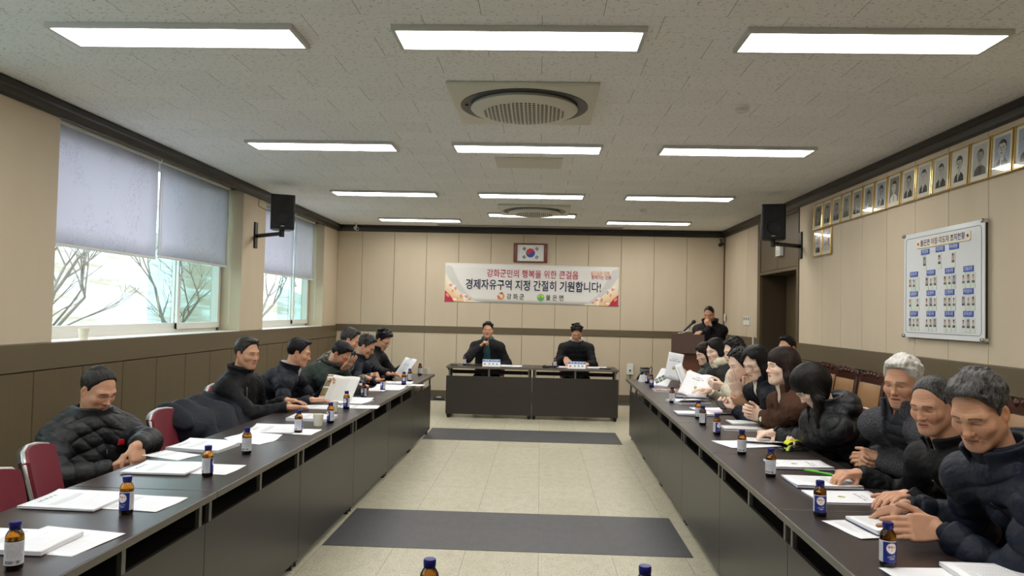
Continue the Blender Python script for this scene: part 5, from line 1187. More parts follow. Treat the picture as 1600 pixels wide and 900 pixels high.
# ------------------------------------------------------------------ hands
def hand_prims(W, d, n, right, curl, spread=0.0, thumb='rest', s=1.0):
    d = nrm(d); n = np.asarray(n, float); n = nrm(n-d*np.dot(n, d)); sd = np.cross(d, n)*(1 if right else -1); W = np.asarray(W, float)
    out = {'W': W, 'd': d, 'n': n, 's': sd, 'f': []}
    K = [(0.088, 0.030), (0.092, 0.010), (0.089, -0.0105), (0.080, -0.029)]; Ls = [(0.041, 0.025, 0.021), (0.046, 0.028, 0.022), (0.043, 0.026, 0.021), (0.034, 0.020, 0.018)]
    for i in range(4):
        c = curl[i] if isinstance(curl[0], (list, tuple)) else curl
        p = W+s*(d*K[i][0]+sd*K[i][1]); a = 0.0; fd = nrm(d+sd*spread*(1.2-0.8*i)); seg = [p]
        for j in range(3):
            a += c[j]; p = p+s*Ls[i][j]*(fd*math.cos(a)+n*math.sin(a)); seg.append(p)
        r = (0.0098, 0.0088, 0.0080, 0.0070) if i < 3 else (0.0086, 0.0078, 0.0070, 0.0062)
        out['f'].append((seg, [q*s for q in r]))
    tb = W+s*(d*0.026+sd*0.026+n*0.006)
    td = {'rest': [(0.70, 0.62, 0.30), (0.92, 0.28, 0.28), (0.97, 0.05, 0.25)], 'pinch': [(0.62, 0.45, 0.68), (0.80, -0.05, 0.60), (0.85, -0.25, 0.45)], 'out': [(0.50, 0.85, 0.15), (0.70, 0.70, 0.15), (0.80, 0.6, 0.1)], 'grip': [(0.50, 0.50, 0.75), (0.50, -0.25, 0.85), (0.3, -0.75, 0.6)], 'flat': [(0.72, 0.66, 0.05), (0.90, 0.40, 0.05), (0.97, 0.2, 0.05)]}[thumb]
    seg = [tb]
    for (x, y, z), l in zip(td, (0.044, 0.032, 0.026)): v = nrm(d*x+sd*y+n*z); seg.append(seg[-1]+v*l*s)
    out['f'].append((seg, [0.0135*s, 0.0112*s, 0.0102*s, 0.0085*s])); out['sc'] = s
    return out
def hand_sdf(P, H):
    d, n, sd, W, s = H['d'], H['n'], H['s'], H['W'], H['sc']
    R = np.stack([sd, d, n]).astype(F32); q = (P-W.astype(F32))@R.T/F32(s)
    c = np.abs(q-A3(0.0, 0.048, 0.0)); hw = A3(0.036, 0.040, 0.006); wgt = 1-0.20*np.clip((0.06-q[:, 1])/0.06, 0, 1)
    c[:, 0] = c[:, 0]/wgt
    e = c-hw; r = np.linalg.norm(np.maximum(e, 0), axis=1)+np.minimum(e.max(1), 0)-0.0085
    r = smin(r, ell(q, (0.024, 0.034, 0.008), (0.018, 0.030, 0.014)), 0.012)
    r = r*F32(s)
    for seg, rad in H['f']:
        f = None
        for a, b, r1, r2 in zip(seg, seg[1:], rad, rad[1:]):
            k = cap(P, a, b, r1, r2); f = k if f is None else smin(f, k, 0.004)
        r = smin(r, f, 0.007)
    return r
def ik(S, Wt, L1, L2, pole):
    S, Wt = np.asarray(S, float), np.asarray(Wt, float); v = Wt-S; D = np.linalg.norm(v)
    if D > (L1+L2)*0.985: k = D/((L1+L2)*0.985); L1 *= k; L2 *= k
    D = max(D, abs(L1-L2)+0.02); a = (L1*L1-L2*L2+D*D)/(2*D); hgt = math.sqrt(max(1e-6, L1*L1-a*a)); u = v/np.linalg.norm(v)
    p = np.asarray(pole, float); p = nrm(p-u*np.dot(p, u)); return S+u*a+p*hgt
def bounded(fn, c, r):
    """evaluate fn only near a sphere; elsewhere a safe distance bound"""
    c = np.asarray(c, F32)
    def g(P):
        q = nl(P-c)-r; d = q+0.03; m = q < 0.05
        if m.any(): d[m] = fn(P[m])
        return d
    return g
# ------------------------------------------------------------------ skin, hair and cloth materials
def skin_mat(name, col, brow=(30, 26, 24), eye=0.35, lip=(150, 84, 76), brow_w=0.0038, age=0.25):
    m = bpy.data.materials.new(name); t = NT(m); at = t.attr('hl'); x, y, z = t.sep(at.outputs['Vector']); fa = V(t, t.attr('face').outputs['Fac'])
    X = x.abs(); base = rgb(*col); n = t.noise(at.outputs['Vector'], 45.0, 3.0)
    dark = tuple(c*0.86 for c in base[:3])+(1,); red = (min(1, base[0]*1.04), base[1]*0.80, base[2]*0.74, 1)
    c = t.mix(n, dark, tuple(min(1, q*1.07) for q in base[:3])+(1,))
    bl = lambda cx, cz, rx, rz: (((X-cx)/rx)*((X-cx)/rx)+((z-cz)/rz)*((z-cz)/rz))
    front = y.gt(0.035)*fa
    rosy = (bl(0.040, -0.030, 0.030, 0.024).rmap(0.0, 1.4, 1.0, 0.0)).max(bl(0.0, -0.034, 0.018, 0.018).rmap(0.0, 1.3, 1.0, 0.0))*front
    c = t.mix(rosy*0.45, c, red)
    ear = X.gt(0.072)*z.lt(0.03)*z.gt(-0.05)*fa; c = t.mix(ear*0.5, c, red)
    lipm = bl(0.0, -0.0665, 0.025, 0.0105).rmap(0.75, 1.1, 1.0, 0.0)*front; c = t.mix(lipm*0.7, c, rgb(*lip))
    ml = (z+0.0662-X*X*8.0*0.9).abs().lt(0.0013)*X.lt(0.023)*front; c = t.mix(ml*0.75, c, rgb(70, 30, 28))
    # brows
    bz = (X-0.030)*-0.10+0.0235-(X-0.028)*(X-0.028)*7.0
    br = ((z-bz).abs()).rmap(brow_w*0.6, brow_w, 1.0, 0.0)*X.gt(0.012)*X.lt(0.050)*front*t.noise(t.map(at.outputs['Vector'], (420, 60, 160)), 1.0, 1.0).rmap(0.3, 0.5, 0.75, 1.0); c = t.mix(br*0.78, c, rgb(*brow))
    # eyes
    ze = z+0.002-((X-0.0315)*(X-0.0315))*-9.0*0+((X-0.0315)*(X-0.0315))*6.0
    ex = (X-0.0315).abs().lt(0.0135)
    eo = ex*(ze.abs()).lt(0.0042*eye+0.0002)*front
    xs = x-0.0315*1.0; side = x.gt(0.0)
    ir = ((X-0.0315-0.0)*(X-0.0315-0.0)+(z+0.002+0.0012)*(z+0.002+0.0012)).lt(0.0052*0.0052)
    c = t.mix(eo, c, t.mix(ir, rgb(214, 206, 198), rgb(26, 18, 14)))
    lash = ex*((ze-0.0042*eye).abs()).lt(0.0013)*front; c = t.mix(lash*0.85, c, rgb(34, 22, 18))
    low = ex*((ze+0.0042*eye).abs()).lt(0.0006)*front; c = t.mix(low*0.35, c, rgb(90, 50, 40))
    fold = (X-0.0315).abs().lt(0.0145)*((ze-0.0042*eye-0.0042).abs()).lt(0.0007)*front; c = t.mix(fold*0.35, c, rgb(110, 66, 52))
    ns = bl(0.0075, -0.0448, 0.0042, 0.0028).lt(1.0)*front*y.gt(0.08); c = t.mix(ns*0.8, c, rgb(50, 24, 20))
    t.put(t.bsdf.inputs['Base Color'], c); t.bsdf.inputs['Roughness'].default_value = 0.48; t.bsdf.inputs['Specular IOR Level'].default_value = 0.4
    n3 = t.noise(at.outputs['Vector'], 30.0, 2.0)
    wr = ((z+n3*0.012)*520.0).sin()*z.gt(0.034)*z.lt(0.070)*X.lt(0.05)*front*age
    cf_ = ((z*1.0+X*0.4+n3*0.01)*700.0).sin()*X.gt(0.046)*X.lt(0.064)*z.abs().lt(0.022)*front*age
    bag = (((X-0.0315)*(X-0.0315)*9.0+z+0.0185+0.0).abs()).rmap(0.0, 0.0022, -1.0, 0.0)*X.gt(0.016)*X.lt(0.048)*front*age
    t.bump((wr+cf_)*0.5+bag*0.9+t.noise(at.outputs['Vector'], 240.0, 3.0)*0.8, 0.17, 0.003)
    return m
def hair_mat(name, c0, c1, rough=0.42, amt=0.5):
    m = bpy.data.materials.new(name); t = NT(m); at = t.attr('hl').outputs['Vector']
    n = t.noise(t.map(at, (420, 60, 60)), 1.0, 3.0, 0.7); n2 = t.noise(at, 24.0, 2.0)
    t.put(t.bsdf.inputs['Base Color'], t.mix((n*0.65+n2*0.35).step(0.38, 0.62), rgb(*c0), rgb(*c1))); t.bsdf.inputs['Roughness'].default_value = rough; t.bsdf.inputs['Specular IOR Level'].default_value = 0.22
    t.bump(n, 0.4, 0.003); return m
def cloth(name, c, rough=0.7, weave=420.0, fold=0.35, var=0.12, spec=0.22):
    m = bpy.data.materials.new(name); t = NT(m); v = t.coord(); n = t.noise(v, 22.0, 4.0, 0.6); w = t.noise(v, weave, 1.0)
    b = rgb(*c); t.put(t.bsdf.inputs['Base Color'], t.mix(n, tuple(q*(1-var) for q in b[:3])+(1,), tuple(min(1, q*(1+var)) for q in b[:3])+(1,)))
    t.bsdf.inputs['Roughness'].default_value = rough; t.bsdf.inputs['Specular IOR Level'].default_value = spec; cr = (t.noise(v, 11.0, 3.0, 0.55)-0.5).abs().min(0.12)*6.0
    t.bump(n*fold+w*0.10+cr*0.5, 0.45, 0.012); return m
def camo(name):
    m = bpy.data.materials.new(name); t = NT(m); v = t.coord(); a = t.noise(v, 28.0, 2.0); b_ = t.noise(t.map(v, (1, 1, 1), (3, 1, 7)), 36.0, 2.0)
    c = t.mix(a.step(0.48, 0.5), rgb(66, 66, 56), rgb(112, 108, 92)); c = t.mix(b_.step(0.55, 0.57), c, rgb(34, 34, 32)); c = t.mix(b_.step(0.36, 0.34), c, rgb(150, 146, 130)); t.put(t.bsdf.inputs['Base Color'], c); t.bsdf.inputs['Roughness'].default_value = 0.8; return m
def fleece(name, c, bs=120.0, k=0.86):
    m = bpy.data.materials.new(name); t = NT(m); v = t.coord(); n = t.noise(v, bs, 3.0, 0.7); b = rgb(*c)
    t.put(t.bsdf.inputs['Base Color'], t.mix(n.step(0.35, 0.65), tuple(q*k for q in b[:3])+(1,), tuple(min(1, q*(2.05-k)) for q in b[:3])+(1,))); t.bsdf.inputs['Roughness'].default_value = 0.95; t.bsdf.inputs['Specular IOR Level'].default_value = 0.1; t.bump(n, 0.8, 0.012); return m

# ------------------------------------------------------------------ a whole person
M_TROUSER = cloth('dark_trousers', (32, 32, 36)); M_SHOE = mat('black_shoe_leather', rgb(20, 19, 19), 0.35); M_ZIP = mat('zip_metal', rgb(120, 120, 118), 0.35, 0.6); M_SPEC = mat('dark_spectacle_frame', rgb(26, 24, 26), 0.3)
def person(label, head, az, pitch, body_az, pelvis, hands, o, skin, hairm, coat, coatm, roll=0.0, inner=None, standing=False, vox=0.004, seat=0.47, group=None):
    """head: photo pixel + distance; az/pitch of the gaze; pelvis (x,y); hands {'R','L'}: dict(w wrist, d direction, n palm normal, curl, thumb)"""
    HC_ = np.array(head, float); sc = 0.93*o.get('scale', 1.0)
    a, p, r = map(math.radians, (az, pitch, roll))
    fw = np.array([math.cos(a)*math.cos(p), math.sin(a)*math.cos(p), math.sin(p)]); rt0 = np.array([math.sin(a), -math.cos(a), 0]); up0 = np.cross(rt0, fw)
    rt = rt0*math.cos(r)+up0*math.sin(r); up = np.cross(rt, fw)
    RH = np.stack([rt, fw, up]).astype(F32); toL = lambda P: ((P-HC_.astype(F32))@RH.T)/F32(sc)
    gl = RH@A3(0, 0, -1)
    ba = math.radians(body_az); F = np.array([math.cos(ba), math.sin(ba), 0]); Rr = np.array([math.sin(ba), -math.cos(ba), 0]); Z = np.array([0, 0, 1.0])
    piv = HC_+sc*(-0.022*fw-0.062*up)
    NB = piv-o.get('lean', 0.034)*F-0.094*Z*o.get('neck', 1.0)
    SCn = NB-0.008*F-0.045*Z; sw = o.get('shoulder', 0.178)
    zp_ = (seat+0.10) if not standing else 0.95
    PV = np.array([pelvis[0], pelvis[1], zp_]); MID = (PV+SCn)/2-F*o.get('slouch', 0.05)
    def spine(t):
        return (1-t)**2*PV+2*t*(1-t)*MID+t*t*SCn
    def tang(t): return nrm(2*(1-t)*(MID-PV)+2*t*(SCn-MID))
    SH = {}
    for k, s in (('R', 1), ('L', -1)): SH[k] = SCn+Rr*s*sw-Z*0.050+F*o.get('sh_fwd', 0.015)
    fat = o.get('belly', 1.0)
    blobs = []
    for t_, rx, ry, rz in ((0.02, 0.172, 0.125, 0.13), (0.30, 0.162*fat, 0.122*fat, 0.14), (0.58, 0.170, 0.122*(0.5+0.5*fat), 0.15), (0.84, 0.150, 0.098, 0.11)):
        T = tang(t_); Fy = nrm(F-T*np.dot(F, T)); blobs.append((spine(t_), np.stack([Rr, Fy, T]), np.array([rx, ry, rz])*o.get('girth', 1.0)))
    arms = {}
    for k, s in (('R', 1), ('L', -1)):
        hd = hands[k]; W = np.asarray(hd['w'], float); pole = np.asarray(hd.get('pole', Rr*s*0.55-Z*0.9-F*0.35), float)
        E = ik(SH[k], W, 0.285, 0.255, pole); arms[k] = (SH[k], E, W)
    HP = {k: hand_prims(hands[k]['w'], hands[k]['d'], hands[k]['n'], k == 'R', hands[k].get('curl', (0.25, 0.35, 0.25)), hands[k].get('spread', 0.03), hands[k].get('thumb', 'rest'), hands[k].get('s', 1.0)) for k in 'RL'}
    hf = bounded(lambda P: head_sdf(toL(P), o)*F32(sc), HC_, 0.165*sc)
    hh = {k: bounded((lambda H: lambda P: hand_sdf(P, H))(HP[k]), HP[k]['W']+HP[k]['d']*0.07, 0.15) for k in 'RL'}
    def torso(P, inf, k=0.07):
        d = None
        for c, R, rad in blobs:
            q = ell(P, c, rad+inf, R); d = q if d is None else smin(d, q, k)
        e = smin(cap(P, SCn-Z*0.005, SH['R'], 0.070+inf*0.7, 0.048+inf*0.7), cap(P, SCn-Z*0.005, SH['L'], 0.070+inf*0.7, 0.048+inf*0.7), 0.02)
        return smin(d, e, 0.06)
    def body(P):
        d = torso(P, -0.03); d = smin(d, cap(P, NB-Z*0.03, piv+up*0.01, 0.060*o.get('neckw', 1.0), 0.053*o.get('neckw', 1.0)), 0.04)
        d = smin(d, hf(P), 0.022)
        for k in 'RL':
            S, E, W = arms[k]
            d = smin(d, cap(P, S, E, 0.045, 0.037), 0.03)
            f = cap(P, E, W+HP[k]['d']*0.008, 0.036, 0.0255*hands[k].get('s', 1.0)); d = smin(d, f, 0.02); d = smin(d, hh[k](P), 0.012)
        return d
    pts = np.array([HC_+fw*0.1, HC_+up*0.14, HC_-fw*0.13, PV, PV-F*0.2, PV+F*0.2, SH['R'], SH['L']]+[q for k in 'RL' for q in (arms[k][1], arms[k][2], arms[k][2]+HP[k]['d']*0.24)]+[PV-Z*0.15, SH['R']+Rr*0.12, SH['L']-Rr*0.12])
    lo, hi = pts.min(0)-0.09, pts.max(0)+0.09
    lo0 = lo.copy()
    Vb, Qb = surface(body, lo, hi, vox)
    def face_w(P): return (hf(P) < np.minimum(hh['R'](P), hh['L'](P))-0.002).astype(F32)*(np.linalg.norm(P-HC_.astype(F32), axis=1) < 0.19).astype(F32)
    root = np_mesh('person', Vb, Qb, skin, None, {'hl': toL, 'face': face_w}); tag(root, label, 'person', group)
    # hair
    if o.get('hair') != 'none':
        ext = 0.17+(o.get('len', 0.0) if o.get('hair') in ('bob', 'long') else 0.0)
        Vh, Qh = surface(lambda P: hair_sdf(toL(P), o, gl)*F32(sc), HC_-np.array([0.17, 0.17, ext])*sc, HC_+0.17*sc, min(vox, 0.004)*0.9)
        np_mesh('hair', Vh, Qh, hairm, root, {'hl': toL})
    # clothing
    def collar(P, st):
        ax = nrm(piv-NB+Z*0.05); h = (P-NB.astype(F32))@ax.astype(F32); rad = np.linalg.norm(P-NB.astype(F32)-h[:, None]*ax.astype(F32), axis=1)
        r0, hh_, th = st.get('collar_r', 0.077), st.get('collar_h', 0.050), st.get('collar_t', 0.010)
        d = np.abs(rad-(r0+0.12*h+st.get('flare', 0.0)*np.clip(h, 0, 1)))-th
        d = smax(d, np.abs(h-0.012)-hh_, 0.012)
        fx = (P-NB.astype(F32))@Rr.astype(F32); fy = (P-NB.astype(F32))@F.astype(F32)
        gap = st.get('gap', 0.022)
        if gap > 0: d = smax(d, -np.maximum(np.abs(fx)-gap*(1+6*np.clip(h, 0, 0.1)), -fy), 0.012)
        return d
    def coat_fn(st, armless=False):
        inf, puff, pitch = st.get('inf', 0.022), st.get('puff', 0.0), st.get('pitch', 0.075)
        fold = st.get('fold', 0.004); sr = st.get('sleeve', 1.0); sd0 = st.get('seed', 1)
        cutv = st.get('vneck')
        def f(P):
            d = torso(P, inf); tz = (P-PV.astype(F32))@tang(0.5).astype(F32)
            fx = (P-SCn.astype(F32))@Rr.astype(F32); fy = (P-SCn.astype(F32))@F.astype(F32)
            if puff:
                s_ = tz+st.get('slant', 0.0)*np.abs(fx); d = d-puff*(np.abs(np.sin(math.pi*s_/pitch))**0.5-0.66)
                if st.get('diamond'): d = d-puff*0.6*(np.abs(np.sin(math.pi*(tz*0.9-fx)/pitch))**0.5-0.66)
            d = smax(d, -(P[:, 2]-(PV[2]-st.get('drop', 0.12)))*1.0, 0.02)
            if cutv:   # open front showing the layer underneath
                top, wtop, bot, wbot = cutv; zz = (SCn[2]+0.05-P[:, 2]); w_ = wtop+(wbot-wtop)*np.clip(zz/bot, 0, 1); fr = np.maximum(np.maximum(np.abs(fx)-w_, -fy+0.0), zz-bot); d = smax(d, -fr, 0.012)
            if st.get('sleeves', True) and not armless:
                for k in 'RL':
                    S, E, W = arms[k]; hdv = HP[k]['d']
                    u1, t1 = cap(P, S, E, 0.047*sr+inf*0.30, 0.052*sr+inf*0.35, True); u2, t2 = cap(P, E, W-nrm(W-E)*0.004, 0.053*sr+inf*0.35, 0.036*sr+inf*0.25, True)
                    if puff:
                        u1 = u1-puff*(np.abs(np.sin(math.pi*t1*0.285/pitch))**0.5-0.62); u2 = u2-puff*0.8*(np.abs(np.sin(math.pi*t2*0.255/pitch))**0.5-0.62)
                    else:
                        u2 = u2-fold*0.7*np.sin(t2*26+wob(P, sd0+3, 20)*2.0)*(1-t2); u1 = u1-fold*0.7*np.sin(t1*22+wob(P, sd0+4, 20)*2)*t1
                    u2 = smax(u2, ((P-W.astype(F32))@nrm(W-E).astype(F32))+st.get('cuffback', 0.0), 0.008)
                    d = smin(d, smin(u1, u2, 0.03), 0.070)
            d = d-fold*0.9*wob(P, sd0, 34)-fold*0.7*wob(P, sd0+1, 75)-fold*0.5*np.abs(wob(P, sd0+2, 120))
            d = smax(d, -cap(P, NB-Z*0.02, piv+up*0.05+fw*0.0, 0.066*o.get('neckw', 1.0)+st.get('neckhole', 0.004), 0.070+st.get('neckhole', 0.004)), 0.010)
            if st.get('collar', True): d = smin(d, collar(P, st), 0.012)
            if st.get('hood'):
                hc = NB-F*0.085+Z*0.015; hdn = ell(P, hc, (0.15, 0.085, 0.085), np.stack([Rr, F, Z])); hdn = smax(hdn, -ell(P, hc+Z*0.06+F*0.05, (0.10, 0.06, 0.06), np.stack([Rr, F, Z])), 0.02)-0.006*wob(P, 31, 60)-0.006*np.abs(np.sin(P[:, 2]*40)); d = smin(d, hdn, 0.03)
            if st.get('keep_off_head', True):
                d = smax(d, -(hf(P)-0.002), 0.004)
            for k in 'RL': d = smax(d, -(hh[k](P)-0.001), 0.003)
            return d
        return f
    cf = coat_fn(coat); cft = coat_fn(coat, True); loC = lo.copy()
    Vc, Qc = surface(cf, loC-0.04, hi+0.04, vox*1.12); jk = np_mesh(coat.get('name', 'jacket'), Vc, Qc, coatm, root)
    if inner is not None:
        ist, im = inner; ist = dict({'sleeves': False, 'inf': 0.006, 'drop': 0.05, 'seed': 9}, **ist); Vi, Qi = surface(coat_fn(ist), lo-0.02, hi+0.02, vox*1.2); np_mesh(ist.get('name', 'shirt'), Vi, Qi, im, root)
    # legs
    LG = {}
    for k, s in (('R', 1), ('L', -1)):
        hp = PV+Rr*s*0.085-Z*(0.03 if not standing else 0.0)
        if standing: kn = hp+F*0.02-Z*0.44; an = kn-Z*0.43-F*0.02
        else: kn = hp+F*o.get('thigh', 0.40)+Rr*s*0.05; kn[2] = seat+0.045; an = kn.copy(); an[2] = 0.085; an = an-F*0.06
        LG[k] = (hp, kn, an)
    def legs(P):
        d = ell(P, PV-Z*0.02, (0.172, 0.13, 0.11), np.stack([Rr, F, Z]))
        for k in 'RL':
            hp, kn, an = LG[k]; d = smin(d, smin(cap(P, hp, kn, 0.088, 0.066), cap(P, kn, an, 0.066, 0.050), 0.03), 0.05)
        return smax(d, 0.07-P[:, 2], 0.01)-0.004*wob(P, 12, 40)
    q = np.array([v for k in 'RL' for v in LG[k]]+[PV]); Vl, Ql = surface(legs, q.min(0)-0.2, q.max(0)+0.2, 0.011); np_mesh('trousers', Vl, Ql, M_TROUSER, root)
    for k in 'RL':
        hp, kn, an = LG[k]; c = np.array([an[0], an[1], 0.0])
        fn = lambda P: smax(smin(cap(P, c+F*0.16+Z*0.035, c-F*0.05+Z*0.042, 0.040, 0.042), cap(P, c-F*0.03+Z*0.05, c-F*0.01+Z*0.11, 0.042, 0.04), 0.03), -P[:, 2]+0.001, 0.006)
        Vs, Qs = surface(fn, c-0.25, c+np.array([0.25, 0.25, 0.2]), 0.009); np_mesh('shoe', Vs, Qs, M_SHOE, root)
    info = dict(root=root, cf=cft, cfa=cf, SC=SCn, F=F, R=Rr, NB=NB, PV=PV, toL=toL, RH=RH, HC=HC_, sc=sc, piv=piv, up=up, fw=fw, rt=rt, spine=spine, tang=tang, arms=arms, HP=HP, vox=vox)
    if o.get('glasses'): glasses(info)
    return info
def front_point(I, t, x=0.0, fn=None):
    """point on the front of the garment at spine parameter t, x to the person's right"""
    T = I['tang'](min(1, max(0, t))); Fy = nrm(I['F']-T*np.dot(I['F'], T)); c = I['spine'](t)+I['R']*x
    s = np.linspace(0.30, 0.0, 70); P = (c[None]+Fy[None]*s[:, None]).astype(F32); d = (fn or I['cf'])(P); k = np.nonzero(d < 0)[0]; ka = np.nonzero(I['cfa'](P) < 0)[0]
    if len(k) and len(ka) and 0 < k[0]-ka[0] < 12: k = ka
    return P[k[0]].astype(float)+Fy*0.002 if len(k) else c+Fy*0.12
def zipper(I, t0=0.25, t1=1.0, x0=0.0, x1=0.0, r=0.0035, m=None, name='zip', n=24):
    pts = [front_point(I, t0+(t1-t0)*i/n, x0+(x1-x0)*i/n) for i in range(n+1)]
    pts = [pts[0]]+[0.25*np.array(a)+0.5*np.array(b_)+0.25*np.array(c) for a, b_, c in zip(pts, pts[1:], pts[2:])]+[pts[-1]]
    b = MB(); pts = [q+I['F']*0.009 for q in pts]; b.tube(pts, r, 6); b.build(name, m or M_ZIP, I['root'], smooth=True)
def glasses(I):
    T = lambda x, y, z: tuple(I['HC']+I['sc']*(I['rt']*x+I['fw']*y+I['up']*z)); b = MB()
    for s in (-1, 1):
        b.tube([T(s*0.0325+0.0215*math.cos(a*math.pi/10), 0.094-0.010*abs(0.0215*math.cos(a*math.pi/10)+0.0325)/0.05, -0.005+0.0165*math.sin(a*math.pi/10)) for a in range(20)], 0.0013, 6, True)
        b.tube([T(s*0.054, 0.086, 0.0), T(s*0.074, 0.06, 0.003), T(s*0.079, 0.01, 0.006), T(s*0.078, -0.012, -0.004)], 0.0014, 6)
    b.tube([T(-0.011, 0.095, 0.0), T(0, 0.0985, 0.002), T(0.011, 0.095, 0.0)], 0.0014, 6)
    b.build('glasses', M_SPEC, I['root'], smooth=True)
def blob(I, name, fn, lo, hi, m, vox=None): V_, Q_ = surface(fn, lo, hi, vox or I['vox']); return np_mesh(name, V_, Q_, m, I['root'])
def scarf(I, m, r=0.078, th=0.024, h=0.045, name='scarf', amp=0.006, tilt=0.0):
    NB, ax = I['NB'], nrm(I['piv']-I['NB']+np.array([0, 0, 0.03])); c = NB+ax*0.045
    def f(P):
        q = P-c.astype(F32); hh = q@ax.astype(F32); rad = np.linalg.norm(q-hh[:, None]*ax.astype(F32), axis=1)
        return np.sqrt(((rad-r))**2+(hh*th/h)**2)-th-amp*wob(P, 21, 90)-amp*0.6*wob(P, 22, 200)
    return blob(I, name, f, c-0.15, c+0.15, m)
# ------------------------------------------------------------------ the people
def HX(wp, tp, z, zt=None):
    w = zp(wp[0], wp[1], z); t_ = zp(tp[0], tp[1], z if zt is None else zt); return w, t_-w
def HPX(wp, tp, x, xt=None):
    w = xp(wp[0], wp[1], x); t_ = xp(tp[0], tp[1], x if xt is None else xt); return w, t_-w
FLAT = (0.10, 0.22, 0.15); RELAX = (0.28, 0.42, 0.28); HOLD = (0.65, 0.80, 0.50); FIST = (1.25, 1.45, 0.9); DN = (0, 0, -1)
def hand(w, d, n, curl=RELAX, thumb='rest', spread=0.04, **k): return dict(w=w, d=d, n=n, curl=curl, thumb=thumb, spread=spread, **k)
H_BLACK = hair_mat('black_hair', (9, 8, 8), (24, 22, 21)); H_SALT = hair_mat('greying_hair', (16, 15, 15), (66, 63, 60)); H_GREY = hair_mat('grey_black_hair', (22, 22, 23), (92, 91, 90))
H_WHITE = hair_mat('white_hair', (176, 174, 168), (222, 220, 214), 0.5); H_BROWN = hair_mat('dark_brown_hair', (20, 13, 11), (48, 32, 27)); H_DKBR = hair_mat('brownish_black_hair', (18, 15, 13), (44, 37, 32))
S_TAN = lambda n, **k: skin_mat(n, (202, 152, 122), **k)
S_FAIR = lambda n, **k: skin_mat(n, (238, 204, 182), lip=(190, 104, 98), **k)
C_BLACK = cloth('black_puffer_fabric', (19, 20, 24), 0.5, spec=0.35); C_JET = cloth('black_jacket_fabric', (17, 17, 20), 0.65); C_NAVY = cloth('navy_jacket_fabric', (22, 28, 42), 0.55); C_NAVY2 = cloth('deep_navy_fabric', (18, 22, 33), 0.6)
C_GREEN = cloth('dark_green_jacket_fabric', (34, 45, 40), 0.6); C_GREYGR = cloth('grey_green_quilted_fabric', (78, 88, 82), 0.6); C_CHAR = cloth('charcoal_wool', (50, 48, 48), 0.85); C_CAMEL = fleece('camel_wool', (206, 170, 140), 160); C_CREAM = fleece('cream_fleece', (240, 230, 208), 130)
C_SUEDE = cloth('brown_suede', (82, 57, 44), 0.9, spec=0.1); C_FLEECE = fleece('grey_fleece', (74, 74, 78), 110, 0.68); C_DGREY = cloth('dark_grey_vest_fabric', (40, 42, 46), 0.55); C_TEAL = cloth('teal_shirt_cotton', (56, 92, 98), 0.8); C_WHITE = cloth('white_collar_cotton', (206, 204, 206), 0.8); C_REDW = fleece('dark_red_knit', (134, 34, 42), 150)
C_KNITW = fleece('cream_knit', (236, 222, 202), 170)
PPL = {}
def seat_chair(k, x, y, az, lb): chair(k, x, y, az, lb)
# left row -------------------------------------------------
PU = lambda **k: dict(dict(puff=0.014, inf=0.024, pitch=0.072, fold=0.005), **k)
I = PPL['L1'] = person('man dozing with bowed head in a black quilted puffer jacket, leftmost person', xp(153, 609, -2.39), -20, -25, -28, (-2.44, 4.04),
    dict(L=hand(xp(214, 694, -2.04), (0.22, -0.30, -0.85), (-0.80, 0.25, -0.45), (0.10, 0.40, 0.35), 'rest', 0.06, pole=(0.35, 0.9, -0.35)), R=hand(xp(178, 733, -2.16), (0.85, 0.1, 0.12), (-0.1, 0.85, 0.45), HOLD, 'grip', pole=(-0.7, -0.7, -0.3))),
    dict(hair='thin', shoulder=0.200, neck=1.05, belly=1.12, girth=1.10, slouch=0.10, lean=0.0, scale=1.05), S_TAN('tanned_skin', eye=0.02, age=1.0), H_DKBR, PU(diamond=True, puff=0.013, pitch=0.085, sleeve=1.15, collar_h=0.040, collar_r=0.086, collar_t=0.014, gap=0.0, slant=0.35), C_BLACK, vox=0.0033)
zipper(I, 0.15, 0.98, 0.0, 0.0, 0.004, M_ZIP)
for k, (dx, w_) in enumerate(((0.0, 0.042), (-0.04, 0.048))):
    p_ = front_point(I, 1.06+dx, -0.09); T_ = I['tang'](0.86); b = MB(); b.box(-w_/2, w_/2, 0.0, 0.012, -0.005-0.006*(k == 0), 0.005+0.006*(k == 0), Matrix.Translation(p_) @ Matrix(((I['R'][0], I['F'][0], 0, 0), (I['R'][1], I['F'][1], 0, 0), (0, 0, 1, 0), (0, 0, 0, 1))), bev=0.002); b.build('chest_emblem', M_RED, I['root'])
I = PPL['L2'] = person('man in a black zip jacket with grey piping, resting one hand on a handout', xp(386, 552, -2.20), -24, -8, -10, (-2.34, 5.68),
    dict(R=hand(*HX((448, 637), (482, 634), 0.752), DN, FLAT, 'flat'), L=hand((-1.98, 5.86, 0.755), (0.95, -0.2, 0), DN, FLAT)),
    dict(hair='short', shoulder=0.180), S_TAN('warm_skin', eye=0.35, age=0.8), H_SALT, dict(inf=0.026, fold=0.007, collar_h=0.042, gap=0.03, sleeve=1.05, flare=0.2), C_JET, inner=(dict(name='shirt', collar_h=0.05, collar_r=0.072, gap=0.01), C_JET), vox=0.0042)
zipper(I, 0.1, 0.99, 0.035, 0.075, 0.004, mat('grey_piping', rgb(128, 122, 112), 0.6), 'piping')
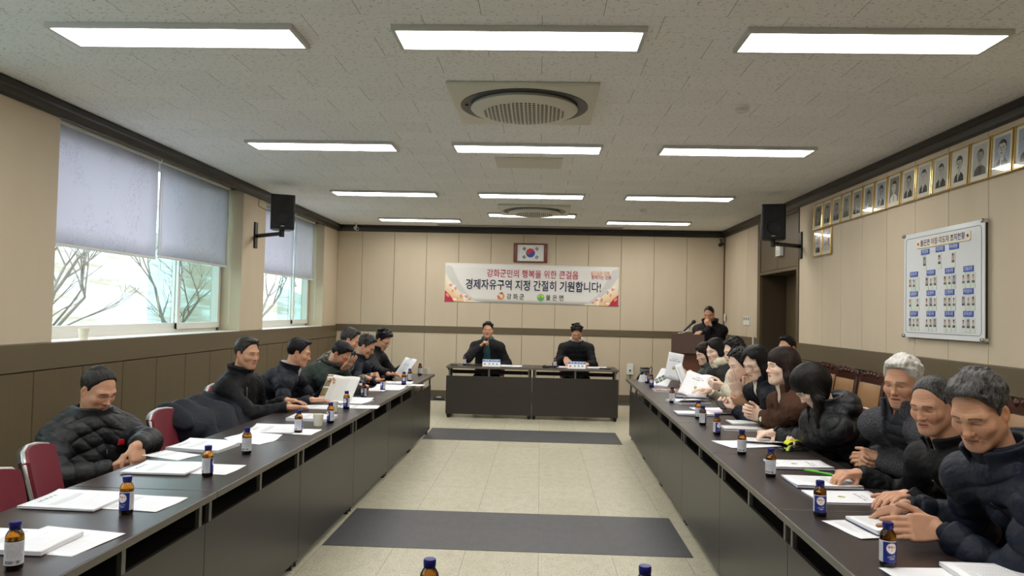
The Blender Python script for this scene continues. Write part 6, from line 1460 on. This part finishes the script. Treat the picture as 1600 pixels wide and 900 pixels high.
I = PPL['L3'] = person('man in a navy puffer jacket reading the open picture booklet', xp(467, 551, -2.02), 12, -14, 2, (-2.42, 6.20),
    dict(R=hand(*HX((486, 625), (517, 624), 0.762), DN, RELAX, 'flat'), L=hand((-1.80, 6.36, 0.80), (0.85, -0.25, 0.35), (0.2, -0.7, 0.5), HOLD, 'grip')),
    dict(hair='short', shoulder=0.182), S_TAN('pinkish_skin', eye=0.12), H_BLACK, PU(pitch=0.09, sleeve=1.05, gap=0.03, collar_h=0.05, flare=0.2, vneck=(0.02, 0.012, 0.45, 0.02)), C_NAVY2, inner=(dict(name='shirt', gap=0.0), C_WHITE), vox=0.0042)
hc = xp(532, 553, -1.84); a_, p_ = math.radians(-12), math.radians(-40); fw_ = np.array([math.cos(a_)*math.cos(p_), math.sin(a_)*math.cos(p_), math.sin(p_)]); up_ = np.array([-math.cos(a_)*math.sin(p_), -math.sin(a_)*math.sin(p_), math.cos(p_)])
I = PPL['L4'] = person('man in a dark green padded jacket covering his eyes with one hand', hc, -12, -40, 0, (-2.36, 6.86),
    dict(L=hand(hc+fw_*0.120-up_*0.085+np.array([0, -0.02, 0]), up_*0.95+fw_*0.10+np.array([0, -0.15, 0]), -fw_+np.array([0, 0.35, 0]), (0.06, 0.16, 0.12), 'rest', 0.12, pole=(0.3, 0.4, -1)), R=hand(*HX((563, 604), (584, 600), 0.785), (0.1, 0.8, -0.4), HOLD, 'grip')),
    dict(hair='short', shoulder=0.188, girth=1.08), S_TAN('brown_skin', eye=0.02), H_BLACK, PU(puff=0.006, pitch=0.16, sleeve=1.12, gap=0.03, collar_h=0.05, fold=0.008), C_GREEN, vox=0.0045)
p0 = I['NB']
scarf(I, fleece('black_white_fur', (70, 66, 62), 60), 0.094, 0.016, 0.02, 'fur_collar', 0.010)
I = PPL['L5'] = person('man mostly hidden behind the one in green, with camouflage sleeves', xp(546, 531, -1.93), 12, -22, 2, (-2.36, 7.45),
    dict(R=hand(*HX((571, 591), (588, 587), 0.80), (0, 0.9, -0.3), FIST, 'grip'), L=hand((-1.72, 7.72, 0.79), (0.8, -0.5, 0.1), (-0.3, -0.8, -0.3), FIST, 'grip')),
    dict(hair='short'), S_TAN('reddish_skin', eye=0.1), H_SALT, dict(inf=0.024, fold=0.007, sleeve=1.1, gap=0.02), camo('camouflage_cloth'), vox=0.005)
I = PPL['L6'] = person('smiling man with bowed head in a dark navy jacket, left row', xp(572, 541, -1.86), -4, -28, 0, (-2.32, 8.05),
    dict(R=hand(*HX((588, 594), (606, 590), 0.775), (0, 0.5, -0.8), HOLD, 'grip'), L=hand((-1.62, 8.22, 0.78), (0.85, -0.35, 0), DN, RELAX)),
    dict(hair='side', vol=0.006, smile=1.0), S_TAN('ruddy_skin', eye=0.03), H_SALT, PU(puff=0.005, pitch=0.11, sleeve=1.1), C_NAVY, vox=0.005)
I = PPL['L7'] = person('man with glasses in a black coat reading at the far left end', xp(598, 531, -1.84), -16, -32, -4, (-2.28, 8.80),
    dict(R=hand(*HX((606, 584), (626, 580), 0.80), (0, 0.6, -0.7), RELAX, 'rest'), L=hand((-1.58, 8.98, 0.83), (0.75, -0.4, 0.2), (0.1, -0.8, 0.3), HOLD, 'grip')),
    dict(hair='side', vol=0.010, glasses=True), S_TAN('plain_skin', eye=0.05), H_BLACK, dict(inf=0.026, fold=0.006, sleeve=1.1, collar_h=0.055), C_JET, vox=0.005)
# head table ----------------------------------------------
hc = yp(762, 516, 11.20); mth = hc+np.array([0.0, -0.13, -0.085])
I = PPL['C1'] = person('man in a dark blazer and teal shirt speaking into a handheld microphone', hc, -88, 0, -90, (-0.76, 11.42),
    dict(R=hand(mth+np.array([-0.085, -0.01, -0.145]), (0.42, -0.25, 0.52), (0.75, 0.1, -0.55), (1.0, 1.2, 0.7), 'grip', 0.02, pole=(-0.9, 0.3, -0.7)), L=hand((-0.62, 11.10, 0.66), (-0.4, -0.85, 0), DN, RELAX)),
    dict(hair='short', vol=0.006, shoulder=0.185, open=0.004, jaw=1.1, fat=0.004), S_TAN('flushed_skin', eye=0.2), H_BLACK, dict(name='blazer', inf=0.024, fold=0.005, collar=False, vneck=(0.0, 0.030, 0.34, 0.062), sleeve=1.1), cloth('dark_blazer_wool', (32, 30, 33), 0.8), inner=(dict(name='shirt', collar_h=0.035, collar_r=0.070, gap=0.02, inf=0.010, flare=0.3), C_TEAL), vox=0.0055)
Hm = I['HP']['R']; mc = Hm['W']+Hm['d']*0.075+Hm['n']*0.030
axm = nrm(mth-mc)
e = empty('microphone', 'black microphone in the hand of the speaking man', 'microphone'); mic_shape(e, 0.20)
zq = Vector(axm).to_track_quat('Z', 'Y').to_matrix().to_4x4(); e.matrix_world = Matrix.Translation(Vector(mth-axm*0.245)) @ zq
I = PPL['C2'] = person('man laughing with bowed head in a black quilted pullover, head table', yp(901, 520, 11.22), -94, -30, -90, (0.55, 11.46),
    dict(R=hand(zp(884, 560, 0.84)+np.array([0.0, 0.12, 0.0]), (0.25, -0.60, -0.70), (0.2, 0.6, -0.6), RELAX, 'rest'), L=hand((0.70, 10.92, 0.76), (-0.55, -0.75, -0.1), (-0.2, 0.1, -0.9), RELAX)),
    dict(hair='side', vol=0.012, smile=1.1, shoulder=0.190, girth=1.05, fat=0.004), S_TAN('rosy_skin', eye=0.02), H_BLACK, PU(name='pullover', puff=0.006, pitch=0.075, sleeve=1.1, collar_h=0.03, gap=0.03), C_JET, inner=(dict(name='shirt', collar_h=0.042, collar_r=0.074, gap=0.025, flare=0.2, inf=0.004), C_WHITE), vox=0.0055)
# lectern -------------------------------------------------
hc = yp(1108, 491, 11.05); a_, p_ = math.radians(-118), math.radians(-20); fw_ = np.array([math.cos(a_)*math.cos(p_), math.sin(a_)*math.cos(p_), math.sin(p_)])
I = PPL['P'] = person('man standing at the lectern with a hand over his mouth, in a black padded jacket', hc, -118, -20, -112, (2.56, 11.25),
    dict(R=hand(hc+fw_*0.120+np.array([0.045, -0.035, -0.135]), (-0.45, 0.12, 0.62), (-fw_[0], -fw_[1], 0.2), (0.9, 1.2, 0.8), 'grip', pole=(-0.5, -0.2, -1)), L=hand((2.30, 10.86, 1.26), (-0.5, -0.8, -0.1), DN, RELAX)),
    dict(hair='buzz', recede=0.006, jaw=1.1, fat=0.004), S_TAN('dark_tanned_skin', eye=0.05), H_BLACK, PU(puff=0.005, pitch=0.12, inf=0.032, sleeve=1.08, collar_h=0.06, collar_r=0.092, gap=0.035, flare=0.25), C_JET, standing=True, vox=0.0055)
zipper(I, 0.6, 0.98, 0.0, 0.0, 0.004)
# right row -----------------------------------------------
WO = lambda **k: dict(dict(shoulder=0.162, girth=0.95, jaw=0.92, nose=0.9, neckw=0.9), **k)
I = PPL['R1'] = person('woman in grey green quilted jacket holding a booklet upright at the far end', xp(1101, 553, 1.82), 196, -16, 184, (2.24, 8.42),
    dict(L=hand(xp(1084, 590, 1.70), (-0.85, 0.1, 0.30), (0.1, 0.9, 0.2), HOLD, 'grip'), R=hand((1.62, 8.55, 0.86), (-0.9, -0.2, 0.2), (0, -0.8, 0.3), HOLD, 'grip')),
    WO(hair='bob', len=0.09, wide=0.95, bang=0.085), S_FAIR('fair_skin_one', eye=0.15), H_BROWN, PU(puff=0.006, pitch=0.07, sleeve=1.05), C_GREYGR, vox=0.005)
I = PPL['R2'] = person('woman in a charcoal coat with a thick cream scarf', xp(1118, 548, 1.78), 206, -12, 188, (2.22, 7.62),
    dict(L=hand((1.66, 7.46, 0.78), (-0.9, 0.1, 0.1), DN, RELAX), R=hand((1.62, 7.80, 0.80), (-0.9, -0.1, 0.15), DN, RELAX)),
    WO(hair='bob', len=0.05, bang=0.100, wide=0.98, slope=0.9), S_FAIR('fair_skin_two', eye=0.2), H_BLACK, dict(name='coat', inf=0.024, fold=0.006, sleeve=1.1), C_CHAR, vox=0.005)
scarf(I, C_CREAM, 0.080, 0.027, 0.055)
I = PPL['R3'] = person('woman with curly black hair behind the one in camel, in a cream coat', xp(1147, 549, 1.80), 192, -16, 184, (2.20, 6.98),
    dict(L=hand(xp(1130, 604, 1.66), (-0.92, 0.10, 0.10), (0.0, 0.75, 0.5), HOLD, 'pinch'), R=hand((1.60, 7.10, 0.80), (-0.9, -0.1, 0.1), DN, RELAX)),
    WO(hair='curly'), S_FAIR('fair_skin_three', eye=0.1), H_BLACK, dict(name='coat', inf=0.022, fold=0.006, sleeve=1.08), C_CREAM, vox=0.005)
hc = xp(1157, 568, 1.63); pr = xp(1149, 606, 1.50)
I = PPL['R4'] = person('woman in a camel coat with palms pressed together before her chin', hc, 194, -22, 184, (2.16, 6.28),
    dict(L=hand(pr+np.array([0.02, -0.016, -0.05]), (-0.28, 0.02, 0.95), (0, 1, 0), (0.02, 0.05, 0.03), 'flat', 0.0), R=hand(pr+np.array([0.02, 0.016, -0.05]), (-0.28, -0.02, 0.95), (0, -1, 0), (0.02, 0.05, 0.03), 'flat', 0.0)),
    WO(hair='curly', recede=0.008), S_FAIR('fair_skin_four', eye=0.03), H_BLACK, dict(name='coat', inf=0.024, fold=0.006, sleeve=1.08, gap=0.04, vneck=(0.0, 0.03, 0.3, 0.02)), C_CAMEL, inner=(dict(name='turtleneck', collar_h=0.055, collar_r=0.068, gap=0, sleeves=False), C_REDW), vox=0.0045)
I = PPL['R5'] = person('woman with black-rimmed glasses and bobbed hair looking at her phone, in a navy coat', xp(1181, 567, 1.58), 207, -24, 188, (2.14, 5.66),
    dict(L=hand(zp(1150, 641, 0.79), (-0.92, 0.22, 0.12), (0.05, 0.55, 0.75), HOLD, 'grip'), R=hand((1.52, 5.84, 0.79), (-0.85, -0.35, 0.05), (0.0, -0.4, 0.85), HOLD, 'grip')),
    WO(hair='bob', len=0.115, bang=0.100, glasses=True, wide=1.05, slope=0.85, part=-0.015, nose=0.98), S_FAIR('fair_skin_five', eye=0.08, brow_w=0.0032), H_BLACK, dict(name='coat', inf=0.024, fold=0.007, sleeve=1.1, gap=0.035, vneck=(0.0, 0.03, 0.4, 0.02)), C_NAVY2, inner=(dict(name='shirt', collar_h=0.04, gap=0.01, collar_r=0.07), C_CREAM), vox=0.004)
e = empty('mobile_phone', 'dark phone held up by the woman with glasses', 'phone', tuple(zp(1127, 633, 0.835)), math.radians(-70)); b = MB(); b.box(-0.045, 0.045, -0.026, 0.026, -0.004, 0.005, Matrix.Rotation(math.radians(35), 4, 'Y'), bev=0.003); b.build('phone_body', M_BLACKPL, e); b = MB(); b.box(-0.041, 0.041, -0.023, 0.023, 0.0048, 0.0056, Matrix.Rotation(math.radians(35), 4, 'Y')); b.build('screen', M_BLACKPL, e)
w_, d_ = HX((1190, 652), (1168, 644), 0.79)
I = PPL['R6'] = person('woman with a brown fringe and hands clasped, in a brown suede jacket with cream cuffs', xp(1222, 573, 1.565), 188, 0, 184, (2.12, 5.02),
    dict(L=hand(w_, (-0.85, 0.25, 0.28), (0.0, 0.85, 0.25), (0.55, 0.9, 0.6), 'grip'), R=hand(w_+np.array([0.0, 0.075, 0.01]), (-0.85, -0.25, 0.25), (0.0, -0.85, 0.1), (0.7, 1.0, 0.6), 'rest')),
    WO(hair='bob', len=0.17, bangs=True, wide=1.05, fringe=0.030), S_FAIR('fair_skin_six', eye=0.4), H_BROWN, dict(inf=0.026, fold=0.008, sleeve=1.08, gap=0.03, vneck=(0.0, 0.03, 0.4, 0.02), cuffback=0.05), C_SUEDE, inner=(dict(name='turtleneck', collar_h=0.05, collar_r=0.068, gap=0), C_KNITW), vox=0.0038)
for k in 'RL':
    S_, E_, W_ = I['arms'][k]; u_ = nrm(W_-E_)
    blob(I, 'fleece_cuff', (lambda W_, u_, k: lambda P: smax(cap(P, W_-u_*0.075, W_-u_*0.012, 0.050, 0.044)-0.005*wob(P, 3, 120), -(hand_sdf(P, I['HP'][k])-0.001), 0.003))(W_, u_, k), W_-0.14, W_+0.14, C_CREAM)
wL, dL = HX((1246, 678), (1226, 691), 0.765); wR, dR = HX((1208, 676), (1170, 679), 0.77)
I = PPL['R7'] = person('woman bending over papers, face hidden by long dark hair, in a hooded black puffer', xp(1268, 603, 1.55), 176, -46, 184, (2.10, 4.44),
    dict(L=hand(wL, dL, DN, RELAX, 'flat'), R=hand(wR, dR, DN, [(0.15, 0.3, 0.2), (0.6, 0.9, 0.6), (0.8, 1.0, 0.6), (0.9, 1.0, 0.6)], 'pinch')),
    WO(hair='long', len=0.26, wide=1.12, bangs=True, fringe=0.012), S_FAIR('fair_skin_seven', eye=0.05), hair_mat('long_black_hair', (11, 10, 10), (30, 26, 24), 0.4), PU(hood=True, sleeve=1.15, pitch=0.080, gap=0.0, puff=0.019), C_BLACK, vox=0.0038)
cl = xp(1352, 716, 1.72)
I = PPL['R8'] = person('white-haired man with clasped hands in a grey fleece over a dark padded vest', xp(1411, 597, 1.80), 219, -12, 200, (2.22, 4.02),
    dict(L=hand(cl+np.array([0.06, -0.03, -0.01]), (-0.85, 0.35, 0.05), (0.1, 0.75, -0.3), (0.6, 0.8, 0.5), 'rest', 0.05, pole=(0.9, -0.45, -0.6)), R=hand(cl+np.array([0.07, 0.075, 0.0]), (-0.8, -0.5, 0.0), (0.0, -0.8, -0.3), (0.7, 0.9, 0.6), 'grip', pole=(1.0, 0.15, -0.5))),
    dict(hair='short', vol=0.005, shoulder=0.182, belly=1.06, girth=1.02, fat=0.004, open=0.004, folds=True, scale=1.06, lean=-0.01, neck=0.95), S_TAN('aged_tan_skin', age=1.0, eye=0.28, brow=(96, 90, 84)), H_WHITE, dict(inf=0.032, fold=0.006, sleeve=1.08, gap=0.05, collar_h=0.045, collar_r=0.096, collar_t=0.013, vneck=(0.0, 0.055, 0.6, 0.085)), C_FLEECE, inner=(PU(name='vest', inf=0.014, pitch=0.055, puff=0.008, sleeves=False, collar_h=0.060, collar_r=0.070, gap=0.012), C_DGREY), vox=0.0034)
wL, dL = HX((1417, 774), (1372, 779), 0.765); wR, dR = HX((1341, 740), (1300, 742), 0.775)
I = PPL['R9'] = person('smiling man in a black zip jacket reaching for a green pen', xp(1457, 632, 1.62), 212, -16, 186, (2.12, 3.22),
    dict(L=hand(wL, dL, DN, RELAX, 'flat'), R=hand(wR, dR, DN, (0.5, 0.6, 0.3), 'pinch')),
    dict(hair='buzz', recede=0.012, shoulder=0.180, smile=0.9, scale=0.99, folds=True, lean=0.06, neck=1.25), S_TAN('sunburnt_skin', eye=0.18, age=0.8), H_GREY, dict(inf=0.028, fold=0.007, sleeve=1.08, collar_h=0.05, gap=0.03, flare=0.2), C_JET, inner=(dict(name='shirt', collar_h=0.045, collar_r=0.072, gap=0.01), C_NAVY2), vox=0.0033)
zipper(I, 0.1, 0.97, 0.015, 0.04, 0.0035, mat('dark_zip', rgb(84, 82, 82), 0.4, 0.5))
wL, dL = HX((1468, 826), (1406, 824), 0.79); wR, dR = HX((1418, 790), (1366, 804), 0.80, 0.745)
I = PPL['R10'] = person('smiling grey-haired man leaning over a handout in a navy puffer, nearest person on the right', xp(1530, 641, 1.43), 214, -28, 186, (2.02, 2.42),
    dict(L=hand(wL, dL, (0.1, 0.8, -0.35), (0.18, 0.35, 0.25), 'flat', 0.0, s=1.05), R=hand(wR, dR, (-0.35, 0.1, -0.9), (0.35, 0.5, 0.3), 'pinch', 0.08, s=1.05)),
    dict(hair='side', vol=0.005, shoulder=0.188, smile=0.8, scale=1.02, folds=True, nose=1.05, lean=0.06, neck=1.2, recede=0.010), S_TAN('healthy_tan_skin', eye=0.10, age=0.6), H_GREY, PU(puff=0.015, pitch=0.085, sleeve=1.12, collar_h=0.05, gap=0.04, collar_r=0.09, flare=0.2, fold=0.006, cuffback=0.03), C_NAVY, inner=(dict(name='shirt', collar_h=0.05, collar_r=0.074, gap=0.0, sleeves=True, inf=0.004), C_NAVY2), vox=0.0032)
zipper(I, 0.2, 0.97, 0.0, 0.02, 0.003, mat('black_zip', rgb(30, 30, 34), 0.4, 0.4))
I = PPL['R0'] = person('person in the back row by the door, only dark hair and spectacles showing', xp(1230, 543, 2.56), 214, -8, 195, (2.72, 7.92),
    dict(L=hand((2.33, 7.72, 0.62), (-0.8, 0.3, 0), DN, RELAX), R=hand((2.30, 8.0, 0.62), (-0.8, -0.3, 0), DN, RELAX)),
    dict(hair='short', glasses=True, scale=1.0), S_TAN('back_row_skin', eye=0.2), H_BLACK, dict(inf=0.024, fold=0.006), C_JET, vox=0.006)  # skin has the same even tan base as the other men
# chairs under them
for k, x, y, az, lb in (('r', -2.40, 4.07, -50, 'burgundy chair under the dozing man'), ('r', -2.20, 5.86, -32, 'burgundy chair under the man in the black zip jacket, beside the draped coat'), ('r', -2.42, 6.20, 2, 'burgundy chair under the man reading the picture booklet'),
        ('r', -2.36, 6.86, 0, 'burgundy chair under the man in dark green'), ('r', -2.36, 7.45, 2, 'burgundy chair under the man in camouflage sleeves'), ('r', -2.32, 8.05, 0, 'burgundy chair under the smiling man of the left row'), ('r', -2.28, 8.80, -4, 'burgundy chair under the man with glasses at the far left'),
        ('r', -0.76, 11.45, -90, 'burgundy chair under the man with the microphone'), ('r', 0.55, 11.49, -90, 'burgundy chair under the man in the black pullover'),
        ('r', 2.24, 8.42, 184, 'burgundy chair under the woman in grey green'), ('r', 2.22, 7.62, 188, 'burgundy chair under the woman with the cream scarf'), ('r', 2.20, 6.98, 184, 'burgundy chair under the woman with curly hair'), ('r', 2.16, 6.28, 184, 'burgundy chair under the woman in camel'),
        ('r', 2.14, 5.66, 188, 'burgundy chair under the woman with glasses'), ('r', 2.12, 5.02, 184, 'burgundy chair under the woman in brown suede'), ('r', 2.10, 4.44, 184, 'burgundy chair under the woman in the hooded black puffer'), ('r', 2.12, 3.80, 202, 'burgundy chair under the white-haired man'),
        ('r', 2.06, 3.14, 198, 'burgundy chair under the smiling man in the black zip jacket'), ('r', 1.98, 2.48, 196, 'burgundy chair under the front man in navy'), ('w', 2.70, 7.92, 195, 'carved wooden chair under the person in the back row')):
    chair(k, x, y, az, lb)
# the coat draped over a chair in the left row
chair('r', -2.12, 5.14, 4, 'burgundy chair hidden under the draped navy coat')
def coat_heap(P):
    a = cap(P, (-2.42, 4.84, 0.765), (-2.38, 5.44, 0.770), 0.075, 0.080); b_ = cap(P, (-2.30, 4.88, 0.66), (-2.20, 5.46, 0.68), 0.12, 0.13); c = cap(P, (-2.14, 4.96, 0.52), (-2.08, 5.46, 0.56), 0.10, 0.12); d_ = cap(P, (-2.44, 4.92, 0.58), (-2.40, 5.40, 0.60), 0.10, 0.11)
    d = smin(smin(a, b_, 0.12), smin(c, d_, 0.10), 0.10)
    s_ = P[:, 1]*1.0-0.35*P[:, 0]-0.9*P[:, 2]
    d = d-0.012*np.sin(s_*30+wob(P, 5, 8)*2.6)*np.clip((P[:, 2]-0.4)/0.2, 0, 1)-0.010*np.sin(s_*64+wob(P, 15, 12)*3)*0.5-0.005*wob(P, 7, 50)
    return smax(d, 0.44-P[:, 2], 0.02)
Vk, Qk = surface(coat_heap, (-2.75, 4.6, 0.3), (-1.8, 5.8, 1.1), 0.008)
o = np_mesh('draped_coat', Vk, Qk, C_NAVY2); tag(o, 'navy padded coat draped over a chair between two seated men of the left row', 'coat')
# phone held by the dozing man
q = PPL['L1']['HP']['R']; pc = q['W']+q['d']*0.085+q['n']*0.028
e = empty('mobile_phone', 'dark phone in the hand of the dozing man', 'phone', tuple(pc), math.radians(-20)); b = MB(); b.box(-0.075, 0.075, -0.004, 0.005, -0.036, 0.036, bev=0.003); b.build('phone_body', M_BLACKPL, e); b = MB(); b.box(-0.07, 0.07, 0.0045, 0.0055, -0.032, 0.032); b.build('screen', M_BLACKPL, e)

# a few more small things lying about
p = zp(620, 600, TZ); e = empty('mobile_phone', 'black phone lying between the far papers of the left row', 'phone', (p[0], p[1], TZ+0.002), math.radians(75)); b = MB(); b.box(-0.037, 0.037, -0.076, 0.076, 0, 0.009, bev=0.003); b.build('phone_body', M_BLACKPL, e); b = MB(); b.box(-0.033, 0.033, -0.07, 0.07, 0.0088, 0.0096); b.build('screen', M_BLACKPL, e)
booklet(1112, 634, -86, 0.006, mat('pale_lavender_paper', rgb(206, 190, 212), 0.6), 'pale lavender leaflet before the phone of the woman with glasses', z=TZ+0.009, w=0.08, h=0.12, dxy=(1.47, 6.05), cu=0.002)
e = empty('pen', 'dark blue pen lying on the heap of papers in the right row', 'pen', (1.30, 6.78, TZ+0.030), math.radians(80)); b = MB(); b.lathe([(0.001, -0.07), (0.005, -0.058), (0.0055, 0.06), (0, 0.068)], 10, Matrix.Rotation(math.pi/2, 4, 'Y')); b.build('barrel', M_NAVYC, e, smooth=40); b = MB(); b.box(0.0, 0.065, -0.002, 0.002, 0.0055, 0.008); b.build('clip', M_SILVER, e)
e = empty('emergency_lamp', 'small white box on the brown panel above the door, behind the speaker arm', 'lamp', (XR-0.004, 9.86, 2.36)); b = MB(); b.box(-0.05, 0, -0.09, 0.09, -0.07, 0.07, bev=0.006); b.build('lamp_box', M_WHITEPL, e); b = MB(); b.box(-0.054, -0.049, -0.07, 0.07, -0.05, 0.01, bev=0.002); b.build('lamp_cover', M_OFFW, e)
